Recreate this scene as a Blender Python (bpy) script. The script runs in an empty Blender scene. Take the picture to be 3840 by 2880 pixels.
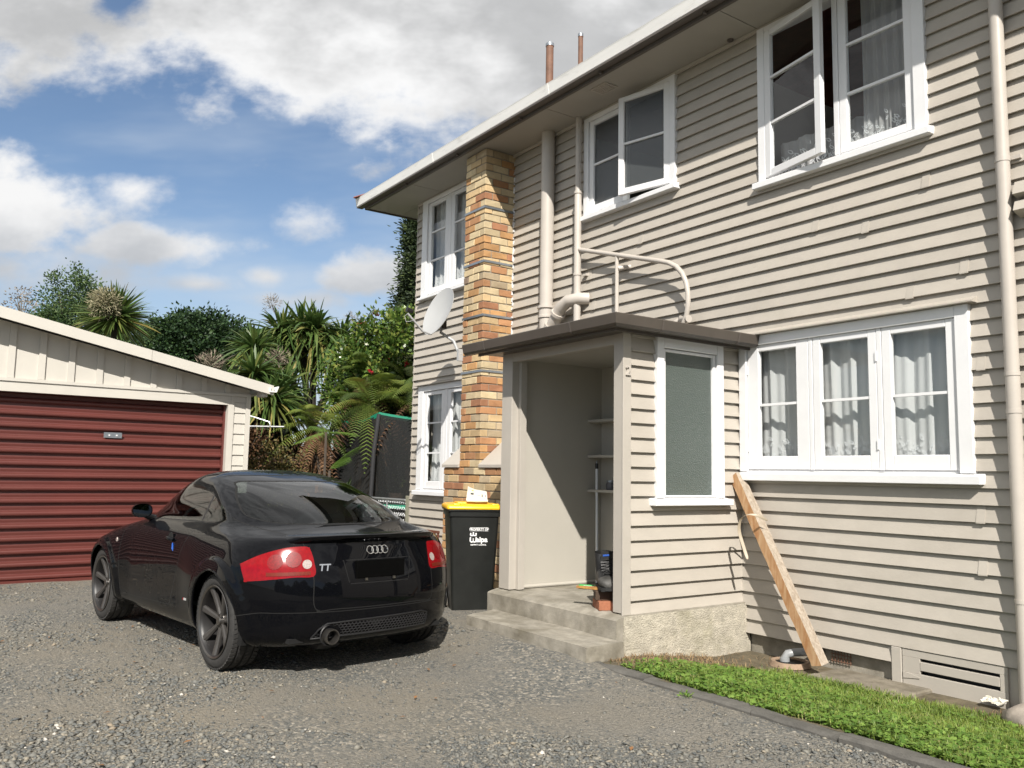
import bpy, bmesh, math, random
import numpy as np
from mathutils import Vector, Matrix
from mathutils.bvhtree import BVHTree
random.seed(7); rng = np.random.default_rng(11)
scene = bpy.context.scene
C = scene.collection
rad = math.radians

# ---------------------------------------------------------------- camera
cam_d = bpy.data.cameras.new('camera'); cam = bpy.data.objects.new('camera', cam_d); C.objects.link(cam)
cam_d.sensor_fit = 'HORIZONTAL'; cam_d.sensor_width = 36.0; cam_d.lens = 36.0 * 3158.46 / 3840.0
cam_d.clip_start = 0.05; cam_d.clip_end = 3000
CR = Vector((0.57451375, 0.81831295, 0.01725887)); CU = Vector((0.07743917, -0.07533514, 0.99414677)); CF = Vector((-0.81482337, 0.56981447, 0.10665055))
CAM = Vector((0.0, -5.59318826, 1.3312304))
mw = Matrix((CR, CU, -CF)).transposed().to_4x4(); mw.translation = CAM
cam.matrix_world = mw
scene.camera = cam
scene.render.resolution_x = 1024; scene.render.resolution_y = 768

# ---------------------------------------------------------------- light
SUN = Vector((1.0, -0.655, 0.985)).normalized()          # towards the sun, from the shadows of eave, pipe and gutter
SUN_STRENGTH = 5.0; SKY_STRENGTH = 0.076; EXPOSURE = 0.52
sd = bpy.data.lights.new('sun', 'SUN'); so = bpy.data.objects.new('sun', sd); C.objects.link(so)
sd.energy = SUN_STRENGTH; sd.angle = rad(0.53); sd.color = (1.0, 0.95, 0.875)
so.rotation_euler = SUN.to_track_quat('Z', 'Y').to_euler(); so.location = (0, 0, 30)
scene.view_settings.view_transform = 'Standard'; scene.view_settings.look = 'None'
scene.view_settings.exposure = EXPOSURE; scene.view_settings.gamma = 1.0; scene.view_settings.use_curve_mapping = False
try:
    scene.cycles.max_bounces = 7; scene.cycles.diffuse_bounces = 3; scene.cycles.glossy_bounces = 4; scene.cycles.transparent_max_bounces = 16; scene.cycles.use_light_tree = False
except Exception: pass

# ---------------------------------------------------------------- world: sky with clouds
world = bpy.data.worlds.new('World'); scene.world = world; world.use_nodes = True
wt = world.node_tree; wn = wt.nodes; wl = wt.links
for n in list(wn): wn.remove(n)
def wnode(t, **k):
    n = wn.new(t)
    for a, b in k.items(): setattr(n, a, b)
    return n
def wmath(op, a, b=None, c=None, clamp=False):
    n = wnode('ShaderNodeMath', operation=op, use_clamp=clamp)
    for i, v in enumerate((a, b, c)):
        if v is None: continue
        if isinstance(v, (int, float)): n.inputs[i].default_value = v
        else: wl.new(v, n.inputs[i])
    return n.outputs[0]
def wsmooth(v, lo, hi):
    n = wnode('ShaderNodeMapRange', interpolation_type='SMOOTHSTEP')
    wl.new(v, n.inputs['Value']); n.inputs['From Min'].default_value = lo; n.inputs['From Max'].default_value = hi
    return n.outputs['Result']
def wmix(f, a, b):
    n = wnode('ShaderNodeMix', data_type='RGBA')
    wl.new(f, n.inputs[0]) if not isinstance(f, float) else setattr(n.inputs[0], 'default_value', f)
    for s, v in ((n.inputs[6], a), (n.inputs[7], b)):
        if isinstance(v, tuple): s.default_value = (*v, 1)
        else: wl.new(v, s)
    return n.outputs[2]
wout = wnode('ShaderNodeOutputWorld'); wbg = wnode('ShaderNodeBackground'); wl.new(wbg.outputs[0], wout.inputs[0])
sky = wnode('ShaderNodeTexSky', sky_type='NISHITA', sun_disc=False)
sky.sun_elevation = math.asin(SUN.z); sky.sun_rotation = math.atan2(SUN.x, SUN.y)
sky.altitude = 50; sky.air_density = 1.0; sky.dust_density = 0.7; sky.ozone_density = 2.2
tc = wnode('ShaderNodeTexCoord')
sep = wnode('ShaderNodeSeparateXYZ'); wl.new(tc.outputs['Generated'], sep.inputs[0])
X_, Y_, Z_ = sep.outputs
# bearing of the street axis: h = sideways tangent, e = elevation tangent (a map of the sky dome)
fwd = wmath('ADD', wmath('MULTIPLY', X_, -0.8195), wmath('MULTIPLY', Y_, 0.5731))
side = wmath('ADD', wmath('MULTIPLY', X_, 0.5731), wmath('MULTIPLY', Y_, 0.8195))
fa = wmath('MAXIMUM', wmath('ABSOLUTE', fwd), 0.12)
H_ = wmath('DIVIDE', side, fa); E_ = wmath('DIVIDE', Z_, fa)
cmb = wnode('ShaderNodeCombineXYZ'); wl.new(H_, cmb.inputs[0]); wl.new(E_, cmb.inputs[1])
sgn = wmath('MULTIPLY', wmath('SIGN', fwd), 3.0); wl.new(sgn, cmb.inputs[2])
def wnoise(scale, detail, rough, vec, dist=0.0, off=(0, 0, 0), sc=(1, 1, 1)):
    m = wnode('ShaderNodeMapping'); wl.new(vec, m.inputs[0]); m.inputs[1].default_value = off; m.inputs[3].default_value = sc
    n = wnode('ShaderNodeTexNoise'); wl.new(m.outputs[0], n.inputs['Vector'])
    n.inputs['Scale'].default_value = scale; n.inputs['Detail'].default_value = detail; n.inputs['Roughness'].default_value = rough; n.inputs['Distortion'].default_value = dist
    return n.outputs[0]
V_ = cmb.outputs[0]
nbig = wnoise(4.5, 5, 0.56, V_, 0.0, (0.3, 0.1, 0), (1, 1.5, 1))
nfine = wnoise(12, 6, 0.58, V_, 0.0, (0.2, 0.7, 0), (1, 1.4, 1))
nlow = wnoise(2.3, 2, 0.5, V_, 0.0, (2.0, 0.4, 0), (1, 1.3, 1))
def blob(h, e, rh, re, k=1.0):
    a = wmath('DIVIDE', wmath('SUBTRACT', H_, h), rh); b = wmath('DIVIDE', wmath('SUBTRACT', E_, e), re)
    r = wmath('SQRT', wmath('ADD', wmath('MULTIPLY', a, a), wmath('MULTIPLY', b, b)))
    return wmath('MULTIPLY', wmath('SUBTRACT', 1.0, r), k)
nn = wmath('ADD', wmath('MULTIPLY', wmath('SUBTRACT', nbig, 0.5), 2.0), wmath('MULTIPLY', wmath('SUBTRACT', nfine, 0.5), 1.7))
# the large bank overhead: starts near e = 0.43 and is lower towards the right
bank = wmath('MULTIPLY', wmath('SUBTRACT', E_, wmath('ADD', 0.412, wmath('MULTIPLY', H_, -0.11))), 7.5)
bank = wmath('MINIMUM', bank, 0.9)
dens = wmath('ADD', bank, nn)
notch = blob(-0.50, 0.585, 0.06, 0.045, 1.6)
dens = wmath('SUBTRACT', dens, wmath('MAXIMUM', notch, 0.0))
cl = wsmooth(dens, -0.32, 0.42)
def cloud(bl, k, lo=-0.05, hi=0.42):
    return wsmooth(wmath('ADD', bl, wmath('MULTIPLY', nn, k)), lo, hi)
small = None
for (h, e, rh, re, k, lo, hi) in [(-0.62, 0.315, 0.11, 0.085, 0.85, -0.05, 0.55), (-0.62, 0.235, 0.24, 0.055, 1.0, 0.0, 1.2), (-0.43, 0.266, 0.13, 0.028, 0.95, -0.05, 0.7),
        (-0.175, 0.236, 0.085, 0.040, 0.9, -0.05, 0.55), (-0.25, 0.205, 0.10, 0.022, 1.1, 0.0, 0.9), (-0.297, 0.232, 0.042, 0.020, 0.9, -0.1, 0.9), (-0.38, 0.222, 0.10, 0.018, 1.2, 0.0, 1.2),
        (-0.25, 0.30, 0.06, 0.035, 1.6, 0.15, 1.6), (-0.185, 0.415, 0.05, 0.03, 1.4, 0.1, 1.4), (-0.47, 0.34, 0.07, 0.035, 1.5, 0.1, 1.5)]:
    c = cloud(blob(h, e, rh, re), k, lo, hi)
    small = c if small is None else wmath('MAXIMUM', small, c)
# thin veil of streaks low in the sky
veil = wsmooth(wnoise(3.2, 4, 0.55, V_, 0.0, (0.4, 0.2, 0), (1.0, 3.6, 1)), 0.36, 0.74)
veil = wmath('MULTIPLY', veil, wsmooth(E_, 0.70, 0.15)); veil = wmath('MULTIPLY', veil, 0.60)
hazeband = wmath('MULTIPLY', wsmooth(E_, 0.36, 0.0), 0.60)
# shading of the clouds: thick parts are grey, thin edges bright
thick = wsmooth(wmath('ADD', wmath('MULTIPLY', wmath('SUBTRACT', nlow, 0.5), 2.4), wmath('MULTIPLY', wmath('SUBTRACT', nbig, 0.5), 2.2)), -0.32, 0.36)
ragged = wsmooth(nfine, 0.25, 0.8)
bankcol = wmix(thick, (9.4, 9.4, 9.4), (4.8, 4.85, 4.9))
bankcol = wmix(wmath('MULTIPLY', ragged, 0.38), bankcol, (6.9, 6.9, 6.95))
smallcol = wmix(wsmooth(wmath('ADD', nbig, wmath('MULTIPLY', wmath('SUBTRACT', E_, 0.27), -3.5)), 0.32, 0.75), (8.6, 8.6, 8.6), (4.9, 5.1, 5.4))
skyc = sky.outputs[0]
hs = wnode('ShaderNodeHueSaturation'); wl.new(skyc, hs.inputs['Color']); hs.inputs['Saturation'].default_value = 1.0; hs.inputs['Value'].default_value = 1.12; skyc = hs.outputs[0]
col = wmix(veil, skyc, (5.8, 6.5, 7.3))
col = wmix(hazeband, col, (5.2, 6.0, 6.9))
col = wmix(small, col, smallcol)
col = wmix(cl, col, bankcol)
try: world.cycles.sampling_method = 'MANUAL'; world.cycles.sample_map_resolution = 256
except Exception: pass
wl.new(col, wbg.inputs['Color']); wbg.inputs['Strength'].default_value = SKY_STRENGTH

# ---------------------------------------------------------------- helpers
def tag(o, label=None, cat=None, group=None, kind=None):
    if label: o['label'] = label
    if cat: o['category'] = cat
    if group: o['group'] = group
    if kind: o['kind'] = kind
    return o
def empty(name, loc=(0, 0, 0), rz=0.0, parent=None):
    o = bpy.data.objects.new(name, None); o.empty_display_size = 0.1; C.objects.link(o)
    o.location = loc; o.rotation_euler = (0, 0, rz); o.parent = parent
    return o
def link(name, me, m=None, parent=None, loc=None, rot=None):
    o = bpy.data.objects.new(name, me); C.objects.link(o)
    if m is not None and not me.materials: me.materials.append(MT[m] if isinstance(m, str) else m)
    if parent: o.parent = parent
    if loc is not None: o.location = loc
    if rot is not None: o.rotation_euler = rot
    return o
def np_mesh(name, V, F, smooth=False, tint=None, tintname='tint'):
    """V (n,3), F (m,k) with constant k"""
    V = np.asarray(V, dtype=np.float32); F = np.asarray(F, dtype=np.int32); m, k = F.shape
    me = bpy.data.meshes.new(name)
    me.vertices.add(len(V)); me.vertices.foreach_set('co', V.ravel())
    me.loops.add(m * k); me.loops.foreach_set('vertex_index', F.ravel())
    me.polygons.add(m); me.polygons.foreach_set('loop_start', np.arange(0, m * k, k, dtype=np.int32))
    try: me.polygons.foreach_set('loop_total', np.full(m, k, dtype=np.int32))
    except Exception: pass
    if smooth: me.polygons.foreach_set('use_smooth', np.ones(m, dtype=bool))
    me.update(calc_edges=True)
    if tint is not None:
        a = me.attributes.new(tintname, 'FLOAT', 'POINT'); a.data.foreach_set('value', np.asarray(tint, dtype=np.float32))
    return me
class MB:
    def __init__(s): s.v = []; s.f = []
    def add(s, vs, fs):
        o = len(s.v); s.v += [tuple(v) for v in vs]; s.f += [tuple(i + o for i in f) for f in fs]; return s
    def box(s, x0, x1, y0, y1, z0, z1):
        return s.add([(x0, y0, z0), (x1, y0, z0), (x1, y1, z0), (x0, y1, z0), (x0, y0, z1), (x1, y0, z1), (x1, y1, z1), (x0, y1, z1)],
                     [(0, 3, 2, 1), (4, 5, 6, 7), (0, 1, 5, 4), (1, 2, 6, 5), (2, 3, 7, 6), (3, 0, 4, 7)])
    def prism(s, poly, axis, a0, a1):
        """poly: list of 2D points in the plane perpendicular to axis (x: (y,z), y: (x,z), z: (x,y))"""
        n = len(poly)
        def P(p, a): return {'x': (a, p[0], p[1]), 'y': (p[0], a, p[1]), 'z': (p[0], p[1], a)}[axis]
        vs = [P(p, a0) for p in poly] + [P(p, a1) for p in poly]
        fs = [tuple(range(n - 1, -1, -1)), tuple(range(n, 2 * n))] + [(i, (i + 1) % n, n + (i + 1) % n, n + i) for i in range(n)]
        return s.add(vs, fs)
    def tube(s, pts, r, n=10, caps=True):
        pts = [Vector(p) for p in pts]; rs = r if isinstance(r, (list, tuple)) else [r] * len(pts)
        vs = []; fs = []; up = None
        for i, p in enumerate(pts):
            t = (pts[min(i + 1, len(pts) - 1)] - pts[max(i - 1, 0)]).normalized()
            if up is None:
                up = Vector((0, 0, 1)) if abs(t.z) < 0.9 else Vector((1, 0, 0))
            a = t.cross(up).normalized(); b = a.cross(t).normalized(); up = b
            for k in range(n):
                an = 2 * math.pi * k / n; vs.append(p + (a * math.cos(an) + b * math.sin(an)) * rs[i])
        for i in range(len(pts) - 1):
            for k in range(n): fs.append((i * n + k, i * n + (k + 1) % n, (i + 1) * n + (k + 1) % n, (i + 1) * n + k))
        if caps: fs.append(tuple(range(n - 1, -1, -1))); fs.append(tuple((len(pts) - 1) * n + k for k in range(n)))
        return s.add(vs, fs)
    def lathe(s, prof, n=32, axis='y', center=(0, 0, 0), closed=False):
        """prof: list of (radius, along)"""
        vs = []; m = len(prof)
        for k in range(n):
            a = 2 * math.pi * k / n; c_, s_ = math.cos(a), math.sin(a)
            for (r, h) in prof:
                q = {'y': (r * c_, h, r * s_), 'z': (r * c_, r * s_, h), 'x': (h, r * c_, r * s_)}[axis]
                vs.append((q[0] + center[0], q[1] + center[1], q[2] + center[2]))
        fs = []
        for k in range(n):
            k2 = (k + 1) % n
            for i in range(m if closed else m - 1):
                i2 = (i + 1) % m; fs.append((k * m + i, k2 * m + i, k2 * m + i2, k * m + i2))
        return s.add(vs, fs)
    def mesh(s, name, smooth=False, bevel=0.0, auto=None):
        me = bpy.data.meshes.new(name); me.from_pydata(s.v, [], s.f)
        if bevel or smooth or True:
            bm = bmesh.new(); bm.from_mesh(me)
            bmesh.ops.recalc_face_normals(bm, faces=bm.faces)
            if bevel:
                ee = [e for e in bm.edges if len(e.link_faces) == 2 and e.calc_face_angle(0) > 0.5]
                bmesh.ops.bevel(bm, geom=ee, offset=bevel, segments=1, affect='EDGES', profile=0.7)
            bm.to_mesh(me); bm.free()
        if smooth:
            me.polygons.foreach_set('use_smooth', [True] * len(me.polygons))
            if auto is not None:
                try: me.set_sharp_from_angle(angle=rad(auto))
                except Exception: pass
        me.update(); return me
    def build(s, name, m, parent=None, loc=None, rot=None, smooth=False, bevel=0.0, auto=35):
        return link(name, s.mesh(name, smooth, bevel, auto), m, parent, loc, rot)

# ---------------------------------------------------------------- materials
MT = {}
def mat(name, col, rough=0.6, var=0.08, vscale=6.0, bump=0.0, bscale=60.0, spec=0.5, metal=0.0, objvar=0.0, coat=0.0, stain=None, sscale=2.0, sc=(1, 1, 1), tintcols=None, trans=0.0, dist=0.006):
    m = bpy.data.materials.new(name); m.use_nodes = True; MT[name] = m
    nt = m.node_tree; N = nt.nodes; L = nt.links; b = N['Principled BSDF']
    b.inputs['Roughness'].default_value = rough; b.inputs['Metallic'].default_value = metal
    b.inputs['Specular IOR Level'].default_value = spec; b.inputs['Coat Weight'].default_value = coat
    tco = N.new('ShaderNodeTexCoord'); mp = N.new('ShaderNodeMapping'); L.new(tco.outputs['Object'], mp.inputs[0]); mp.inputs[3].default_value = sc
    oi = N.new('ShaderNodeObjectInfo')
    if objvar:   # shift the pattern from piece to piece
        cx = N.new('ShaderNodeCombineXYZ'); mu = N.new('ShaderNodeMath'); mu.operation = 'MULTIPLY'; mu.inputs[1].default_value = 37.0
        L.new(oi.outputs['Random'], mu.inputs[0]); L.new(mu.outputs[0], cx.inputs[0]); L.new(mu.outputs[0], cx.inputs[1]); L.new(cx.outputs[0], mp.inputs[1])
    nz = N.new('ShaderNodeTexNoise'); L.new(mp.outputs[0], nz.inputs['Vector']); nz.inputs['Scale'].default_value = vscale; nz.inputs['Detail'].default_value = 6; nz.inputs['Roughness'].default_value = 0.6
    def mixc(fac, a, b_):
        q = N.new('ShaderNodeMix'); q.data_type = 'RGBA'
        if isinstance(fac, float): q.inputs[0].default_value = fac
        else: L.new(fac, q.inputs[0])
        for s_, v in ((q.inputs[6], a), (q.inputs[7], b_)):
            if isinstance(v, tuple): s_.default_value = (*v[:3], 1)
            else: L.new(v, s_)
        return q.outputs[2]
    lo = tuple(c * (1 - var) for c in col); hi = tuple(min(1, c * (1 + var)) for c in col)
    mr = N.new('ShaderNodeMapRange'); L.new(nz.outputs[0], mr.inputs[0]); mr.inputs[1].default_value = 0.3; mr.inputs[2].default_value = 0.7
    cur = mixc(mr.outputs[0], lo, hi)
    if tintcols:
        at = N.new('ShaderNodeAttribute'); at.attribute_name = 'tint'
        rp = N.new('ShaderNodeValToRGB'); L.new(at.outputs['Fac'], rp.inputs[0])
        el = rp.color_ramp.elements
        while len(el) < len(tintcols): el.new(0.5)
        for i, (pos, c_) in enumerate(tintcols): el[i].position = pos; el[i].color = (*c_, 1)
        mm = N.new('ShaderNodeMix'); mm.data_type = 'RGBA'; mm.blend_type = 'MULTIPLY'; mm.inputs[0].default_value = 1.0
        nrm = N.new('ShaderNodeMix'); nrm.data_type = 'RGBA'
        L.new(mr.outputs[0], nrm.inputs[0]); nrm.inputs[6].default_value = (1 - var,) * 3 + (1,); nrm.inputs[7].default_value = (1 + var,) * 3 + (1,)
        L.new(rp.outputs[0], mm.inputs[6]); L.new(nrm.outputs[2], mm.inputs[7]); cur = mm.outputs[2]
    if stain:
        n2 = N.new('ShaderNodeTexNoise'); L.new(mp.outputs[0], n2.inputs['Vector']); n2.inputs['Scale'].default_value = sscale; n2.inputs['Detail'].default_value = 8; n2.inputs['Roughness'].default_value = 0.65
        m2 = N.new('ShaderNodeMapRange'); L.new(n2.outputs[0], m2.inputs[0]); m2.inputs[1].default_value = stain[1]; m2.inputs[2].default_value = stain[2]; m2.inputs[4].default_value = stain[3] if len(stain) > 3 else 1.0
        cur = mixc(m2.outputs[0], cur, stain[0])
    if objvar:
        hv = N.new('ShaderNodeHueSaturation'); L.new(cur, hv.inputs['Color'])
        r2 = N.new('ShaderNodeMapRange'); L.new(oi.outputs['Random'], r2.inputs[0]); r2.inputs[3].default_value = 1 - objvar; r2.inputs[4].default_value = 1 + objvar
        L.new(r2.outputs[0], hv.inputs['Value']); cur = hv.outputs[0]
    L.new(cur, b.inputs['Base Color'])
    if bump:
        n3 = N.new('ShaderNodeTexNoise'); L.new(mp.outputs[0], n3.inputs['Vector']); n3.inputs['Scale'].default_value = bscale; n3.inputs['Detail'].default_value = 6; n3.inputs['Roughness'].default_value = 0.62
        bp = N.new('ShaderNodeBump'); L.new(n3.outputs[0], bp.inputs['Height']); bp.inputs['Strength'].default_value = bump; bp.inputs['Distance'].default_value = dist
        L.new(bp.outputs[0], b.inputs['Normal'])
    if trans:
        tr = N.new('ShaderNodeBsdfTranslucent'); L.new(cur, tr.inputs['Color']); ms = N.new('ShaderNodeMixShader'); ms.inputs[0].default_value = trans
        L.new(b.outputs[0], ms.inputs[1]); L.new(tr.outputs[0], ms.inputs[2]); L.new(ms.outputs[0], N['Material Output'].inputs[0])
    return m
def glass(name, tint, gloss=(1, 1, 1), ior=1.5, rough=0.0, bump=0.0, bscale=80, diff=0.0, diffcol=(0.3, 0.35, 0.33)):
    m = bpy.data.materials.new(name); m.use_nodes = True; MT[name] = m
    nt = m.node_tree; N = nt.nodes; L = nt.links; N.remove(N['Principled BSDF'])
    tr = N.new('ShaderNodeBsdfTransparent'); tr.inputs[0].default_value = (*tint, 1)
    gl = N.new('ShaderNodeBsdfGlossy'); gl.inputs['Roughness'].default_value = rough; gl.inputs[0].default_value = (*gloss, 1)
    lw = N.new('ShaderNodeLayerWeight'); lw.inputs[0].default_value = 0.5; pw = N.new('ShaderNodeMath'); pw.operation = 'POWER'; pw.inputs[1].default_value = 5.0; L.new(lw.outputs['Facing'], pw.inputs[0])
    f0 = ((ior - 1) / (ior + 1)) ** 2 * 1.7; fr = N.new('ShaderNodeMath'); fr.operation = 'MULTIPLY_ADD'; fr.inputs[1].default_value = 1 - f0; fr.inputs[2].default_value = f0; L.new(pw.outputs[0], fr.inputs[0])
    ms = N.new('ShaderNodeMixShader'); L.new(fr.outputs[0], ms.inputs[0]); L.new(gl.outputs[0], ms.inputs[2])
    src = tr.outputs[0]
    if diff:
        df = N.new('ShaderNodeBsdfDiffuse'); df.inputs[0].default_value = (*diffcol, 1); tl = N.new('ShaderNodeBsdfTranslucent'); tl.inputs[0].default_value = (*diffcol, 1)
        a_ = N.new('ShaderNodeMixShader'); a_.inputs[0].default_value = 0.35; L.new(df.outputs[0], a_.inputs[1]); L.new(tl.outputs[0], a_.inputs[2])
        b_ = N.new('ShaderNodeMixShader'); b_.inputs[0].default_value = diff; L.new(tr.outputs[0], b_.inputs[1]); L.new(a_.outputs[0], b_.inputs[2]); src = b_.outputs[0]
    L.new(src, ms.inputs[1]); L.new(ms.outputs[0], N['Material Output'].inputs[0])
    if bump:
        tco = N.new('ShaderNodeTexCoord'); vo = N.new('ShaderNodeTexVoronoi'); vo.inputs['Scale'].default_value = bscale; L.new(tco.outputs['Object'], vo.inputs['Vector'])
        bp = N.new('ShaderNodeBump'); bp.inputs['Strength'].default_value = bump; bp.inputs['Distance'].default_value = 0.004; L.new(vo.outputs[0], bp.inputs['Height'])
        L.new(bp.outputs[0], gl.inputs['Normal']); L.new(bp.outputs[0], lw.inputs['Normal'])
        if diff: L.new(bp.outputs[0], df.inputs['Normal'])
    return m
BEIGE = (0.395, 0.360, 0.312)
mat('board_paint', BEIGE, 0.55, 0.05, 3.0, 0.15, 40, objvar=0.045, stain=((0.315, 0.285, 0.235), 0.52, 0.80, 0.55), sscale=1.6, sc=(1.6, 1, 2.2))
mat('trim_beige', (0.405, 0.373, 0.328), 0.5, 0.04, 4, 0.08, 50)
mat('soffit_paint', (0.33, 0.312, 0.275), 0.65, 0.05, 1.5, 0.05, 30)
mat('white_paint', (0.70, 0.70, 0.705), 0.38, 0.03, 5, 0.10, 60, stain=((0.56, 0.55, 0.52), 0.62, 0.85, 0.35), sscale=5)
mat('gutter_white', (0.72, 0.71, 0.69), 0.4, 0.04, 4, stain=((0.30, 0.29, 0.26), 0.55, 0.8, 0.6), sscale=6, sc=(0.5, 1, 3))
mat('fascia_brown', (0.085, 0.072, 0.062), 0.5, 0.1, 4)
mat('porch_roof_brown', (0.075, 0.063, 0.052), 0.40, 0.12, 3, stain=((0.055, 0.046, 0.038), 0.5, 0.75, 0.6), sscale=5)
mat('plaster', (0.41, 0.385, 0.335), 0.7, 0.035, 2.0, 0.05, 90, stain=((0.40, 0.36, 0.29), 0.58, 0.85, 0.3), sscale=3)
mat('pipe_paint', (0.45, 0.41, 0.365), 0.42, 0.05, 5, 0.05, 30)
mat('concrete', (0.285, 0.262, 0.218), 0.88, 0.22, 9, 0.5, 70, stain=((0.115, 0.10, 0.068), 0.44, 0.70, 0.8), sscale=3.2)
mat('roughcast', (0.47, 0.43, 0.35), 0.9, 0.22, 16, 0.9, 75, stain=((0.26, 0.24, 0.14), 0.5, 0.78, 0.65), sscale=3.0, dist=0.02)
mat('path_concrete', (0.20, 0.175, 0.135), 0.92, 0.3, 9, 0.9, 45, stain=((0.09, 0.075, 0.045), 0.45, 0.68, 0.9), sscale=4)
mat('kerb_concrete', (0.095, 0.090, 0.080), 0.85, 0.22, 14, 0.7, 60, objvar=0.12)
mat('mortar', (0.25, 0.22, 0.175), 0.9, 0.2, 20, 0.5, 90)
for i, c in enumerate([(0.50, 0.40, 0.245), (0.47, 0.34, 0.185), (0.42, 0.235, 0.10), (0.37, 0.19, 0.09), (0.31, 0.145, 0.075), (0.38, 0.30, 0.195), (0.22, 0.16, 0.115)]):
    mat('brick%d' % i, c, 0.85, 0.14, 18, 0.55, 70, objvar=0.16, stain=((c[0] * 0.5, c[1] * 0.46, c[2] * 0.42), 0.50, 0.74, 0.7), sscale=9)
mat('old_brick', (0.30, 0.115, 0.06), 0.85, 0.2, 20, 0.5, 70)
mat('galv', (0.30, 0.33, 0.36), 0.42, 0.12, 20, metal=0.75)
mat('dish_grey', (0.36, 0.365, 0.365), 0.42, 0.03, 4)
mat('dark_grey_metal', (0.10, 0.10, 0.11), 0.5, 0.1, 8)
mat('black_plastic', (0.012, 0.012, 0.013), 0.45, 0.25, 10)
mat('flue_rust', (0.16, 0.085, 0.055), 0.7, 0.3, 9, 0.2, 40)
mat('roof_red', (0.19, 0.06, 0.045), 0.7, 0.2, 8, 0.3, 30)
mat('door_red', (0.104, 0.026, 0.021), 0.42, 0.08, 2.5, stain=((0.135, 0.046, 0.036), 0.55, 0.85, 0.5), sscale=3, sc=(1, 1, 3))
mat('garage_cream', (0.51, 0.485, 0.435), 0.55, 0.04, 3, 0.08, 40, stain=((0.5, 0.44, 0.36), 0.6, 0.85, 0.3), sscale=3)
mat('garage_roof', (0.30, 0.30, 0.29), 0.6, 0.1, 4)
mat('interior_wall', (0.30, 0.28, 0.25), 0.8, 0.05, 2)
mat('interior_dark', (0.10, 0.095, 0.09), 0.8, 0.1, 2)
glass('window_glass', (0.93, 0.95, 0.95), ior=1.42)
glass('frosted_glass', (0.25, 0.30, 0.29), ior=1.5, rough=0.12, bump=0.9, bscale=95, diff=0.78, diffcol=(0.135, 0.168, 0.152))
glass('bath_glass', (0.45, 0.48, 0.48), ior=1.5, rough=0.10, bump=0.35, bscale=140, diff=0.55, diffcol=(0.11, 0.12, 0.122))
def cloth(name, col, alpha, lace=False):
    m = bpy.data.materials.new(name); m.use_nodes = True; MT[name] = m
    nt = m.node_tree; N = nt.nodes; L = nt.links; N.remove(N['Principled BSDF'])
    tr = N.new('ShaderNodeBsdfTransparent'); df = N.new('ShaderNodeBsdfDiffuse'); df.inputs[0].default_value = (*col, 1); tl = N.new('ShaderNodeBsdfTranslucent'); tl.inputs[0].default_value = (*col, 1)
    a = N.new('ShaderNodeMixShader'); a.inputs[0].default_value = 0.35; L.new(df.outputs[0], a.inputs[1]); L.new(tl.outputs[0], a.inputs[2])
    b = N.new('ShaderNodeMixShader'); b.inputs[0].default_value = alpha; L.new(tr.outputs[0], b.inputs[1]); L.new(a.outputs[0], b.inputs[2]); L.new(b.outputs[0], N['Material Output'].inputs[0])
cloth('sheer', (0.86, 0.86, 0.855), 0.86); cloth('sheer_thin', (0.86, 0.86, 0.855), 0.42); cloth('lace', (0.88, 0.89, 0.90), 0.85)
# ================================================================ ground
def smst(a, b, x):
    t = np.clip((np.asarray(x, float) - a) / (b - a), 0, 1); return t * t * (3 - 2 * t)
def hsh(x, y):
    return (np.sin(x * 1.7 + 0.3) * np.cos(y * 1.3) + 0.6 * np.sin(x * 3.1 - y * 2.3) + 0.5 * np.cos(x * 0.9 + y * 4.1)) / 2.1
def drive_z(x, y):
    x = np.asarray(x, float); y = np.asarray(y, float)
    z = 0.09 * smst(-2.45, -1.75, y) * smst(-8.0, -6.2, x) * (1 - 0.62 * smst(-4.75, -4.2, x)) + 0.008 * hsh(x * 1.3, y * 1.7)
    rut = np.exp(-((y + 5.0 + 0.10 * x) / 0.35) ** 2)
    z = z - 0.010 * rut
    inl = smst(-4.95, -4.82, x) * smst(-1.66, -1.60, y)
    return z * (1 - inl) - 0.22 * inl
def lawn_z(x, y):
    x = np.asarray(x, float); y = np.asarray(y, float)
    return 0.055 - 0.105 * smst(-1.5, -0.25, y) + 0.01 * hsh(x * 2.5, y * 3.0) + 0.05 * smst(-2.6, -2.0, x) * smst(-0.9, -0.2, y)
def sheet(name, xs, ys, zf, m, kind='structure'):
    X, Y = np.meshgrid(xs, ys, indexing='ij'); Z = zf(X, Y)
    V = np.stack([X.ravel(), Y.ravel(), Z.ravel()], 1); nx, ny = len(xs), len(ys)
    i, j = np.meshgrid(np.arange(nx - 1), np.arange(ny - 1), indexing='ij'); a = (i * ny + j).ravel()
    F = np.stack([a, a + ny, a + ny + 1, a + 1], 1)
    o = link(name, np_mesh(name, V, F, smooth=True), m); tag(o, kind=kind); return o
mat('earth', (0.075, 0.085, 0.03), 0.95, 0.35, 3, 0.5, 20, stain=((0.11, 0.085, 0.05), 0.45, 0.7), sscale=0.7)
mat('lawn_soil', (0.10, 0.082, 0.05), 0.95, 0.4, 14, 0.8, 40, stain=((0.17, 0.135, 0.085), 0.5, 0.72), sscale=3)
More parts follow.
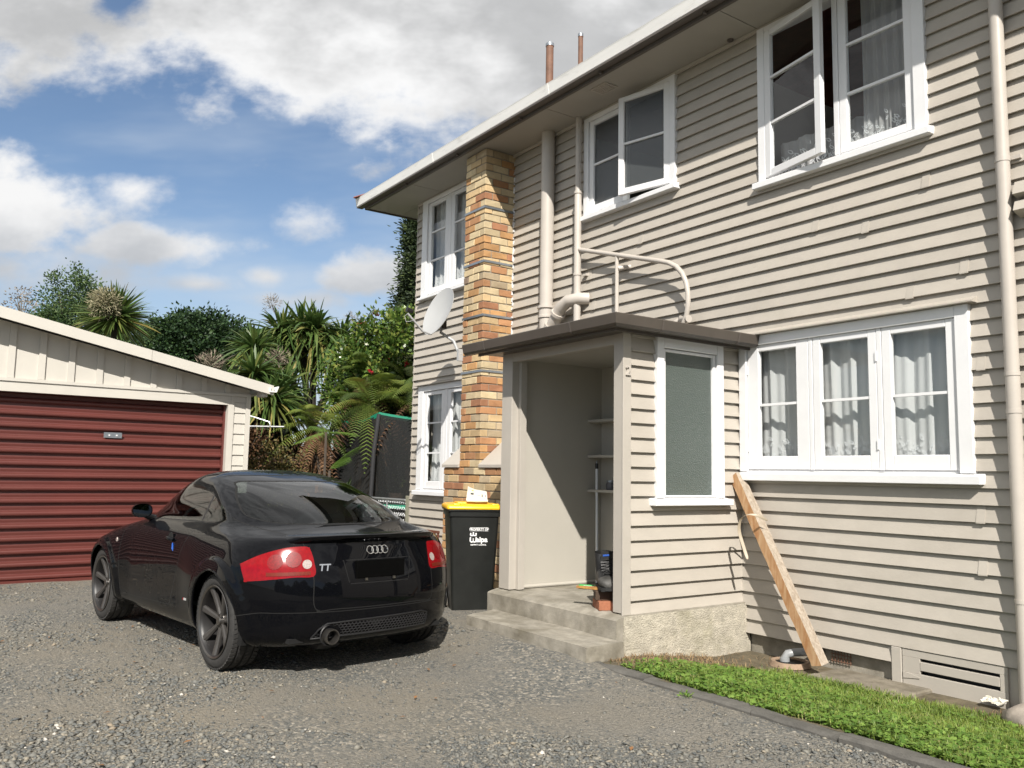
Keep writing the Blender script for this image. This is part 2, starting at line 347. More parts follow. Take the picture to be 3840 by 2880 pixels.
# gravel
gm = bpy.data.materials.new('gravel'); gm.use_nodes = True; MT['gravel'] = gm
N = gm.node_tree.nodes; L = gm.node_tree.links; b = N['Principled BSDF']; b.inputs['Roughness'].default_value = 0.85; b.inputs['Specular IOR Level'].default_value = 0.3
tco = N.new('ShaderNodeTexCoord')
def gvor(scale, feat='F1'):
    wob = N.new('ShaderNodeTexNoise'); wob.inputs['Scale'].default_value = scale * 0.9; L.new(tco.outputs['Object'], wob.inputs['Vector'])
    mx = N.new('ShaderNodeMix'); mx.data_type = 'VECTOR'; mx.inputs[0].default_value = 0.012; L.new(tco.outputs['Object'], mx.inputs[4]); L.new(wob.outputs['Color'], mx.inputs[5])
    v = N.new('ShaderNodeTexVoronoi'); v.feature = feat; v.inputs['Scale'].default_value = scale; L.new(mx.outputs[1], v.inputs['Vector']); return v
v1 = gvor(58); v2 = gvor(150)
sp = N.new('ShaderNodeSeparateColor'); L.new(v1.outputs['Color'], sp.inputs[0])
rp = N.new('ShaderNodeValToRGB'); L.new(sp.outputs[0], rp.inputs[0]); e = rp.color_ramp.elements
e[0].position = 0.0; e[0].color = (0.085, 0.090, 0.088, 1); e[1].position = 1.0; e[1].color = (0.36, 0.33, 0.28, 1)
for pos, c in ((0.35, (0.130, 0.130, 0.120, 1)), (0.65, (0.172, 0.165, 0.145, 1)), (0.88, (0.25, 0.225, 0.185, 1))):
    q = e.new(pos); q.color = c
sp2 = N.new('ShaderNodeSeparateColor'); L.new(v2.outputs['Color'], sp2.inputs[0])
rp2 = N.new('ShaderNodeValToRGB'); L.new(sp2.outputs[1], rp2.inputs[0]); rp2.color_ramp.elements[0].color = (0.10, 0.10, 0.094, 1); rp2.color_ramp.elements[1].color = (0.24, 0.225, 0.195, 1)
pn = N.new('ShaderNodeTexNoise'); pn.inputs['Scale'].default_value = 1.1; pn.inputs['Detail'].default_value = 5; L.new(tco.outputs['Object'], pn.inputs['Vector'])
pr = N.new('ShaderNodeMapRange'); pr.inputs[1].default_value = 0.42; pr.inputs[2].default_value = 0.6; L.new(pn.outputs[0], pr.inputs[0])
mxa = N.new('ShaderNodeMix'); mxa.data_type = 'RGBA'; L.new(pr.outputs[0], mxa.inputs[0]); L.new(rp.outputs[0], mxa.inputs[6]); L.new(rp2.outputs[0], mxa.inputs[7])
pn2 = N.new('ShaderNodeTexNoise'); pn2.inputs['Scale'].default_value = 0.55; pn2.inputs['Detail'].default_value = 7; pn2.inputs['Roughness'].default_value = 0.65; L.new(tco.outputs['Object'], pn2.inputs['Vector'])
pr2 = N.new('ShaderNodeMapRange'); pr2.inputs[1].default_value = 0.44; pr2.inputs[2].default_value = 0.66; pr2.inputs[4].default_value = 0.78; L.new(pn2.outputs[0], pr2.inputs[0])
mxb = N.new('ShaderNodeMix'); mxb.data_type = 'RGBA'; L.new(pr2.outputs[0], mxb.inputs[0]); L.new(mxa.outputs[2], mxb.inputs[6]); mxb.inputs[7].default_value = (0.205, 0.180, 0.138, 1)
L.new(mxb.outputs[2], b.inputs['Base Color'])
bp = N.new('ShaderNodeBump'); bp.inputs['Strength'].default_value = 0.9; bp.inputs['Distance'].default_value = 0.010; bp.invert = True; L.new(v1.outputs['Distance'], bp.inputs['Height'])
bp2 = N.new('ShaderNodeBump'); bp2.inputs['Strength'].default_value = 0.7; bp2.inputs['Distance'].default_value = 0.005; bp2.invert = True; L.new(v2.outputs['Distance'], bp2.inputs['Height']); L.new(bp.outputs[0], bp2.inputs['Normal'])
L.new(bp2.outputs[0], b.inputs['Normal'])

xs = np.concatenate([np.array([-900, -300, -120, -60]), np.arange(-40, 31, 5.0), np.array([60, 120, 400])]); ys = np.concatenate([np.array([-500, -150, -60]), np.arange(-40, 41, 5.0), np.array([70, 140, 400, 900])])
sheet('ground', xs, ys, lambda X, Y: -0.30 + 0.0 * X + 0.26 * smst(-12.5, -14, X), 'earth')
sheet('gravel_driveway', np.arange(-12.6, 12.01, 0.10), np.concatenate([np.arange(-18, -7, 0.4), np.arange(-7, 0.31, 0.06)]), drive_z, 'gravel')
sheet('lawn', np.arange(-4.68, 4.01, 0.08), np.arange(-1.66, 0.06, 0.06), lawn_z, 'lawn_soil')
# loose stones lying on the driveway, thickest where they show largest
n = 210000
ang = math.atan2(CF.y, CF.x) + rng.uniform(rad(-40), rad(40), n)
r = 2.1 * np.exp(rng.uniform(0, 1, n) * math.log(12.5 / 2.1))
px = CAM.x + r * np.cos(ang); py = CAM.y + r * np.sin(ang)
keep = (py < -1.72) | ((px < -6.35) & (py < -0.5)); keep &= (px > -11.15)
keep &= ~((px > -6.25) & (px < -4.4) & (py > -1.86))
pat = 0.5 + 0.5 * hsh(px * 1.1 + 2.0, py * 0.9) + 0.35 * hsh(px * 2.9, py * 3.3 + 1)
coarse = smst(0.35, 0.95, pat + 0.30 * smst(-2.0, -5.5, px) * smst(-3.0, -5.0, py))
track = np.exp(-((py + 3.95 - 0.035 * (px + 5) ** 2 * (px > -5)) / 0.28) ** 2) + np.exp(-((py + 2.45 - 0.02 * (px + 5) ** 2 * (px > -5)) / 0.25) ** 2)
track = np.clip(track * (px > -5.4), 0, 1)
keep &= rng.uniform(0, 1, n) < (0.34 + 0.66 * coarse) * (1 - 0.6 * track)
px, py, coarse = px[keep], py[keep], coarse[keep]; n = len(px)
sz = np.exp(rng.normal(math.log(0.0074), 0.44, n)) * (0.75 + 0.55 * coarse); sz = np.clip(sz, 0.003, 0.026)
base = np.array([(1, 0, 0), (0.3, 0.9, 0.1), (-0.8, 0.55, 0), (-0.7, -0.6, 0.1), (0.45, -0.85, 0), (0.1, 0.05, 0.62), (-0.2, -0.1, -0.6)], float)
V = base[None] * (1 + rng.uniform(-0.35, 0.35, (n, 7, 1))) * sz[:, None, None]
V[:, :, 1] *= rng.uniform(0.6, 1.0, (n, 1)); V[:, 5:, 2] *= rng.uniform(0.35, 0.85, (n, 1))
a = rng.uniform(0, 6.283, n); ca, sa = np.cos(a), np.sin(a); tl = rng.normal(0, 0.22, (n, 2))
x2 = V[:, :, 0] * ca[:, None] - V[:, :, 1] * sa[:, None]; y2 = V[:, :, 0] * sa[:, None] + V[:, :, 1] * ca[:, None]
z2 = V[:, :, 2] + x2 * tl[:, :1] + y2 * tl[:, 1:]
P = np.stack([x2 + px[:, None], y2 + py[:, None], z2 + (drive_z(px, py) + sz * 0.12)[:, None]], 2)
F0 = np.array([(0, 1, 5), (1, 2, 5), (2, 3, 5), (3, 4, 5), (4, 0, 5), (1, 0, 6), (2, 1, 6), (3, 2, 6), (4, 3, 6), (0, 4, 6)])
F = (np.arange(n) * 7)[:, None, None] + F0[None]
tint = rng.beta(1.6, 2.2, n); tint = np.where(rng.uniform(0, 1, n) < 0.006, 0.97, tint * 0.9)
leaf_n = 70; lx = rng.uniform(-9, -1.5, leaf_n); ly = rng.uniform(-5.0, -1.8, leaf_n); la = rng.uniform(0, 6.28, leaf_n); ls = rng.uniform(0.008, 0.02, leaf_n); lz = drive_z(lx, ly) + 0.012
LV = np.stack([np.stack([lx + ls * np.cos(la + q) * k_, ly + ls * np.sin(la + q) * k_, lz + 0.006 * (q > 1)], 1) for q, k_ in ((0, 1.4), (1.57, 0.6), (3.14, 1.2), (4.71, 0.6))], 1).reshape(-1, 3)
mat('fallen_leaf', (0.20, 0.10, 0.04), 0.8, 0.4, 3)
tag(link('fallen_leaves', np_mesh('fallen_leaves', LV, (np.arange(leaf_n) * 4)[:, None] + np.array([[0, 1, 2, 3]])), 'fallen_leaf'), 'small dry brown leaves strewn on the gravel', 'leaves', kind='stuff')
mat('stone', (0.2, 0.2, 0.2), 0.8, 0.15, 90, tintcols=[(0.0, (0.070, 0.076, 0.076)), (0.3, (0.118, 0.120, 0.112)), (0.55, (0.168, 0.162, 0.140)), (0.8, (0.245, 0.218, 0.170)), (0.93, (0.26, 0.20, 0.135)), (0.97, (0.48, 0.45, 0.40))])
so_ = link('loose_stones', np_mesh('loose_stones', P.reshape(-1, 3), F.reshape(-1, 3), tint=np.repeat(tint, 7)), 'stone')
tag(so_, 'loose grey gravel stones scattered over the driveway', 'gravel', kind='stuff')
# kerb blocks
kerb = tag(empty('kerb', (-4.62, -1.67, 0)), kind='structure')
kx = -4.70
kk = 0
while kx < 3.5:
    ln = random.uniform(0.55, 0.95); mb = MB(); h0, h1 = 0.062 + random.uniform(-0.007, 0.007), 0.062 + random.uniform(-0.007, 0.007)
    yo = -1.655 - 0.03 * math.sin((kx + 4.6) * 0.9) + random.uniform(-0.006, 0.006)
    ns = 7; pts = [(kx + ln * i / (ns - 1)) for i in range(ns)]
    vs = []; fs = []
    for i, xx in enumerate(pts):
        zz = h0 + (h1 - h0) * i / (ns - 1); j = lambda s: random.uniform(-s, s)
        for (yy, z_) in ((-0.055 + j(0.004), -0.25), (-0.055 + j(0.006), zz - 0.014 + j(0.004)), (-0.042 + j(0.005), zz + j(0.004)), (0.04 + j(0.005), zz + j(0.004)), (0.052, zz - 0.012), (0.052, -0.25)): vs.append((xx + 4.62 - (0.006 if i == ns - 1 else 0), yo + 1.67 + yy, z_))
    for i in range(ns - 1):
        for k in range(5): fs.append((i * 6 + k, i * 6 + k + 1, (i + 1) * 6 + k + 1, (i + 1) * 6 + k))
    fs += [tuple(range(6)), tuple(range((ns - 1) * 6 + 5, (ns - 1) * 6 - 1, -1))]
    mb.add(vs, fs).build('kerb_block', 'kerb_concrete', kerb, smooth=False)
    kx += ln; kk += 1
# ================================================================ house
S = 0.1087; Z0 = 3.68574
def zk(k): return Z0 - k * S
house = empty('house', (-7.5, 3.0, 0)); HO = Vector((-7.5, 3.0, 0))
tag(house, 'two-storey beige weatherboard house with white windows and brick chimney', 'house')
def hb(mb, name, m, **k): return mb.build(name, m, house, loc=-HO, **k)      # pieces given in world coordinates
XW, XE = -10.34, 3.2
# openings (x0,x1,z0,z1) clear of the casings
OPEN = [(-4.58, -2.79, 1.36, 2.47), (-4.35, -3.01, 3.76, 5.2), (-6.62, -5.40, 4.03, 5.2), (-10.10, -8.78, 3.72, 5.2), (-10.10, -8.78, 1.09, 2.48), (-7.99, -7.99, 0, 0)]
DOOR = (-6.17, -4.72, 0.0, 2.45)      # covered by the porch
def segs(x0, x1, z, ops):
    out = [(x0, x1)]
    for (a, b_, c, d) in ops:
        if c < z < d:
            nw = []
            for (p, q) in out:
                if b_ <= p or a >= q: nw.append((p, q)); continue
                if a > p: nw.append((p, a))
                if b_ < q: nw.append((b_, q))
            out = nw
    return out
bcache = {}
def board_mesh(ln, axis):
    key = (round(ln, 3), axis)
    if key not in bcache:
        pr = [(0.0, 0.011), (-0.022, 0.011), (-0.023, 0.0), (-0.0335, 0.0), (-0.0350, 0.002), (-0.0065, S + 0.010), (0.0, S + 0.010)]
        mb = MB()
        if axis == 'x': mb.prism(pr, 'x', 0, ln)
        else: mb.prism([(-a, b_) for a, b_ in pr], 'y', 0, ln)      # (x,z): outward +x
        bcache[key] = mb.mesh('weatherboard')
    return bcache[key]
for k in range(-14, 34):
    zb = zk(k); zc = zb + S * 0.5
    xe = XE if k <= 32 else -3.36
    for (a, b_) in segs(XW - 0.012, xe, zc, OPEN + [(-6.05, -4.66, -1, 2.44)]):
        if b_ - a < 0.02: continue
        link('weatherboard', board_mesh(b_ - a, 'x'), 'board_paint', house, loc=Vector((a, random.uniform(-0.0015, 0.0015), zb + random.uniform(-0.0012, 0.0012))) - HO, rot=(0, random.uniform(-0.0005, 0.0005), 0))
# west wall boards, seen only edge-on: kept as board ends that return around the corner
for k in range(-14, 34):
    pr = MB(); pr.prism([(0.0, 0.0), (-0.0335, 0.0), (-0.0350, 0.002), (-0.0065, S + 0.010), (0, S + 0.010)], 'y', -0.028, 9.0)
    if k == -14: wb_me = pr.mesh('weatherboard')
    link('weatherboard', wb_me, 'board_paint', house, loc=Vector((XW - 0.012, 0, zk(k))) - HO)
# shell: lining, back walls, floors
mb = MB(); mb.box(XW, XE, 8.8, 9.0, -0.2, 5.2).box(XE - 0.1, XE, 0.0, 9.0, -0.2, 5.2); hb(mb, 'rear_wall', 'board_paint')
mb = MB(); mb.box(XW + 0.02, XE - 0.12, 0.02, 8.7, 2.62, 2.80).box(XW + 0.02, XE - 0.12, 0.02, 8.7, 0.30, 0.36); hb(mb, 'floor', 'interior_dark')
mb = MB(); mb.box(XW + 0.02, XE - 0.12, 2.2, 2.3, 0.37, 2.61).box(XW + 0.02, XE - 0.12, 2.4, 2.5, 2.81, 5.1); mb.box(-7.0, -6.95, 0.05, 2.38, 2.81, 5.1); mb.box(-4.95, -4.90, 0.05, 2.38, 2.81, 5.1); mb.box(-8.6, -8.55, 0.05, 2.18, 0.37, 2.61); hb(mb, 'inner_wall', 'interior_wall')
# foundation
mb = MB(); mb.box(-4.60, -3.36, 0.03, 0.20, -0.4, 0.12).box(-3.36, XE, 0.06, 0.20, -0.4, 0.22).box(XW + 0.03, -6.2, 0.03, 0.2, -0.4, 0.12); hb(mb, 'foundation', 'concrete')
# soffit panels with open joints
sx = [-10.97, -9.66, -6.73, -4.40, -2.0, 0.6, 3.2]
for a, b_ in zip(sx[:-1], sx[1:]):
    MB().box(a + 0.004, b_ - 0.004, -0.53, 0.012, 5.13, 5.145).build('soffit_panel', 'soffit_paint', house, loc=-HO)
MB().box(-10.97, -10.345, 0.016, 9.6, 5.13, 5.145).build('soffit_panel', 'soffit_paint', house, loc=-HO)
mb = MB(); mb.box(-10.97, 3.2, -0.52, 0.0, 5.150, 5.156); hb(mb, 'soffit_backing', 'fascia_brown')
# moulding where soffit meets wall
MB().box(XW, XE, -0.045, -0.026, 5.095, 5.128).build('cornice_strip', 'trim_beige', house, loc=-HO)
# soffit vents
vm = MB(); vm.box(-6.12, -5.90, -0.43, -0.27, 5.118, 5.129)
for i in range(6): vm.box(-6.10 + 0.0, -5.92, -0.415 + i * 0.025, -0.405 + i * 0.025, 5.110, 5.118)
hb(vm, 'soffit_vent', 'trim_beige')
MB().lathe([(0.0, 0), (0.028, 0), (0.028, -0.012), (0.02, -0.016), (0, -0.016)], 14, 'z', (-4.655, -0.08, 5.13)).build('soffit_hole', 'fascia_brown', house, loc=-HO)
# fascia and gutter
mb = MB(); mb.box(-10.99, 3.2, -0.562, -0.532, 5.112, 5.235); mb.box(-11.0, -10.972, -0.562, 9.6, 5.112, 5.235); hb(mb, 'fascia', 'fascia_brown')
MB().box(-11.09, 3.2, -0.650, -0.563, 5.142, 5.1565).build('gutter_underside', 'fascia_brown', house, loc=-HO)  # dark brown strip added beneath the gutter for its underside
gp = [(-0.566, 5.262), (-0.566, 5.168), (-0.575, 5.158), (-0.640, 5.158), (-0.652, 5.166), (-0.668, 5.262), (-0.672, 5.275), (-0.655, 5.277), (-0.652, 5.264), (-0.640, 5.176), (-0.580, 5.176), (-0.576, 5.262)]
MB().prism(gp, 'x', -11.10, 3.2).build('gutter', 'gutter_white', house, loc=-HO)
MB().prism([(-10.43 + a, b_) for a, b_ in gp], 'y', -0.60, 9.6).build('gutter', 'gutter_white', house, loc=-HO)
for gx in (-8.9, -6.55, -4.2, -1.8):
    MB().prism([(p[0] + (-0.004 if p[0] < -0.6 else 0), p[1] + (-0.004 if p[1] < 5.2 else 0)) for p in gp[2:8]], 'x', gx, gx + 0.05).build('gutter_joint', 'gutter_white', house, loc=-HO)
for gx in (-9.7, -8.4, -7.1, -5.8, -4.5, -3.2):
    MB().box(gx, gx + 0.02, -0.60, -0.545, 5.118, 5.156).build('gutter_bracket', 'fascia_brown', house, loc=-HO)
# hip roof
mb = MB(); e0 = 5.275; tanp = math.tan(rad(20)); yr = 4.5; xr = -11.02 + 5.12
A = (-11.06, -0.62, e0); B_ = (3.2, -0.62, e0); Cc = (3.2, yr, e0 + 5.12 * tanp); Dd = (xr, yr, e0 + 5.12 * tanp); Ee = (-11.06, 9.62, e0); Ff = (3.2, 9.62, e0)
mb.add([A, B_, Cc, Dd, Ee, Ff], [(0, 1, 2, 3), (0, 3, 4), (4, 3, 2, 5)]); hb(mb, 'roof', 'roof_red')
tl_me = MB().prism([(-0.13, -0.008), (-0.07, 0.03), (0.0, 0.042), (0.07, 0.03), (0.13, -0.008), (0.0, 0.018)], 'x', 0, 0.34).mesh('hip_tile')
hd = Vector((5.12, 5.12, 5.12 * tanp)).normalized()
for i in range(20):
    p = Vector((-11.10, -0.66, e0 - 0.010)) + hd * (i * 0.33)
    o = link('hip_tile', tl_me, 'roof_red', house, loc=p - HO); o.rotation_euler = hd.to_track_quat('X', 'Z').to_euler()
for i in range(40):      # first course of tiles showing above the gutter
    o = MB().box(-11.0 + i * 0.34, -10.665 + i * 0.34, -0.625, -0.30, 5.283, 5.300) if i == 0 else None
    if i == 0: t_me = MB().prism([(-0.60, 5.280), (-0.60, 5.298), (-0.25, 5.298 + 0.35 * tanp), (-0.25, 5.280 + 0.35 * tanp)], 'x', 0.0, 0.325).mesh('roof_tile')
    link('roof_tile', t_me, 'roof_red', house, loc=Vector((-10.98 + i * 0.34, -0.012, 0)) - HO)
# flues
for (x, y, zt, r_) in ((-8.67, 1.0, 7.145, 0.052), (-8.015, 1.0, 7.0, 0.032)):
    f = MB().tube([(x, y, 5.6), (x, y, zt)], r_, 14).build('flue_pipe', 'flue_rust', house, loc=-HO, smooth=True)
    MB().tube([(x, y, zt - 0.03), (x, y, zt + 0.008)], r_ * 1.12, 14).build('flue_collar', 'galv', f, smooth=True)

# ---------------------------------------------------------------- windows
def rect_frame(mb, x0, x1, z0, z1, wl_, wr_, wb_, wt_, y0, y1):
    mb.box(x0, x0 + wl_, y0, y1, z0, z1).box(x1 - wr_, x1, y0, y1, z0, z1)
    if wb_: mb.box(x0 + wl_, x1 - wr_, y0 + 0.001, y1 - 0.001, z0, z0 + wb_)
    if wt_: mb.box(x0 + wl_, x1 - wr_, y0 + 0.001, y1 - 0.001, z1 - wt_, z1)
    return mb
def window(name, loc, rz, W, Hh, casL, casR, casT, sill, sashes, glassmat='window_glass', sillx=(0.035, 0.035), head=None):
    """local x along the wall, -y outwards, z up from the sill top. sashes: (x0,x1,z0,z1,stile,bottom,top,[bars],angle,hinge)"""
    mb = MB(); mb.box(0, casL, -0.052, 0.06, 0, Hh).box(W - casR, W, -0.052, 0.06, 0, Hh).box(casL, W - casR, -0.050, 0.06, Hh - casT, Hh)
    mb.box(casL, W - casR, -0.022, 0.06, 0.0, 0.016)
    root = mb.build('window', 'white_paint', house, loc=Vector(loc) - HO, rot=(0, 0, rz), bevel=0.003); 
    MB().prism([(-0.095, -sill), (-0.095, -0.014), (-0.02, 0.0), (0.05, 0.0), (0.05, -sill), (-0.02, -sill)], 'x', -sillx[0], W + sillx[1]).build('sill', 'white_paint', root, bevel=0.004)
    prev = None
    for (x0, x1, z0, z1, st, bt, tp, bars, ang, hinge) in sashes:
        if prev is not None and x0 - prev > 0.012:
            MB().box(prev + 0.003, x0 - 0.003, -0.034, 0.05, 0.017, Hh - casT - 0.001).build('mullion', 'white_paint', root, bevel=0.003)
        prev = x1
        if hinge == 'L': hx = x0
        else: hx = x1
        lo, ro = (hx, -0.030 if ang else -0.012, 0), (0, 0, ang)
        f = MB(); rect_frame(f, x0 - hx, x1 - hx, z0, z1, st, st, bt, tp, -0.020, 0.022)
        f.build('sash', 'white_paint', root, loc=lo, rot=ro, bevel=0.004)
        for zb in bars: MB().box(x0 - hx + st, x1 - hx - st, -0.014, 0.016, zb - 0.010, zb + 0.010).build('glazing_bar', 'white_paint', root, loc=lo, rot=ro)
        zz = [z0 + bt] + list(bars) + [z1 - tp]
        for a, b_ in zip(zz[:-1], zz[1:]):
            o = MB().add([(x0 - hx + st - 0.004, 0.004, a), (x1 - hx - st + 0.004, 0.004, a), (x1 - hx - st + 0.004, 0.004, b_), (x0 - hx + st - 0.004, 0.004, b_)], [(0, 1, 2, 3)])
            o.add([(x0 - hx + st - 0.004, 0.008, a), (x1 - hx - st + 0.004, 0.008, a), (x1 - hx - st + 0.004, 0.008, b_), (x0 - hx + st - 0.004, 0.008, b_)], [(3, 2, 1, 0)]) if False else None
            o.build('pane', glassmat, root, loc=lo, rot=ro)
        if not ang:
            for hz in (z0 + 0.18, z1 - 0.2):
                MB().box(x0 - hx - 0.006 if hinge == 'L' else -0.006, x0 - hx + 0.006 if hinge == 'L' else 0.006, -0.030, -0.018, hz - 0.035, hz + 0.035).build('hinge', 'white_paint', root, loc=lo, rot=ro)
    if head:
        MB().prism([(-0.10, 0.0), (-0.10, 0.010), (-0.02, 0.045), (-0.005, 0.045), (-0.005, 0.0)], 'x', -head, W + head).build('head_flashing', 'board_paint', root, loc=(0, 0, Hh + 0.003))
    return root
# kitchen window, three sashes
zb = 1.387
window('w', (-4.63, 0, zb), 0, 1.89, 1.108, 0.072, 0.092, 0.077, 0.072,
       [(0.075, 0.659, 0.018, 1.030, 0.112, 0.105, 0.052, [0.538], 0, 'L'), (0.699, 1.225, 0.018, 1.030, 0.066, 0.105, 0.052, [0.538], 0, 'R'), (1.268, 1.795, 0.018, 1.030, 0.068, 0.105, 0.052, [0.538], 0, 'R')], sillx=(0.0, 0.055), head=0.05)
# bedroom window above, the near sash open
window('w', (-4.40, 0, 3.78), 0, 1.435, 1.33, 0.07, 0.09, 0.05, 0.065,
       [(0.073, 0.70, 0.018, 1.278, 0.068, 0.062, 0.05, [0.47, 0.86], rad(-11), 'L'), (0.75, 1.343, 0.018, 1.278, 0.068, 0.062, 0.05, [0.47, 0.86], 0, 'R')])
# bathroom window, the far sash open
window('w', (-6.67, 0, 4.045), 0, 1.32, 1.06, 0.07, 0.07, 0.045, 0.06,
       [(0.073, 0.655, 0.018, 1.012, 0.065, 0.075, 0.05, [0.53], 0, 'L'), (0.665, 1.247, 0.018, 1.012, 0.065, 0.062, 0.05, [0.53], rad(13), 'R')], 'bath_glass')
# far windows beyond the chimney
window('w', (-10.185, 0, 3.75), 0, 1.45, 1.36, 0.14, 0.09, 0.05, 0.05,
       [(0.143, 0.69, 0.018, 1.305, 0.085, 0.08, 0.05, [0.48, 0.88], 0, 'L'), (0.76, 1.357, 0.018, 1.305, 0.085, 0.08, 0.05, [0.48, 0.88], 0, 'R')])
window('w', (-10.165, 0, 1.105), 0, 1.45, 1.40, 0.14, 0.09, 0.08, 0.068,
       [(0.143, 0.69, 0.018, 1.315, 0.085, 0.10, 0.05, [0.49, 0.89], 0, 'L'), (0.76, 1.357, 0.018, 1.315, 0.085, 0.10, 0.05, [0.49, 0.89], 0, 'R')], head=0.04)
# porch side window, one obscured pane
PX = -4.659
window('w', (PX, -1.012, 1.172), rad(90), 0.752, 1.236, 0.075, 0.075, 0.08, 0.058,
       [(0.078, 0.674, 0.004, 1.150, 0.030, 0.016, 0.02, [], 0, 'L')], 'frosted_glass', sillx=(0.055, 0.055))

# ---------------------------------------------------------------- pipes
def arc(c, r_, a0, a1, n_, u, v):
    c = Vector(c); u = Vector(u); v = Vector(v); return [c + u * (r_ * math.cos(a0 + (a1 - a0) * i / n_)) + v * (r_ * math.sin(a0 + (a1 - a0) * i / n_)) for i in range(n_ + 1)]
dp_ = MB().tube([(-2.472, -0.075, 0.02), (-2.472, -0.075, 5.12)], 0.042, 18).build('downpipe', 'pipe_paint', house, loc=-HO, smooth=True)
for z_ in (3.385, 2.004, 1.771, 0.62):
    MB().tube([(-2.472, -0.075, z_ - (0.02 if z_ > 3 else 0.012)), (-2.472, -0.075, z_ + 0.012)], 0.0455, 18).build('pipe_collar', 'pipe_paint', dp_, smooth=True)
MB().box(-2.43, -2.375, -0.05, -0.02, 3.375, 3.40).build('pipe_bracket', 'pipe_paint', dp_)
sp_ = MB().tube([(-7.215, -0.11, 2.55), (-7.215, -0.11, 5.13)], 0.074, 20).build('soil_pipe', 'pipe_paint', house, loc=-HO, smooth=True)
MB().lathe([(0.076, -0.07), (0.088, -0.07), (0.088, -0.045), (0.081, -0.04), (0.081, 0.03), (0.098, 0.035), (0.098, 0.06), (0.076, 0.062)], 20, 'z', (-7.215, -0.11, 3.10)).build('pipe_socket', 'pipe_paint', sp_, smooth=True)
br = [Vector((-7.20, -0.11, 2.86)), Vector((-7.13, -0.115, 2.90)), Vector((-7.03, -0.12, 3.00)), Vector((-6.93, -0.13, 3.10)), Vector((-6.80, -0.135, 3.155)), Vector((-6.66, -0.10, 3.16)), Vector((-6.6, -0.02, 3.16))]
MB().tube(br, [0.066, 0.066, 0.066, 0.066, 0.064, 0.062, 0.062], 16).build('pipe_branch', 'pipe_paint', sp_, smooth=True)
for i in (1, 2):
    d = (br[i + 1] - br[i]).normalized(); c = br[i] + d * (0.03 * i)
    MB().tube([c - d * 0.016, c + d * 0.016], 0.083, 16).build('pipe_collar', 'pipe_paint', sp_, smooth=True)
vp = MB().tube([(-6.697, -0.10, 2.90), (-6.697, -0.10, 4.30), (-6.697, -0.10, 4.34), (-6.697, -0.10, 5.13)], [0.038, 0.038, 0.032, 0.032], 14).build('vent_pipe', 'pipe_paint', house, loc=-HO, smooth=True)
for z_ in (3.42, 4.30): MB().tube([(-6.697, -0.10, z_ - 0.012), (-6.697, -0.10, z_ + 0.012)], 0.045, 14).build('pipe_collar', 'pipe_paint', vp, smooth=True)
MB().box(-6.66, -6.60, -0.06, -0.02, 3.40, 3.425).build('pipe_bracket', 'pipe_paint', vp)
# looping waste pipe over the porch roof: straight run, bend, down and back to the wall
Pa, Pb = Vector((-6.697, -0.10, 3.690)), Vector((-5.44, -0.135, 3.305))
run = [Pa.lerp(Pb, t) for t in (0, 0.3, 0.6, 0.85, 1.0)]
loop = [(-5.34, -0.138, 3.27), (-5.245, -0.14, 3.215), (-5.175, -0.14, 3.14), (-5.13, -0.14, 3.05), (-5.108, -0.14, 2.95), (-5.108, -0.14, 2.85), (-5.125, -0.14, 2.76), (-5.165, -0.14, 2.68), (-5.23, -0.14, 2.615), (-5.32, -0.14, 2.57), (-5.42, -0.14, 2.55), (-5.55, -0.14, 2.54)]
wp = MB().tube(run + [Vector(q) for q in loop], 0.0235, 12).build('waste_pipe', 'pipe_paint', house, loc=-HO, smooth=True)
MB().tube([(-5.10, -0.14, 2.72), (-5.22, -0.10, 2.73), (-5.28, -0.04, 2.76), (-5.28, 0.0, 2.76)], 0.032, 12).build('pipe_branch', 'pipe_paint', wp, smooth=True)
MB().tube([(-5.30, -0.05, 2.75), (-5.40, -0.10, 2.67), (-5.50, -0.14, 2.56)], 0.024, 12).build('pipe_branch', 'pipe_paint', wp, smooth=True)
MB().tube([(-6.065, -0.118, 2.55), (-6.065, -0.118, 3.50)], 0.0195, 12).build('pipe_branch', 'pipe_paint', wp, smooth=True)
MB().tube([(-6.05, -0.11, 3.36), (-6.0, -0.06, 3.37), (-5.98, -0.015, 3.375)], [0.028, 0.02, 0.026], 10).build('pipe_bracket', 'pipe_paint', wp, smooth=True)
# joint covers over butted boards
for (x, z_) in ((-3.885, 3.25), (-3.464, 3.15), (-3.001, 3.37), (-2.763, 2.81), (-3.141, 2.60), (-5.828, 3.58), (-6.217, 3.28), (-6.59, 3.40), (-2.722, 1.08), (-2.722, 0.76), (-2.68, 2.06), (-5.27, 2.70), (-6.52, 3.07)):
    k = round((Z0 - z_) / S + 0.45); zb_ = zk(k)
    MB().prism([(-0.0395, -0.006), (-0.0395, 0.001), (-0.0130, S * 0.97), (-0.006, S * 0.97), (-0.030, -0.006)], 'x', x - 0.028, x + 0.028).build('joint_cover', 'board_paint', house, loc=Vector((0, 0, zb_)) - HO)
# louvre hood at the right edge
lv = MB(); lv.prism([(-0.03, 3.10), (-0.13, 3.125), (-0.09, 3.21), (-0.02, 3.22)], 'x', -2.40, -1.5); lv.prism([(-0.03, 2.99), (-0.13, 3.02), (-0.10, 3.085), (-0.02, 3.095)], 'x', -2.40, -1.5); hb(lv, 'louvre_hood', 'board_paint')

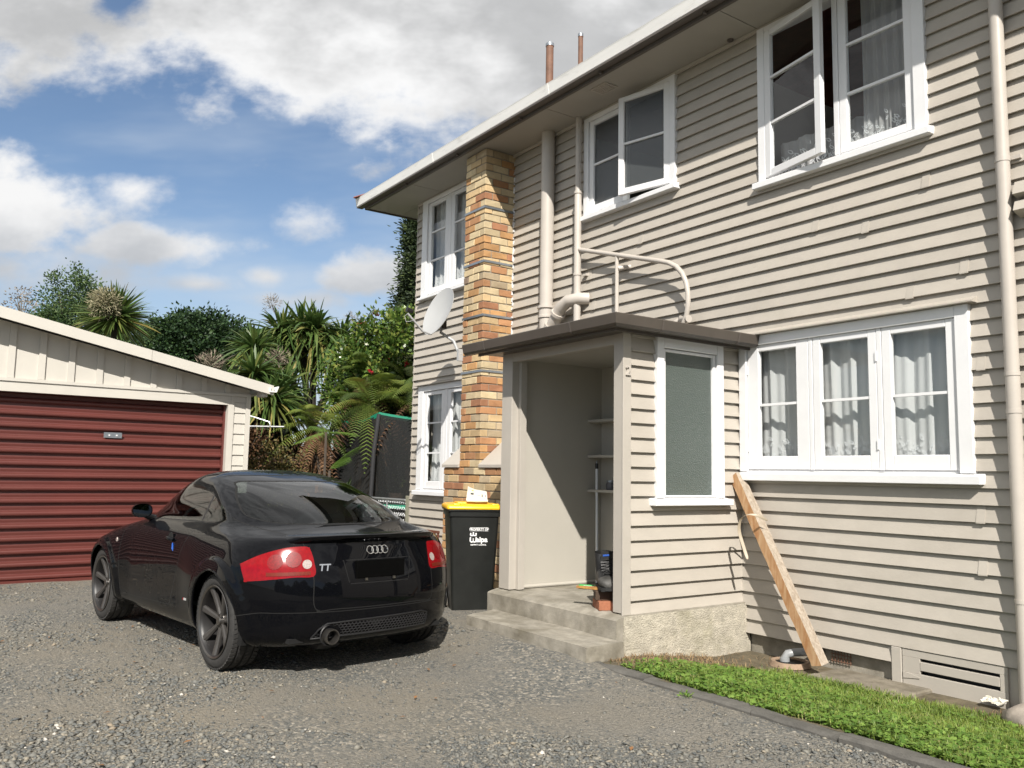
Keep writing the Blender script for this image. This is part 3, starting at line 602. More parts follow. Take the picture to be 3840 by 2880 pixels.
# ---------------------------------------------------------------- porch
PXW = -6.24; PY = -1.335
pw = [(12, 31)]
for k in range(12, 32):
    zb_ = zk(k); zc = zb_ + S * 0.5
    for (a, b_) in segs(-1.262, -0.004, zc, [(-0.955, -0.325, 1.15, 2.40)]):
        link('weatherboard', board_mesh(b_ - a, 'y'), 'board_paint', house, loc=Vector((PX - 0.004, a, zb_)) - HO)
MB().box(PX - 0.01, PX + 0.018, -0.024, -0.001, 0.31, 2.42).build('corner_bead', 'board_paint', house, loc=-HO)
# posts and lintel
MB().box(-4.748, PX + 0.010, PY, -1.262, 0.338, 2.44).build('porch_post', 'trim_beige', house, loc=-HO, bevel=0.003)
MB().box(PX + 0.0105, PX + 0.024, PY - 0.006, -1.260, 0.325, 2.42).build('corner_board', 'trim_beige', house, loc=-HO, bevel=0.002)
MB().box(PXW, -6.085, PY, -1.25, 0.338, 2.44).build('porch_post', 'trim_beige', house, loc=-HO, bevel=0.003)
MB().box(-6.0845, -6.045, PY + 0.07, -1.20, 0.338, 2.33).build('door_stop', 'trim_beige', house, loc=-HO, bevel=0.002)
MB().box(-6.0848, -4.7482, PY + 0.004, -1.27, 2.325, 2.44).build('lintel', 'trim_beige', house, loc=-HO, bevel=0.003)
# linings
MB().box(PXW + 0.01, -6.13, -1.2495, 0.0, 0.338, 2.45).build('porch_wall', 'plaster', house, loc=-HO)
MB().box(-6.1295, -4.745, -0.25, -0.06, 0.338, 2.45).build('porch_wall', 'plaster', house, loc=-HO)
MB().box(-4.735, PX - 0.006, -1.2615, -0.95, 0.338, 2.45).box(-4.735, PX - 0.006, -0.33, -0.03, 0.338, 2.45).box(-4.735, PX - 0.006, -0.95, -0.33, 0.338, 1.17).build('porch_wall', 'plaster', house, loc=-HO)
MB().box(PXW + 0.02, PX - 0.01, -1.262, -0.0, 2.362, 2.40).build('porch_ceiling', 'plaster', house, loc=-HO)
MB().tube([(-6.118, -1.245, 0.350), (-6.118, -0.252, 0.350)], 0.016, 8).build('skirting', 'plaster', house, loc=-HO, smooth=True)
# slab and step
mb = MB(); mb.prism([(-1.425, -0.3), (-1.425, 0.300), (-1.415, 0.308), (-1.33, 0.330), (-0.02, 0.337), (-0.02, -0.3)], 'x', -6.28, -4.6065); hb(mb, 'porch_slab', 'concrete')
def lumpy(mb, name, m, cuts, amp, sd_):
    me = mb.mesh(name); bm = bmesh.new(); bm.from_mesh(me)
    bmesh.ops.triangulate(bm, faces=bm.faces); bmesh.ops.subdivide_edges(bm, edges=bm.edges, cuts=cuts, use_grid_fill=True)
    bm.normal_update(); rr = random.Random(sd_)
    from mathutils import noise
    for v in bm.verts: v.co += v.normal * (noise.noise(v.co * 9.0) * amp + noise.noise(v.co * 31.0) * amp * 0.6)
    bm.to_mesh(me); bm.free(); return link(name, me, m, house, loc=-HO)
lumpy(MB().prism([(-6.03, -1.795), (-4.505, -1.790), (-4.53, -1.427), (-6.16, -1.427)], 'z', -0.3, 0.170), 'step', 'concrete', 14, 0.005, 3)
lumpy(MB().box(-4.90, -4.600, -1.355, 0.02, -0.35, 0.322), 'porch_foundation', 'roughcast', 16, 0.007, 5)
# porch roof: slab, fascia, gutter on three sides
GX, GY = -4.412, -1.619
mb = MB(); mb.prism([(PXW - 0.11, -1.50), (PX + 0.12, -1.50), (PX + 0.12, -0.03), (PXW - 0.11, -0.03)], 'z', 2.4015, 2.47); hb(mb, 'porch_roof', 'porch_roof_brown')
MB().box(PXW - 0.125, PX + 0.135, -1.520, -1.501, 2.385, 2.47).box(PX + 0.1205, PX + 0.135, -1.500, -0.03, 2.385, 2.47).build('porch_fascia', 'porch_roof_brown', house, loc=-HO)
def gprof(o):   # (outward distance, z)
    return [(o - 0.105, 2.474), (o - 0.105, 2.418), (o - 0.092, 2.404), (o - 0.035, 2.402), (o - 0.015, 2.420), (o, 2.488), (o - 0.002, 2.494), (o - 0.012, 2.494), (o - 0.024, 2.428), (o - 0.094, 2.416)]
pa = gprof(0)
vs = []; n_ = len(pa)
for corner in ('L', 'C', 'R'):
    for (d, z_) in pa:
        if corner == 'L': vs.append((-6.49, GY - d, z_))
        elif corner == 'C': vs.append((GX + d, GY - d, z_))
        else: vs.append((GX + d, -0.045, z_))
fs = [(s_ * n_ + i, s_ * n_ + (i + 1) % n_, (s_ + 1) * n_ + (i + 1) % n_, (s_ + 1) * n_ + i) for s_ in range(2) for i in range(n_)] + [tuple(range(n_)), tuple(range(2 * n_, 3 * n_))]
pg = MB().add(vs, fs).build('porch_gutter', 'porch_roof_brown', house, loc=-HO)
for gx in (-6.15, -4.95): MB().prism([(GY - d - (0.003 if d > -0.09 else 0), z_ - 0.003) for d, z_ in pa[2:6]] + [(GY + 0.004, 2.49), (GY + 0.09, 2.408)], 'x', gx, gx + 0.018).build('gutter_joint', 'fascia_brown', pg)
for gy in (-1.15, -0.30): MB().prism([(GX + d + (0.003 if d > -0.09 else 0), z_ - 0.003) for d, z_ in pa[2:6]] + [(GX - 0.004, 2.49), (GX - 0.09, 2.408)], 'y', gy, gy + 0.018).build('gutter_joint', 'fascia_brown', pg)
# shelves on the back wall of the porch, a jar
for z_ in (1.845, 1.512, 1.191): MB().box(-6.128, -5.75, -0.42, -0.2505, z_ - 0.012, z_ + 0.012).build('shelf', 'plaster', house, loc=-HO)
MB().box(-5.55, -4.80, -0.275, -0.2505, 0.34, 2.30).build('front_door', 'plaster', house, loc=-HO)
# house number
def text_mesh(name, body, size, ext=0.0, offset=0.0, shear=0.0, align='CENTER'):
    cu = bpy.data.curves.new(name, 'FONT'); cu.body = body; cu.size = size; cu.extrude = ext; cu.offset = offset; cu.shear = shear; cu.align_x = align; cu.resolution_u = 4
    o = bpy.data.objects.new(name, cu); C.objects.link(o); dg = bpy.context.evaluated_depsgraph_get(); dg.update()
    me = bpy.data.meshes.new_from_object(o.evaluated_get(dg)); bpy.data.objects.remove(o); bpy.data.curves.remove(cu); me.name = name; return me
link('house_number', text_mesh('house_number', '2', 0.10, 0.006, 0.002), 'pipe_paint', house, loc=Vector((PX + 0.031, -1.296, 2.085)) - HO, rot=(rad(90), 0, rad(90)))

# ---------------------------------------------------------------- under-floor hatch, vent, apron, drain
MB().box(-3.356, -3.285, -0.035, 0.05, -0.08, 0.205).build('hatch_jamb', 'trim_beige', house, loc=-HO, bevel=0.003)
hm = MB(); y0, y1 = -0.028, -0.004
hm.box(-3.28, -2.60, y0, y1, 0.155, 0.205).box(-3.28, -2.60, y0, y1, -0.058, 0.052).box(-3.28, -3.158, y0 + 0.0005, y1, 0.052, 0.155).box(-2.648, -2.60, y0 + 0.0005, y1, 0.052, 0.155)
hatch = hm.build('hatch', 'trim_beige', house, loc=-HO, bevel=0.002)
MB().box(-3.156, -2.650, y0 - 0.002, y1, 0.078, 0.134).build('hatch_board', 'trim_beige', hatch, bevel=0.002)
MB().box(-3.17, -2.64, 0.03, 0.055, 0.03, 0.17).build('hatch_backing', 'black_plastic', hatch)
MB().prism([(-3.275, 0.055), (-3.275, 0.012), (-3.16, 0.026), (-3.16, 0.034)], 'y', y0 - 0.006, y0 - 0.001).build('hinge', 'trim_beige', hatch)
MB().box(-2.60, 3.2, -0.012, 0.05, -0.1, 0.202).build('base_board', 'trim_beige', house, loc=-HO)
for i in range(7): MB().tube([(-3.85 + i * 0.025, 0.015, 0.0), (-3.85 + i * 0.025, 0.015, 0.098)], 0.003, 5).build('vent_bar', 'flue_rust', house, loc=-HO)
for i in range(4): MB().tube([(-3.86, 0.012, 0.015 + i * 0.025), (-3.69, 0.012, 0.015 + i * 0.025)], 0.003, 5).build('vent_bar', 'flue_rust', house, loc=-HO)
# ================================================================ chimney (a part of the house, its bricks one by one)
CX0, CX1, CY = -8.42, -7.988, -0.432
BX0, BX1 = -8.775, -7.55                       # wide base
chim = MB().box(CX0 + 0.010, CX1 - 0.010, CY + 0.010, 0.01, 1.30, 5.128).build('chimney', 'mortar', house, loc=-HO)
MB().box(BX0 + 0.010, BX1 - 0.010, CY + 0.010, 0.01, -0.2, 1.405).build('chimney_base', 'mortar', chim)
CO = HO                                        # chimney carries -HO, so its children use world coordinates
bm_cache = {}
def brick_mesh(lx, ly, h):
    key = (round(lx, 3), round(ly, 3), round(h, 3))
    if key not in bm_cache:
        bm_cache[key] = []
        for q in range(3):
            mb = MB().box(0, lx, 0, ly, 0, h); me = mb.mesh('brick', bevel=0.005)
            for v in me.vertices: v.co += Vector((random.uniform(-1, 1), random.uniform(-1, 1), random.uniform(-1, 1))) * 0.0025
            bm_cache[key].append(me)
    return random.choice(bm_cache[key])
def brick_col(z):
    u = random.random()
    if z > 3.2: w = [0.40, 0.20, 0.17, 0.10, 0.05, 0.05, 0.03]
    elif z > 1.4: w = [0.17, 0.24, 0.27, 0.19, 0.07, 0.05, 0.01]
    else: w = [0.18, 0.20, 0.08, 0.20, 0.14, 0.20, 0.0]
    return 'brick%d' % random.choices(range(7), w)[0]
def put_brick(x, y, z, lx, ly, h):
    me = brick_mesh(lx, ly, h); o = bpy.data.objects.new('brick', me); C.objects.link(o); o.parent = chim
    if not me.materials: me.materials.append(None)
    o.material_slots[0].link = 'OBJECT'; o.material_slots[0].material = MT[brick_col(z)]
    o.location = (x + random.uniform(-0.0025, 0.0025), y + random.uniform(-0.003, 0.003), z + random.uniform(-0.002, 0.002))
ch_h, j = 0.0865, 0.011
bh = ch_h - j
def course(z, x0, x1, odd, full_side=True):
    # front face: header/stretcher bond, corner brick alternates with the side face
    fl = 0.215 if odd else 0.10
    xs_ = [x1]; x = x1 - (fl + j); xs_.append(x)
    while x - 0.225 > x0 + 0.06: x -= 0.225; xs_.append(x)
    xs_.append(x0)
    for i in range(len(xs_) - 1):
        hi_, lo_ = xs_[i], xs_[i + 1] + (j if i < len(xs_) - 2 else 0)
        if i == 0:
            ly = 0.10 if odd else 0.215
            put_brick(lo_, CY, z, hi_ - lo_, ly, bh)
            y = CY + ly + j
            while y < -0.03:
                l2 = min(0.214, -0.004 - y); put_brick(x1 - 0.10, y, z, 0.10, l2, bh); y += l2 + j
        else: put_brick(lo_, CY, z, hi_ - lo_, 0.10, bh)
    # narrow return on the hidden west side is the mortar core
z = 1.407 - 16 * ch_h; i = 0
while z + bh < 1.4075:
    course(z, BX0, BX1, i % 2 == 0); z += ch_h; i += 1
z = 1.407
while z < 5.10:
    course(z, CX0, CX1, i % 2 == 0); z += ch_h; i += 1
# sloping weatherings at both shoulders
for (a, b_) in ((BX0 - 0.02, CX0 - 0.003), (CX1 + 0.003, BX1 + 0.02)):
    MB().prism([(CY - 0.02, 1.40), (CY - 0.02, 1.435), (-0.03, 1.79), (-0.002, 1.79), (-0.002, 1.40)], 'x', a, b_).build('shoulder_cap', 'trim_beige', chim, bevel=0.003)
# steel straps
for z in (4.417, 3.776, 3.144, 2.50):
    MB().box(CX0 - 0.004, CX1 + 0.004, CY - 0.010, CY - 0.005, z - 0.013, z + 0.013).box(CX1 + 0.005, CX1 + 0.010, CY - 0.010, 0.0, z - 0.013, z + 0.013).build('steel_strap', 'galv', chim)
# crumbling pointing beside the wall
mb = MB()
for q in range(60):
    z = random.uniform(2.5, 4.9); mb.box(CX1 + 0.001, CX1 + random.uniform(0.004, 0.02), -0.03 - random.uniform(0, 0.012), -0.02, z, z + random.uniform(0.01, 0.05))
mb.build('pointing', 'white_paint', chim)

# ================================================================ garage
GA = rad(2.0)
garage = empty('garage', (-11.18, -4.3, 0), rad(92.0))      # local x runs along the front towards the house, -y... front faces local -y
tag(garage, 'cream garage with red roller door under a low gable', 'garage')
# local frame: x = along the front (+ towards the house), y = into the building, z up
GXL, GXR = -6.6, 2.283
ridge = (GXL + GXR) / 2
slope = (3.086 - 2.439) / (2.499 + 0.659)
def roof_z(x): return 2.439 + slope * (2.499 - x) if x > ridge else 2.439 + slope * (2.499 - (2 * ridge - x))
# side and back walls
MB().box(GXR - 0.06, GXR - 0.01, 0.05, 6.0, -0.1, 2.40).build('wall', 'garage_cream', garage)
MB().box(GXL, GXL + 0.05, 0.05, 6.0, -0.1, 2.40).box(GXL, GXR, 5.95, 6.0, -0.1, 2.40).build('wall', 'garage_cream', garage)
# gable sheet with battens
mb = MB(); mb.prism([(GXL, 2.31), (GXR, 2.31), (GXR, roof_z(GXR) - 0.09), (ridge, roof_z(ridge) - 0.09), (GXL, roof_z(GXL) - 0.09)], 'y', 0.0, 0.05); mb.build('gable_sheet', 'garage_cream', garage)
x = -0.508 + 0.3115 * 8; xs_ = []
while x > GXL: xs_.append(x); x -= 0.3115
for x in xs_:
    MB().prism([(x - 0.035, 2.335), (x + 0.035, 2.335), (x + 0.035, roof_z(x) - 0.10), (x - 0.035, roof_z(x) - 0.10)], 'y', -0.022, -0.001).build('batten', 'garage_cream', garage)
# roof, barge boards
mb = MB(); mb.prism([(2.50, roof_z(2.50) + 0.0), (ridge, roof_z(ridge)), (2 * ridge - 2.50, roof_z(2.50)), (2 * ridge - 2.50, roof_z(2.5) - 0.03), (ridge, roof_z(ridge) - 0.03), (2.50, roof_z(2.50) - 0.03)], 'y', -0.27, 6.3); mb.build('roof', 'garage_roof', garage)
def barge(a, b_, nm='barge_board'):
    MB().prism([(a, roof_z(a) - 0.115), (b_, roof_z(b_) - 0.115), (b_, roof_z(b_) + 0.012), (a, roof_z(a) + 0.012)], 'y', -0.30, -0.272).build(nm, 'garage_cream', garage)
for (a, b_) in ((0.945, 2.499), (ridge + 0.0, 0.941), (2 * ridge - 2.499, ridge - 0.002)): barge(a, b_)
mb = MB(); mb.prism([(2.44, roof_z(2.44) - 0.05), (ridge, roof_z(ridge) - 0.05), (2 * ridge - 2.44, roof_z(2.44) - 0.05), (2 * ridge - 2.44, roof_z(2.44) - 0.06), (ridge, roof_z(ridge) - 0.06), (2.44, roof_z(2.44) - 0.06)], 'y', -0.27, -0.001); mb.build('eave_lining', 'garage_cream', garage)
MB().prism([(2.44, 2.36), (2.53, 2.36), (2.56, 2.44), (2.545, 2.44), (2.52, 2.375), (2.45, 2.375), (2.45, 2.43), (2.44, 2.43)], 'y', -0.33, 6.3).build('gutter', 'gutter_white', garage)
MB().box(2.36, 2.44, -0.24, -0.05, 2.30, 2.375).build('eave_block', 'garage_cream', garage)
# header, jambs, corner boards
MB().box(GXL, GXR + 0.005, -0.040, -0.001, 2.295, 2.332).build('drip_board', 'garage_cream', garage)
MB().box(GXL, 2.03, -0.024, 0.05, 2.178, 2.294).build('door_header', 'garage_cream', garage)
MB().box(1.995, 2.075, -0.030, 0.18, -0.05, 2.177).box(2.031, 2.075, -0.030, 0.05, 2.177, 2.294).build('door_jamb', 'garage_cream', garage)
MB().box(2.233, 2.295, -0.030, 0.05, -0.05, 2.30).build('corner_board', 'garage_cream', garage)
for q in range(17):
    z = 2.22 - q * 0.139
    if z > -0.1: MB().prism([(0.0, z), (-0.020, z), (-0.004, z + 0.139), (0.0, z + 0.139)], 'x', 2.0755, 2.2325).build('weatherboard', 'garage_cream', garage)
# roller door, slat by slat
door = empty('roller_door', (0, 0, 0), 0, garage)
dl = 1.990 - (-3.25)
sp_h = 0.1453
prof = [(0.0, 0.0), (-0.036, 0.008), (-0.042, 0.020), (-0.042, 0.036), (-0.034, 0.048), (0.002, 0.062), (0.004, 0.072), (0.000, 0.100), (0.004, 0.128), (0.004, 0.1405), (0.0, 0.1453), (0.012, 0.1453), (0.012, 0.0)]
sl_me = MB().prism([(y_ + 0.125, z_) for y_, z_ in prof], 'x', 0, dl).mesh('slat')
for q in range(15):
    link('slat', sl_me, 'door_red', door, loc=(-3.25, 0, 1.917 - (q - 1) * sp_h))
MB().box(-3.25, 1.985, 0.075, 0.135, -0.02, 0.026).build('bottom_rail', 'door_red', door)
MB().box(1.9705, 1.9945, 0.06, 0.16, 0.0, 2.178).build('guide', 'door_red', door)
MB().box(-3.25, 1.99, 0.18, 0.19, -0.05, 2.3).build('backing', 'interior_dark', door)
h_ = MB().box(0.535, 0.742, 0.070, 0.082, 1.688, 1.757).build('handle_plate', 'galv', door, bevel=0.003)
for x in (0.595, 0.68): MB().lathe([(0.0, -0.008), (0.010, -0.008), (0.010, 0)], 10, 'y', (x, 0.070, 1.722)).build('screw', 'white_paint', h_)
MB().box(-3.45, -3.26, -0.03, 0.10, -0.05, 2.177).build('door_jamb', 'garage_cream', garage)
MB().box(GXL, -3.4505, -0.02, 0.05, -0.05, 2.294).build('wall', 'garage_cream', garage)
# ================================================================ car: a low black coupe
car = empty('car', (-5.981, -3.056, 0.0), rad(187.0))
tag(car, 'black two-door coupe with red tail lights parked on the gravel', 'car')
def carpaint():
    m = bpy.data.materials.new('car_paint'); m.use_nodes = True; MT['car_paint'] = m
    N = m.node_tree.nodes; L = m.node_tree.links; b = N['Principled BSDF']
    b.inputs['Base Color'].default_value = (0.0022, 0.0024, 0.0034, 1); b.inputs['Roughness'].default_value = 0.35; b.inputs['Specular IOR Level'].default_value = 0.02
    b.inputs['Coat Weight'].default_value = 0.62; b.inputs['Coat Roughness'].default_value = 0.018; b.inputs['Coat IOR'].default_value = 1.38
    tco = N.new('ShaderNodeTexCoord'); nz = N.new('ShaderNodeTexNoise'); nz.inputs['Scale'].default_value = 4.0; nz.inputs['Detail'].default_value = 8; L.new(tco.outputs['Object'], nz.inputs['Vector'])
    mr = N.new('ShaderNodeMapRange'); L.new(nz.outputs[0], mr.inputs[0]); mr.inputs[1].default_value = 0.45; mr.inputs[2].default_value = 0.8; mr.inputs[3].default_value = 0.004; mr.inputs[4].default_value = 0.03
    L.new(mr.outputs[0], b.inputs['Coat Roughness'])
    bp = N.new('ShaderNodeBump'); n2 = N.new('ShaderNodeTexNoise'); n2.inputs['Scale'].default_value = 2.6; n2.inputs['Detail'].default_value = 2; L.new(tco.outputs['Object'], n2.inputs['Vector'])
    bp.inputs['Strength'].default_value = 0.05; bp.inputs['Distance'].default_value = 0.02; L.new(n2.outputs[0], bp.inputs['Height']); L.new(bp.outputs[0], b.inputs['Coat Normal'])
carpaint()
mat('plate_black', (0.0015, 0.0015, 0.0015), 0.8, 0.1, 10, spec=0.05)
mat('car_trim', (0.010, 0.010, 0.011), 0.45, 0.1, 10)
mat('panel_gap', (0.002, 0.002, 0.002), 0.9, 0.1, 10)
mat('tyre', (0.026, 0.025, 0.024), 0.75, 0.25, 30, 0.3, 90, stain=((0.06, 0.055, 0.05), 0.55, 0.8, 0.5), sscale=8)
mat('rim_grey', (0.058, 0.054, 0.051), 0.38, 0.08, 8, metal=0.3)
mat('rim_dark', (0.012, 0.011, 0.011), 0.45, 0.1, 8)
mat('rim_edge', (0.16, 0.15, 0.14), 0.3, 0.08, 8, metal=0.9)
mat('brake_steel', (0.30, 0.30, 0.30), 0.4, 0.1, 20, metal=0.8)
mat('chrome', (0.75, 0.76, 0.78), 0.12, 0.02, 5, metal=1.0)
mat('mirror_glass', (0.14, 0.15, 0.155), 0.03, 0.02, 5, metal=1.0)
mat('tail_red', (0.21, 0.001, 0.004), 0.14, 0.18, 40, spec=0.4)
mat('tail_dark', (0.155, 0.001, 0.003), 0.35, 0.40, 110, spec=0.15)
mat('tail_amber', (0.13, 0.014, 0.005), 0.3, 0.3, 110, spec=0.3)
mat('tail_clear', (0.33, 0.28, 0.26), 0.3, 0.3, 110, spec=0.3)
mat('seat_cloth', (0.015, 0.015, 0.017), 0.8, 0.2, 20)
glass('car_glass', (0.30, 0.34, 0.33), ior=1.32)
KN = np.array([
 (0.195, -.60, 3.02, .765, -.08, 2.7, 2.40, 2.4), (0.235, -.675, 3.14, .808, -.10, 2.6, 2.45, 2.4), (0.30, -.715, 3.24, .832, -.10, 2.55, 2.45, 2.5), (0.40, -.728, 3.28, .845, -.10, 2.5, 2.45, 2.5),
 (0.50, -.733, 3.27, .853, -.10, 2.5, 2.45, 2.5), (0.60, -.722, 3.20, .855, -.10, 2.5, 2.40, 2.5), (0.70, -.697, 3.02, .847, -.10, 2.5, 2.20, 2.6), (0.78, -.670, 2.72, .830, -.08, 2.5, 1.95, 2.9),
 (0.84, -.648, 2.42, .806, -.06, 2.5, 1.70, 3.0), (0.878, -.632, 2.22, .779, .02, 2.55, 1.50, 3.0), (0.902, -.560, 2.13, .755, .16, 2.65, 1.40, 3.0), (0.928, -.435, 2.07, .726, .32, 2.8, 1.30, 3.0),
 (0.956, -.335, 2.05, .704, .44, 2.9, 1.30, 2.9), (1.00, -.225, 1.98, .684, .50, 3.0, 1.22, 2.8), (1.06, -.080, 1.89, .658, .56, 3.0, 1.18, 2.7), (1.12, .075, 1.79, .628, .64, 2.9, 1.15, 2.6),
 (1.18, .250, 1.68, .594, .73, 2.8, 1.12, 2.5), (1.23, .420, 1.575, .555, .82, 2.7, 1.10, 2.4), (1.27, .585, 1.47, .507, .90, 2.5, 1.08, 2.4), (1.30, .735, 1.35, .437, .95, 2.4, 1.06, 2.35),
 (1.32, .860, 1.22, .337, 1.00, 2.3, 1.04, 2.3), (1.331, .945, 1.11, .19, 1.02, 2.2, 1.035, 2.2), (1.3345, 1.015, 1.041, .02, 1.025, 2.1, 1.030, 2.1)])
def catmull(K, n):
    P = np.vstack([2 * K[0] - K[1], K, 2 * K[-1] - K[-2]]); out = []
    for t in np.linspace(0, len(K) - 1, n):
        i = min(int(t), len(K) - 2); u = t - i; a, b_, c, d = P[i], P[i + 1], P[i + 2], P[i + 3]
        out.append(0.5 * ((2 * b_) + (-a + c) * u + (2 * a - 5 * b_ + 4 * c - d) * u * u + (-a + 3 * b_ - 3 * c + d) * u ** 3))
    return np.array(out)
NR = 250
KD = catmull(KN, NR)
ker = np.exp(-0.5 * (np.arange(-10, 11) / 2.6) ** 2); ker /= ker.sum()
pad = np.vstack([KD[:1]] * 10 + [KD] + [KD[-1:]] * 10); KS = np.stack([np.convolve(pad[:, i], ker, 'valid') for i in range(8)], 1)
KS[:, 1] = np.minimum(KS[:, 1], KS[:, 4] - 0.004); KS[:, 2] = np.maximum(KS[:, 2], KS[:, 6] + 0.004)
WR, WF = (0.0, 0.315), (2.422, 0.315)
nr_, ns_, nf_ = 48, 88, 24
def ring(row):
    z, xr_, xf_, w, xcr, nr, xcf, nf = row
    th = np.linspace(0, math.pi / 2, nr_ + 1)
    # even spacing along the cap
    tt = np.linspace(0, math.pi / 2, 400); cx = np.cos(tt) ** (2 / nr); cy = np.sin(tt) ** (2 / nr); a = xcr - xr_
    s_ = np.concatenate([[0], np.cumsum(np.hypot(np.diff(cx) * a, np.diff(cy) * w))]); q = np.interp(np.linspace(0, s_[-1], nr_ + 1), s_, tt)
    rx = xcr - a * np.cos(q) ** (2 / nr); ry = w * np.sin(q) ** (2 / nr)
    sx_ = np.linspace(xcr, max(xcf, xcr + 0.002), ns_ + 1)[1:]; sy = np.full(ns_, w)
    af = xf_ - xcf; cx = np.cos(tt) ** (2 / nf); cy = np.sin(tt) ** (2 / nf); s_ = np.concatenate([[0], np.cumsum(np.hypot(np.diff(cx) * af, np.diff(cy) * w))]); q = np.interp(np.linspace(s_[-1], 0, nf_ + 1), s_, tt)[1:]
    fx = xcf + af * np.cos(q) ** (2 / nf); fy = w * np.sin(q) ** (2 / nf)
    x = np.concatenate([rx, sx_, fx]); y = np.concatenate([ry, sy, fy])
    # narrow waist at the doors, flared wheel arches
    wz = math.exp(-((z - 0.52) / 0.26) ** 2)
    y = y * (1 - 0.034 * wz * smst(0.35, 0.75, x) * (1 - smst(1.75, 2.1, x)))
    for (wx, wz_) in (WR, WF):
        rr = np.hypot(x - wx, z - wz_); y = y + np.where(y > 0.5, 0.020 * (1 - smst(0.408, 0.432, rr)) * smst(0.5, 0.7, y), 0)
        y = y + np.where(y > 0.4, 0.018 * np.exp(-((x - wx) / 0.42) ** 2) * np.exp(-((z - 0.60) / 0.22) ** 2), 0)
    # recess for the plate and slight tail crease
    return x, y, np.full_like(x, z)
half = []
for row in KS:
    half.append(np.stack(ring(row), 1))
half = np.array(half)                                   # (NR, m, 3) with y >= 0
m_ = half.shape[1]
right = half[:, 1:-1][:, ::-1].copy(); right[:, :, 1] *= -1
full = np.concatenate([half, right], 1); mm = full.shape[1]
i, j_ = np.meshgrid(np.arange(NR - 1), np.arange(mm), indexing='ij'); a = (i * mm + j_).ravel(); b_ = (i * mm + (j_ + 1) % mm).ravel()
F = np.stack([a, a + mm, b_ + mm, b_], 1)
me = np_mesh('car_shell', full.reshape(-1, 3), F)
bm = bmesh.new(); bm.from_mesh(me); bpy.data.meshes.remove(me)
bmesh.ops.recalc_face_normals(bm, faces=bm.faces)
bvh_full = BVHTree.FromBMesh(bm)
def on_body(p, d):
    r_ = bvh_full.ray_cast(Vector(p), Vector(d)); return r_[0], r_[1]
def isocut(g):
    co = np.empty(len(bm.verts) * 3); bm.verts.index_update(); bm.verts.ensure_lookup_table()
    co = np.array([v.co[:] for v in bm.verts]); val = g(co[:, 0], co[:, 1], co[:, 2]); val = np.where(np.abs(val) < 1e-5, 1e-5, val)
    vi = {v: val[k] for k, v in enumerate(bm.verts)}; on = set(); touched = set()
    for e in list(bm.edges):
        v1_, v2_ = e.verts; f1, f2 = vi[v1_], vi[v2_]
        if f1 * f2 < 0:
            for f in e.link_faces: touched.add(f)
            ne, nv = bmesh.utils.edge_split(e, v1_, f1 / (f1 - f2)); on.add(nv); vi[nv] = 0.0
    for f in touched:
        if not f.is_valid: continue
        vs = [v for v in f.verts if v in on]
        if len(vs) == 2:
            try: bmesh.utils.face_split(f, vs[0], vs[1])
            except ValueError: pass
def poly_sdf(P, x, y):
    P = np.asarray(P, float); d = np.full(x.shape, 1e9); ins = np.zeros(x.shape, bool)
    for k in range(len(P)):
        a_, b2 = P[k], P[(k + 1) % len(P)]; e = b2 - a_; wx, wy = x - a_[0], y - a_[1]
        t = np.clip((wx * e[0] + wy * e[1]) / (e @ e), 0, 1); d = np.minimum(d, np.hypot(wx - e[0] * t, wy - e[1] * t))
        c = (a_[1] <= y) != (b2[1] <= y)
        with np.errstate(divide='ignore', invalid='ignore'): xi_ = a_[0] + (y - a_[1]) / (e[1] if e[1] != 0 else 1e-12) * e[0]
        ins ^= c & (x < xi_)
    return np.where(ins, -d, d)
def smooth_poly(P, n=10):
    P = np.asarray(P, float); out = []; k = len(P)
    for i in range(k):
        a_, b2, c, d = P[i - 1], P[i], P[(i + 1) % k], P[(i + 2) % k]
        for u in np.arange(n) / n: out.append(0.5 * ((2 * b2) + (-a_ + c) * u + (2 * a_ - 5 * b2 + 4 * c - d) * u * u + (-a_ + 3 * b2 - 3 * c + d) * u ** 3))
    return np.array(out)
SW = smooth_poly([(1.74, .930), (1.2, .936), (.75, .946), (.32, .957), (.12, .960), (.20, 1.005), (.38, 1.062), (.60, 1.125), (.82, 1.175), (1.02, 1.205), (1.22, 1.208), (1.42, 1.165), (1.59, 1.085), (1.70, .995)], 8)
RWp = smooth_poly([(-.30, .962), (0, .9615), (.30, .962), (.50, .970), (.605, 1.000), (.615, 1.045), (.575, 1.13), (.515, 1.20), (.455, 1.240), (.2, 1.246), (0, 1.248), (-.2, 1.246), (-.455, 1.240), (-.515, 1.20), (-.575, 1.13), (-.615, 1.045), (-.605, 1.000), (-.50, .970)], 6)
TL = smooth_poly([(-.134, .655), (-.118, .75), (-.085, .822), (-.067, .836), (-.02, .838), (.08, .826), (.22, .785), (.345, .728), (.352, .715), (.312, .626), (.30, .617), (.10, .636), (-.02, .648)], 5)
WS = smooth_poly([(-.60, .985), (0, .962), (.60, .985), (.52, 1.15), (.42, 1.272), (0, 1.285), (-.42, 1.272), (-.52, 1.15)], 6)
DR = np.array([(.56, .944), (.60, .86), (.66, .76), (.745, .60), (.82, .44), (.865, .335), (.90, .318), (1.3, .305), (1.7, .292), (1.93, .288), (1.965, .32), (1.985, .55), (1.96, .80), (1.88, .90), (1.74, .925)])
big = 1.0
g_side = lambda x, y, z: np.maximum(poly_sdf(SW, x, z), 0.35 - np.abs(y))
g_pil = lambda x, y, z: np.maximum(np.abs(x - (.615 + (z - .95) * 0.03)) - 0.016, g_side(x, y, z))
g_rear = lambda x, y, z: np.maximum(poly_sdf(RWp, y, z), x - 0.75)
g_ws = lambda x, y, z: np.maximum(poly_sdf(WS, y, z), 1.10 - x)
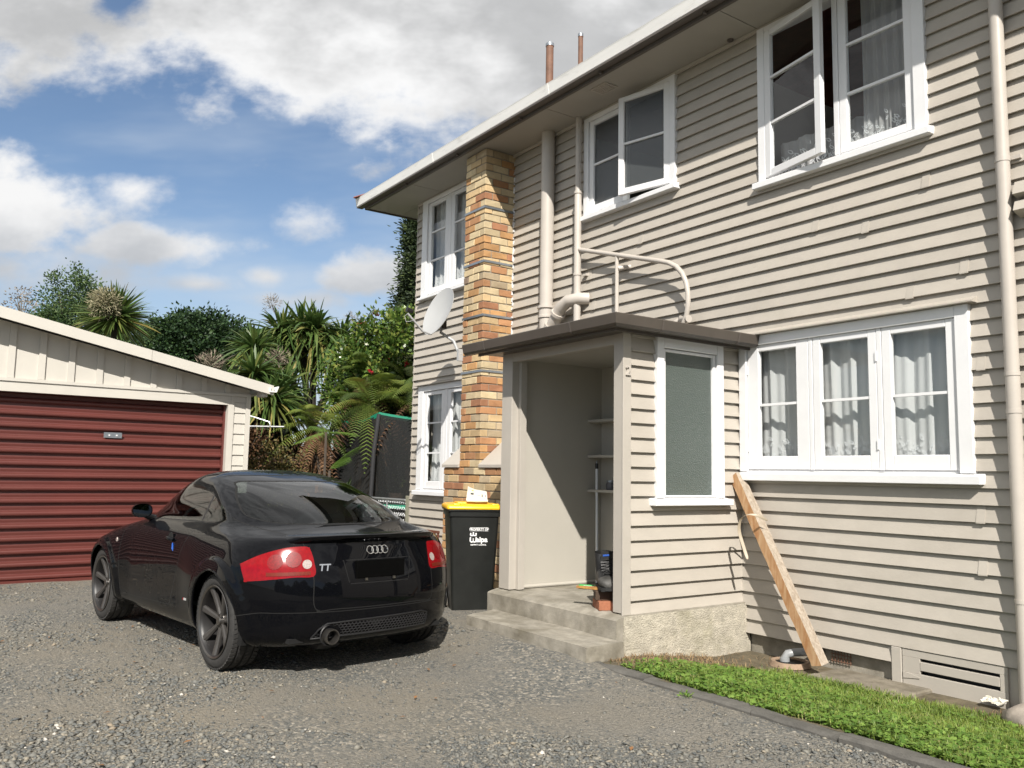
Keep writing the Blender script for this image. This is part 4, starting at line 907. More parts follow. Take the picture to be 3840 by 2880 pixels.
g_tail = lambda x, y, z: np.maximum(poly_sdf(TL, (x + np.abs(y)) / math.sqrt(2), z), np.maximum(x + 0.05, 0.3 - np.abs(y)))
g_bump = lambda x, y, z: np.maximum(np.abs(z - 0.425 + 0.03 * smst(-0.5, -0.3, x)) - 0.0028, x + 0.2)
g_bumpr = lambda x, y, z: np.maximum(z - 0.425 + 0.03 * smst(-0.5, -0.3, x), x + 0.2)
dsdf = lambda x, y, z: np.maximum(poly_sdf(DR, x, z), 0.45 - np.abs(y))
g_door = lambda x, y, z: np.abs(dsdf(x, y, z)) - 0.003
HT = smooth_poly([(.50, .835), (.535, .90), (.61, .930), (.665, .975), (.665, 1.045), (.625, 1.14), (.575, 1.22), (.51, 1.275), (.25, 1.287), (0, 1.289), (-.25, 1.287), (-.51, 1.275), (-.575, 1.22), (-.625, 1.14), (-.665, 1.045), (-.665, .975), (-.61, .930), (-.535, .90), (-.50, .835), (-.47, .66), (-.46, .45), (-.3, .44), (.3, .44), (.46, .45), (.47, .66)], 6)
hsdf = lambda x, y, z: np.maximum(poly_sdf(HT, y, z), x - 0.80)
g_hatch = lambda x, y, z: np.abs(hsdf(x, y, z)) - 0.003
def g_wheel(x, y, z):
    r1 = np.hypot(x - WR[0], z - WR[1]) - 0.345; r2 = np.hypot(x - WF[0], z - WF[1]) - 0.345
    return np.maximum(np.minimum(r1, r2), 0.45 - np.abs(y))
g_sill = lambda x, y, z: np.maximum(z - 0.262, np.abs(x - 1.21) - 0.90)
g_plate = lambda x, y, z: np.abs(np.maximum(poly_sdf(np.array([(-.235, .595), (.235, .595), (.265, .745), (-.265, .745)]), y, z), x + 0.3)) - 0.0025
bz_ = lambda x, y, z: np.maximum(z - 0.425 + 0.03 * smst(-0.5, -0.3, x), x + 0.2)
psdf = lambda x, y, z: np.maximum(poly_sdf(np.array([(-.235, .595), (.235, .595), (.265, .745), (-.265, .745)]), y, z), x + 0.3)
psd2 = lambda x, y, z: np.maximum(np.abs(x - (.615 + (z - .95) * 0.03)), -1)
for g in (g_wheel, g_side, g_rear, g_ws, g_tail, g_sill): isocut(g)
for g, wd in ((bz_, 0.0028), (dsdf, 0.003), (hsdf, 0.003), (psdf, 0.0025), (g_rear, 0.004)):
    isocut(lambda x, y, z: g(x, y, z) - wd); isocut(lambda x, y, z: g(x, y, z) + wd)
for sgn_ in (-1, 1): isocut(lambda x, y, z: np.where(z > 0.9, x - (.615 + (z - .95) * 0.03) + sgn_ * 0.016, 1.0))
bmesh.ops.remove_doubles(bm, verts=bm.verts, dist=1e-6)
bm.faces.ensure_lookup_table()
cen = np.array([f.calc_center_median()[:] for f in bm.faces]); X, Y, Z = cen.T
part = np.full(len(cen), 'body', dtype=object)
part[hsdf(X, Y, Z) < 0] = 'tailgate'
part[(dsdf(X, Y, Z) < 0) & (Y > 0)] = 'doorL'; part[(dsdf(X, Y, Z) < 0) & (Y < 0)] = 'doorR'
part[g_bumpr(X, Y, Z) < 0] = 'rear_bumper'
part[(g_sill(X, Y, Z) < 0) & (Y > 0)] = 'sill0'; part[(g_sill(X, Y, Z) < 0) & (Y < 0)] = 'sill1'
sd_ = g_side(X, Y, Z) < 0
part[sd_ & (X > .62) & (Y > 0)] = 'side_window0'; part[sd_ & (X > .62) & (Y < 0)] = 'side_window1'; part[sd_ & (X <= .62) & (Y > 0)] = 'quarter_window0'; part[sd_ & (X <= .62) & (Y < 0)] = 'quarter_window1'
part[(g_rear(X, Y, Z) < 0)] = 'rear_window'; part[g_ws(X, Y, Z) < 0] = 'windscreen'
tf = g_tail(X, Y, Z) < 0
for g in (g_bump, g_door, g_hatch, g_plate): part[(g(X, Y, Z) < 0) & ~tf & ~sd_] = 'panel_gap'
part[np.abs(g_rear(X, Y, Z)) < 0.004] = 'panel_gap'
part[g_pil(X, Y, Z) < 0] = 'pillar'
part[tf & (Y > 0)] = 'tail_light0'; part[tf & (Y < 0)] = 'tail_light1'
part[g_wheel(X, Y, Z) < 0] = 'none'
spec = {'body': ('body', 'car_paint'), 'tailgate': ('tailgate', 'car_paint'), 'doorL': ('door', 'car_paint'), 'doorR': ('door', 'car_paint'), 'rear_bumper': ('rear_bumper', 'car_paint'), 'sill0': ('sill', 'car_paint'), 'sill1': ('sill', 'car_paint'),
        'side_window0': ('side_window', 'car_glass'), 'side_window1': ('side_window', 'car_glass'), 'quarter_window0': ('quarter_window', 'car_glass'), 'quarter_window1': ('quarter_window', 'car_glass'),
        'rear_window': ('rear_window', 'car_glass'), 'windscreen': ('windscreen', 'car_glass'), 'panel_gap': ('panel_gap', 'panel_gap'), 'window_trim': ('window_trim', 'car_trim'), 'pillar': ('pillar', 'car_trim'), 'tail_light0': ('tail_light', 'tail_red'), 'tail_light1': ('tail_light', 'tail_red')}
CP = {}
for key, (nm, mt_) in spec.items():
    fs = [f for f, q in zip(bm.faces, part) if q == key]
    if not fs: continue
    vm = {}; vs = []; ff = []
    for f in fs:
        idx = []
        for v in f.verts:
            if v not in vm: vm[v] = len(vs); vs.append(v.co[:])
            idx.append(vm[v])
        ff.append(idx)
    me = bpy.data.meshes.new(nm); me.from_pydata(vs, [], ff); me.polygons.foreach_set('use_smooth', [True] * len(me.polygons)); me.update()
    # keep the normals of the uncut surface so that highlights run across the joints
    CP[key] = link(nm, me, mt_, car)
bm.free()
# ---- arch lips, wheel wells, floor
for (wx, wz_) in (WR, WF):
    for s_ in (1, -1):
        pts = []
        for q in range(41):
            a_ = rad(-20 + 220 * q / 40); x = wx + 0.343 * math.cos(a_); z = wz_ + 0.343 * math.sin(a_)
            if z < 0.20: continue
            h, nn_ = on_body((x + (0.004 if math.cos(a_) > 0 else -0.004), s_ * 1.5, z), (0, -s_, 0))
            if h is not None: pts.append((x, h.y - s_ * 0.006, z))
        MB().tube(pts, 0.009, 8).build('arch_lip', 'car_paint', car, smooth=True)
        ap_ = [rad(-18 + 216 * q / 30) for q in range(31)]; prf = [(0.36, 0.37), (0.36, 0.80), (0.347, 0.822)]
        MB().add([(wx + r_ * math.cos(a_), s_ * y_, max(0.19, wz_ + r_ * math.sin(a_))) for a_ in ap_ for (r_, y_) in prf], [(q * 3 + k, (q + 1) * 3 + k, (q + 1) * 3 + k + 1, q * 3 + k + 1) for q in range(30) for k in range(2)]).build('wheel_well', 'panel_gap', car)
        MB().box(wx - 0.36, wx + 0.36, s_ * 0.40 - 0.01, s_ * 0.40 + 0.01, 0.2, 0.68).build('well_wall', 'panel_gap', car)
MB().box(0.37, 2.05, -0.74, 0.74, 0.190, 0.23).box(-0.60, -0.37, -0.60, 0.60, 0.23, 0.26).box(-0.38, 0.36, -0.42, 0.42, 0.22, 0.26).box(2.05, 3.0, -0.42, 0.42, 0.2, 0.24).build('underbody', 'panel_gap', car)
# ---- wheels
tyre_me = rim_me = None
def wheel(x, s_):
    w = empty('wheel', (x, s_ * 0.735, 0.315), 0 if s_ > 0 else rad(180), car)
    W2 = 0.104
    prof = [(0.232, -W2 + 0.01), (0.245, -W2 - 0.002), (0.275, -W2 - 0.006), (0.297, -W2 + 0.004), (0.309, -W2 + 0.022), (0.3125, -W2 + 0.035), (0.314, -0.062), (0.305, -0.060), (0.305, -0.050), (0.315, -0.048), (0.315, -0.008), (0.306, -0.006), (0.306, 0.006), (0.315, 0.008), (0.315, 0.048), (0.305, 0.050), (0.305, 0.060), (0.314, 0.062), (0.3125, W2 - 0.035), (0.309, W2 - 0.022), (0.297, W2 - 0.004), (0.275, W2 + 0.006), (0.245, W2 + 0.002), (0.232, W2 - 0.01)]
    MB().lathe(prof, 72, 'y').build('tyre', 'tyre', w, smooth=True, auto=38)
    t = MB()      # tread blocks cut by slanting sipes
    for k in range(60):
        a0 = 2 * math.pi * k / 60
        for (y0, y1, sk) in ((0.064, 0.098, 0.05), (0.010, 0.046, -0.04), (-0.046, -0.010, 0.04), (-0.098, -0.064, -0.05)):
            vs = []
            for rr in (0.308, 0.3185 if abs(y0) < 0.06 and abs(y1) < 0.06 else 0.3175):
                for (yy, da) in ((y0, 0.008), (y1, 0.008 + sk), (y1, 0.086 + sk), (y0, 0.086)):
                    rq = rr - (0.006 if abs(yy) > 0.09 else 0); vs.append((rq * math.cos(a0 + da), yy, rq * math.sin(a0 + da)))
            t.add(vs, [(0, 1, 2, 3), (7, 6, 5, 4), (0, 4, 5, 1), (1, 5, 6, 2), (2, 6, 7, 3), (3, 7, 4, 0)])
    t.build('tread', 'tyre', w)
    MB().lathe([(0.236, 0.103), (0.241, 0.110), (0.236, 0.113), (0.226, 0.106), (0.218, 0.085), (0.212, 0.02), (0.205, -0.08)], 56, 'y').build('rim', 'rim_dark', w, smooth=True)
    MB().lathe([(0.2265, 0.1075), (0.2365, 0.1145), (0.2415, 0.1110), (0.2395, 0.108)], 56, 'y').build('rim_edge', 'rim_edge', w, smooth=True)
    sp = MB()
    for k in range(7):
        a0 = 2 * math.pi * k / 7 + 0.25; ca, sa = math.cos(a0), math.sin(a0)
        st = [(0.040, 0.066, 0.017, 0.012), (0.09, 0.072, 0.018, 0.012), (0.16, 0.084, 0.022, 0.010), (0.226, 0.099, 0.028, 0.008)]
        vs = []; fs = []
        for (r_, yy, hw, dp2) in st:
            for (u_, v_) in ((-hw, yy - 0.010), (-hw * 0.55, yy), (hw * 0.55, yy), (hw, yy - 0.010), (hw * 0.9, yy - dp2 - 0.015), (-hw * 0.9, yy - dp2 - 0.015)): vs.append((r_ * ca - u_ * sa, v_, r_ * sa + u_ * ca))
        for q in range(3):
            for e in range(6): fs.append((q * 6 + e, q * 6 + (e + 1) % 6, (q + 1) * 6 + (e + 1) % 6, (q + 1) * 6 + e))
        sp.add(vs, fs)
    sp.build('spokes', 'rim_grey', w)
    MB().lathe([(0.0, 0.078), (0.026, 0.078), (0.030, 0.074), (0.032, 0.066), (0.052, 0.060), (0.060, 0.040), (0.058, 0.0)], 28, 'y').build('hub', 'rim_edge', w, smooth=True, auto=30)
    nb = MB()
    for k in range(5):
        a0 = 2 * math.pi * k / 5; nb.tube([(0.043 * math.cos(a0), 0.055, 0.043 * math.sin(a0)), (0.043 * math.cos(a0), 0.068, 0.043 * math.sin(a0))], 0.007, 6)
    nb.build('wheel_bolts', 'car_trim', w)
    MB().lathe([(0.06, 0.0), (0.145, 0.0), (0.145, -0.02), (0.06, -0.02)], 36, 'y', closed=True).build('brake_disc', 'rim_edge', w, smooth=True, auto=30)
    MB().lathe([(0.0, -0.085), (0.21, -0.085)], 36, 'y').build('wheel_back', 'panel_gap', w)
    return w
for x in (WR[0], WF[0]):
    for s_ in (1, -1): wheel(x, s_)
# ---- tail light details, placed on the surface
def surf_disc(name, c_az, z, r_, m, parent, n=22, lift=0.0025, rx=1.0):
    """disc lying on the body where the bearing through (x,y) hits; c_az = point (x,y) outside, aimed at the inside"""
    h, nrm = on_body((c_az[0], c_az[1], z), c_az[2])
    if h is None: return None
    t1 = Vector((0, 0, 1)).cross(nrm).normalized(); t2 = nrm.cross(t1); vs = [tuple(h + nrm * lift)]
    for k in range(n):
        a_ = 2 * math.pi * k / n; p = h + t1 * (r_ * rx * math.cos(a_)) + t2 * (r_ * math.sin(a_)); hh, n2 = on_body(p + nrm * 0.1, -nrm)
        vs.append(tuple((hh if hh is not None else p) + nrm * lift))
    return MB().add(vs, [(0, 1 + k, 1 + (k + 1) % n) for k in range(n)]).build(name, m, parent, smooth=True)
for s_ in (1, -1):
    lampr = CP['tail_light0' if s_ > 0 else 'tail_light1']
    d = Vector((1, -s_ * 0.9, 0)).normalized()
    def at_a(a_):      # outside point whose ray reaches (x+|y|)/sqrt2 = a_
        for q in range(200):
            y = 0.35 + 0.003 * q; h, _ = on_body((-1.4, s_ * y, 0.72), (1, 0, 0))
            if h is not None and (h.x + abs(h.y)) / math.sqrt(2) >= a_: return h
        return h
    for (a_, z, r_, m_k, nm) in ((-0.083, 0.728, 0.030, 'tail_clear', 'reversing_lamp'), (0.0, 0.757, 0.052, 'tail_dark', 'brake_lamp'), (0.115, 0.742, 0.050, 'tail_dark', 'rear_lamp')):
        h = at_a(a_); nx = Vector((h.x + 0.10, h.y * 0.55, 0)).normalized()
        out = Vector((h.x, h.y, 0)) + Vector((-0.55, s_ * 0.45, 0)); dr = (Vector((h.x, h.y, 0)) - out).normalized()
        surf_disc(nm, (out.x, out.y, dr), z, r_, m_k, lampr)
    # amber strip along the foot of the lamp
    vs = []; nq = 16
    for q in range(nq):
        a_ = -0.110 + 0.27 * q / (nq - 1); h = at_a(a_); zb_ = 0.662 - 0.030 * (a_ + 0.11); dr = Vector((0.75, -s_ * 0.66, 0)).normalized()
        for z in (zb_, zb_ + 0.022):
            p = Vector((h.x, h.y, z)); hh, n2 = on_body(p - dr * 0.3, dr); vs.append(tuple(hh - dr * 0.003))
    MB().add(vs, [(2 * q, 2 * q + 2, 2 * q + 3, 2 * q + 1) for q in range(nq - 1)]).build('indicator_lamp', 'tail_amber', lampr, smooth=True)
# ---- boot spoiler
vs = []; nq = 41
for q in range(nq):
    y = -0.585 + 1.17 * q / (nq - 1); e = min(1.0, (0.585 - abs(y)) / 0.10); e = math.sqrt(max(0.0, 1 - (1 - e) ** 2))
    h, _ = on_body((-1.5, y, 0.868), (1, 0, 0)); hx = h.x
    h2, _ = on_body((hx + 0.13, y, 2.0), (0, 0, -1)); z2_ = h2.z
    lip = 0.052 * e; zt = 0.890 + 0.018 * e - 0.045 * (abs(y) / 0.585) ** 4 * 0.35
    vs += [(hx + 0.13, y, z2_ - 0.002), (hx + 0.06, y, zt + 0.010), (hx - lip + 0.02, y, zt + 0.006), (hx - lip, y, zt), (hx - lip + 0.002, y, zt - 0.014), (hx - lip * 0.35 + 0.004, y, zt - 0.040), (hx + 0.012, y, 0.836)]
fs = [(q * 7 + k, (q + 1) * 7 + k, (q + 1) * 7 + k + 1, q * 7 + k + 1) for q in range(nq - 1) for k in range(6)]
MB().add(vs, fs).build('spoiler', 'car_paint', car, smooth=True, auto=50)
# ---- badges: four rings, two letters
def on_rear(y, z, lift=0.004):
    h, n2 = on_body((-1.6, y, z), (1, 0, 0)); return h + n2 * lift, n2
em = empty('emblem', (0, 0, 0), 0, car)
for k in range(4):
    pts = []
    cy = 0.0585 - k * 0.039
    for q in range(25):
        a_ = 2 * math.pi * q / 24; p, _ = on_rear(cy + 0.0255 * math.cos(a_), 0.803 + 0.0255 * math.sin(a_), 0.005); pts.append(p)
    MB().tube(pts, 0.0042, 6, caps=False).build('ring', 'chrome', em, smooth=True)
p, n2 = on_rear(0.395, 0.690)
q_ = n2.to_track_quat('Z', 'Y')
def badge(name, body, size, y, z, m, off=0.001, ext=0.0025, shear=0.0):
    p, n2 = on_rear(y, z); xax = Vector((0, 0, 1)).cross(n2).normalized(); R3 = Matrix((xax, n2.cross(xax), n2)).transposed()
    o = link(name, text_mesh(name, body, size, ext, off, shear), m, car); o.location = p; o.rotation_euler = R3.to_euler(); return o
badge('badge', 'TT', 0.062, 0.40, 0.684, 'chrome', 0.0015, shear=0.15)
# ---- number plate (blacked out) with its holder
pts = [on_rear(y, z, 0.006)[0] for (y, z) in ((-0.185, 0.632), (0.185, 0.632), (0.185, 0.738), (-0.185, 0.738))]
xm = min(p.x for p in pts) - 0.002
MB().box(xm - 0.006, xm + 0.03, -0.190, 0.190, 0.628, 0.740).build('number_plate', 'plate_black', car, bevel=0.002)
for y in (-0.105, 0.115): MB().box(xm - 0.010, xm + 0.0, y - 0.010, y + 0.010, 0.610, 0.627).build('plate_clip', 'rim_edge', car)
# ---- lower grille of hexagonal mesh, exhaust
gy0, gy1, gz0, gz1 = -0.40, 0.48, 0.262, 0.352
def rear_x(y, z):
    h, _ = on_body((-1.6, y, z), (1, 0, 0)); return h.x if h is not None else -0.5
gpoly = np.array([(-.42, .268), (.30, .262), (.47, .255), (.43, .315), (.38, .350), (.20, .358), (-.36, .366), (-.42, .35)])
fr = []
for k in range(len(gpoly)):
    a_, b2 = gpoly[k], gpoly[(k + 1) % len(gpoly)]
    for u in np.linspace(0, 1, 7)[:-1]:
        y, z = a_ + (b2 - a_) * u; fr.append((rear_x(y, max(z, .262)) - 0.004, y, z))
gr = MB().tube(fr + fr[:1], 0.006, 6, caps=False).build('grille', 'car_trim', car, smooth=True)
vs = [(p[0] + 0.002, p[1], p[2]) for p in fr]; cx_ = np.mean(vs, 0); vs.append((rear_x(0, .31) - 0.001, 0.03, .31))
MB().add(vs, [(k, (k + 1) % len(fr), len(fr)) for k in range(len(fr))]).build('grille_back', 'panel_gap', gr)
hx_ = MB(); hw_ = 0.0135
row = 0; z = .262
while z < .366:
    y = -.44 + (0.5 * row % 1) * 2 * hw_
    y0_ = -.44 + (row % 2) * hw_
    y = y0_
    while y < .48:
        if poly_sdf(gpoly, np.array([y]), np.array([z]))[0] < -0.006 and math.hypot(y - 0.36, z - 0.275) > 0.075:
            ring_ = []
            for q in range(6):
                a_ = rad(30 + 60 * q); yy, zz = y + 0.0152 * math.cos(a_), z + 0.0105 * math.sin(a_); ring_.append((rear_x(yy, max(zz, .262)) - 0.004, yy, zz))
            inn = [(p[0], y + (p[1] - y) * 0.72, z + (p[2] - z) * 0.72) for p in ring_]
            hx_.add(ring_ + inn, [(q, (q + 1) % 6, 6 + (q + 1) % 6, 6 + q) for q in range(6)])
        y += 2 * hw_
    z += 0.0165; row += 1
mat('grille_grey', (0.022, 0.022, 0.024), 0.4, 0.1, 10)
o = hx_.build('grille_mesh', 'grille_grey', gr); tag(o, kind='stuff')
xe_ = rear_x(0.36, 0.275)
MB().lathe([(0.066, 0.0), (0.070, -0.012), (0.064, -0.016), (0.056, -0.004)], 30, 'x', (xe_ - 0.004, 0.36, 0.275)).build('exhaust_surround', 'car_trim', car, smooth=True)
MB().lathe([(0.030, 0.10), (0.036, -0.03), (0.042, -0.045), (0.047, -0.045), (0.050, -0.030), (0.048, 0.12)], 30, 'x', (xe_ - 0.018, 0.36, 0.270)).build('exhaust_pipe', 'rim_edge', car, smooth=True)
MB().lathe([(0.0, 0.02), (0.04, 0.02)], 20, 'x', (xe_ - 0.01, 0.36, 0.270)).build('exhaust_hole', 'panel_gap', car)
MB().lathe([(0.0, -0.02), (0.09, 0.0), (0.10, 0.08), (0.09, 0.16), (0.0, 0.18)], 20, 'y', (-0.45, 0.18, 0.235)).build('silencer', 'car_trim', car, smooth=True)
# ---- door mirrors and handles, sill badge
for s_ in (1, -1):
    mo = MB(); vs = []; nq = 14
    for q in range(nq + 1):
        u = q / nq; wdt = math.sin(math.pi * min(1, u * 0.5 + 0.5)) ; hgt = 0.056 * (1 - (1 - u) ** 2.4) ** 0.5 * (1.0); hw = 0.080 * (1 - (1 - u) ** 2.2) ** 0.5
        for k in range(20):
            a_ = 2 * math.pi * k / 20; c_, sn = math.cos(a_), math.sin(a_)
            vs.append((1.665 - 0.115 * u, s_ * (0.825 + hw * (abs(c_) ** 0.8) * (1 if c_ > 0 else -1)), 0.985 + hgt * (abs(sn) ** 0.8) * (1 if sn > 0 else -1)))
    fs = [(q * 20 + k, q * 20 + (k + 1) % 20, (q + 1) * 20 + (k + 1) % 20, (q + 1) * 20 + k) for q in range(nq) for k in range(20)]
    mr_ = mo.add(vs, fs).build('mirror', 'car_paint', car, smooth=True)
    gv = [vs[nq * 20 + k] for k in range(20)]; c_ = np.mean(gv, 0)
    MB().add([tuple(c_ + (np.array(g_) - c_) * 0.93 + np.array((0.004, 0, 0))) for g_ in gv], [tuple(range(20))]).build('mirror_glass', 'mirror_glass', mr_)
    MB().tube([(1.62, s_ * 0.69, 0.915), (1.61, s_ * 0.745, 0.93), (1.605, s_ * 0.78, 0.945)], [0.030, 0.026, 0.024], 10).build('mirror_arm', 'car_trim', mr_, smooth=True)
    h, n2 = on_body((0.93, s_ * 1.5, 0.80), (0, -s_, 0))
    MB().lathe([(0.0, 0.001), (0.045, 0.001), (0.050, 0.003), (0.052, 0.0)], 22, 'y', (0.93, h.y if s_ < 0 else h.y, 0.80)).build('handle_recess', 'panel_gap', car)
    MB().tube([(0.865, h.y + s_ * 0.004, 0.795), (0.90, h.y + s_ * 0.022, 0.803), (0.96, h.y + s_ * 0.022, 0.806), (0.99, h.y + s_ * 0.004, 0.806)], 0.013, 10).build('door_handle', 'car_paint', car, smooth=True)
    h, n2 = on_body((0.52, s_ * 1.5, 0.40), (0, -s_, 0))
    MB().box(0.50, 0.545, min(h.y, h.y + s_ * 0.004), max(h.y, h.y + s_ * 0.004), 0.392, 0.408).build('side_badge', 'dish_grey', car)
    MB().box(0.546, 0.565, min(h.y, h.y + s_ * 0.004), max(h.y, h.y + s_ * 0.004), 0.392, 0.408).build('side_badge', 'tail_red', car)
h, n2 = on_body((0.845, 1.5, 0.745), (0, -1, 0))
mat('sticker_blue', (0.02, 0.12, 0.55), 0.4, 0.05, 5)
MB().prism([(0.835, 0.715), (0.865, 0.730), (0.86, 0.775), (0.845, 0.775)], 'y', h.y + 0.001, h.y + 0.004).build('sticker', 'sticker_blue', car)
h, n2 = on_body((2.02, 1.5, 0.70), (0, -1, 0))
MB().lathe([(0.006, 0.006), (0.016, 0.007), (0.019, 0.0)], 16, 'y', (2.05, h.y, 0.72)).build('side_repeater', 'tail_clear', car)
# ---- cabin
for s_ in (1, -1):
    for (nm, c0, sz, rt) in (('seat', (1.10, s_ * 0.36, 0.42), (0.26, 0.24, 0.09), 0.0), ('seat_back', (0.84, s_ * 0.36, 0.72), (0.075, 0.23, 0.30), -0.30), ('headrest', (0.72, s_ * 0.36, 1.06), (0.045, 0.13, 0.085), -0.25)):
        bmx = bmesh.new(); bmesh.ops.create_cube(bmx, size=2.0); bmesh.ops.bevel(bmx, geom=bmx.edges[:], offset=0.5, segments=4, affect='EDGES', profile=0.6)
        me = bpy.data.meshes.new(nm); bmesh.ops.scale(bmx, vec=sz, verts=bmx.verts); bmx.to_mesh(me); bmx.free(); me.polygons.foreach_set('use_smooth', [True] * len(me.polygons))
        link(nm, me, 'seat_cloth', car, loc=c0, rot=(0, rt, 0))
MB().box(-0.30, 0.50, -0.60, 0.60, 0.80, 0.83).build('parcel_shelf', 'seat_cloth', car)
MB().box(-0.45, 1.9, -0.68, 0.68, 0.28, 0.32).build('cabin_floor', 'seat_cloth', car)
MB().box(1.60, 1.9, -0.66, 0.66, 0.70, 0.90).build('dashboard', 'seat_cloth', car, bevel=0.03)
pts = [(1.46 + 0.05 * math.sin(a_), 0.36 + 0.17 * math.cos(a_), 0.85 + 0.165 * math.sin(a_)) for a_ in np.linspace(0, 2 * math.pi, 25)]
MB().tube(pts, 0.014, 8, caps=False).build('steering_wheel', 'seat_cloth', car, smooth=True)
# ================================================================ things about the place
def rounded_box(sx, sy, sz, bev, seg=3):
    bmx = bmesh.new(); bmesh.ops.create_cube(bmx, size=1.0); bmesh.ops.scale(bmx, vec=(sx, sy, sz), verts=bmx.verts); bmesh.ops.bevel(bmx, geom=bmx.edges[:], offset=bev, segments=seg, affect='EDGES', profile=0.6)
    me = bpy.data.meshes.new('rb'); bmx.to_mesh(me); bmx.free(); me.polygons.foreach_set('use_smooth', [True] * len(me.polygons)); return me
# ---------------------------------------------------------------- wheelie bin
mat('bin_black', (0.010, 0.011, 0.010), 0.42, 0.3, 7, 0.06, 40, stain=((0.05, 0.05, 0.045), 0.6, 0.85, 0.35), sscale=5)
mat('bin_yellow', (0.80, 0.43, 0.012), 0.35, 0.05, 6, 0.03, 40)
mat('print_white', (0.80, 0.80, 0.80), 0.5, 0.03, 10)
bin_ = empty('wheelie_bin', (-6.93, -1.20, 0.045), rad(65))      # front faces local -y
tag(bin_, 'black wheelie bin with yellow lid beside the porch', 'wheelie bin')
def loft(rects, name, m, parent, smooth=False):
    """rects: list of (z, x0, x1, y0, y1, r)"""
    vs = []; n = 0
    for (z, x0, x1, y0, y1, r_) in rects:
        ringp = []
        for (cx, cy, a0) in ((x1 - r_, y1 - r_, 0), (x0 + r_, y1 - r_, 90), (x0 + r_, y0 + r_, 180), (x1 - r_, y0 + r_, 270)):
            for q in range(5):
                a_ = rad(a0 + 90 * q / 4); ringp.append((cx + r_ * math.cos(a_), cy + r_ * math.sin(a_), z))
        vs += ringp; n = len(ringp)
    fs = [(i * n + k, i * n + (k + 1) % n, (i + 1) * n + (k + 1) % n, (i + 1) * n + k) for i in range(len(rects) - 1) for k in range(n)]
    fs += [tuple(range(n - 1, -1, -1)), tuple((len(rects) - 1) * n + k for k in range(n))]
    return MB().add(vs, fs).build(name, m, parent, smooth=True, auto=40)
loft([(0.02, -0.185, 0.185, -0.20, 0.19, 0.03), (0.10, -0.195, 0.195, -0.205, 0.20, 0.03), (0.885, -0.232, 0.232, -0.262, 0.25, 0.03), (0.89, -0.245, 0.245, -0.275, 0.262, 0.03), (0.935, -0.247, 0.247, -0.277, 0.264, 0.03), (0.94, -0.258, 0.258, -0.290, 0.275, 0.02), (0.956, -0.258, 0.258, -0.290, 0.275, 0.02)], 'body', 'bin_black', bin_)
lid = loft([(0.957, -0.262, 0.262, -0.298, 0.285, 0.02), (0.972, -0.264, 0.264, -0.300, 0.287, 0.02), (0.990, -0.256, 0.256, -0.290, 0.28, 0.03), (1.000, -0.235, 0.235, -0.262, 0.26, 0.04), (1.004, -0.20, 0.20, -0.23, 0.23, 0.05)], 'lid', 'bin_yellow', bin_)
for x in (-0.17, 0.19): link('lid_grip', rounded_box(0.07, 0.05, 0.035, 0.012), 'bin_yellow', lid, loc=(x, -0.262, 0.992))
link('lid_rib', rounded_box(0.30, 0.30, 0.022, 0.01), 'bin_yellow', lid, loc=(0, 0.02, 1.006))
MB().tube([(-0.20, 0.31, 0.93), (0.20, 0.31, 0.93)], 0.014, 10).build('handle', 'bin_black', bin_, smooth=True)
for x in (-0.24, 0.24): MB().lathe([(0.0, -0.022), (0.09, -0.022), (0.10, -0.015), (0.10, 0.015), (0.09, 0.022), (0.0, 0.022)], 24, 'x', (x * 0.93, 0.20, 0.10)).build('wheel', 'black_plastic', bin_, smooth=True, auto=40)
# printing on the front: tilts with the front face
tilt = math.atan2(0.057, 0.785)
def fp(x, z, lift=0.0025): return (x, -0.205 - (z - 0.10) * (0.057 / 0.785) - lift, z)
def ptext(body, size, x, z, off): 
    o = link('print', text_mesh('print', body, size, 0.0, off), 'print_white', bin_); o.location = fp(x, z); o.rotation_euler = (rad(90) + tilt, 0, 0); return o
ptext('PROPERTY OF', 0.0285, 0.045, 0.762, 0.0009); ptext('aipa', 0.068, 0.073, 0.655, 0.0022); ptext('DISTRICT COUNCIL', 0.0165, 0.042, 0.623, 0.0006)
def flat(pts, w, name='print'):
    vs = []; fs = []
    for i, p in enumerate(pts):
        a_ = Vector(pts[max(i - 1, 0)]); b2 = Vector(pts[min(i + 1, len(pts) - 1)]); d = (b2 - a_).normalized(); nrm = Vector((-d.y, d.x))
        for s_ in (1, -1): vs.append(fp(p[0] + nrm.x * w / 2 * s_, p[1] + nrm.y * w / 2 * s_))
    fs = [(2 * i, 2 * i + 1, 2 * i + 3, 2 * i + 2) for i in range(len(pts) - 1)]
    return MB().add(vs, fs).build(name, 'print_white', bin_)
for z in (0.787, 0.757): flat([(-0.041, z), (0.131, z)], 0.003)
def arcp(cx, cz, r_, a0, a1, n=12): return [(cx + r_ * math.cos(rad(a0 + (a1 - a0) * i / n)), cz + r_ * math.sin(rad(a0 + (a1 - a0) * i / n))) for i in range(n + 1)]
wl_ = MB()
flat([(-0.035, 0.698)] + arcp(-0.0215, 0.668, 0.0135, 180, 360) + [(-0.008, 0.690), (-0.008, 0.690)] + arcp(0.0055, 0.668, 0.0135, 180, 360) + [(0.019, 0.698)], 0.012)      # the w
flat([(-0.039, 0.714), (0.023, 0.714)], 0.011)
for x in (-0.033, -0.008, 0.017): flat([(x, 0.710), (x, 0.745 if x == -0.008 else 0.738)], 0.012)
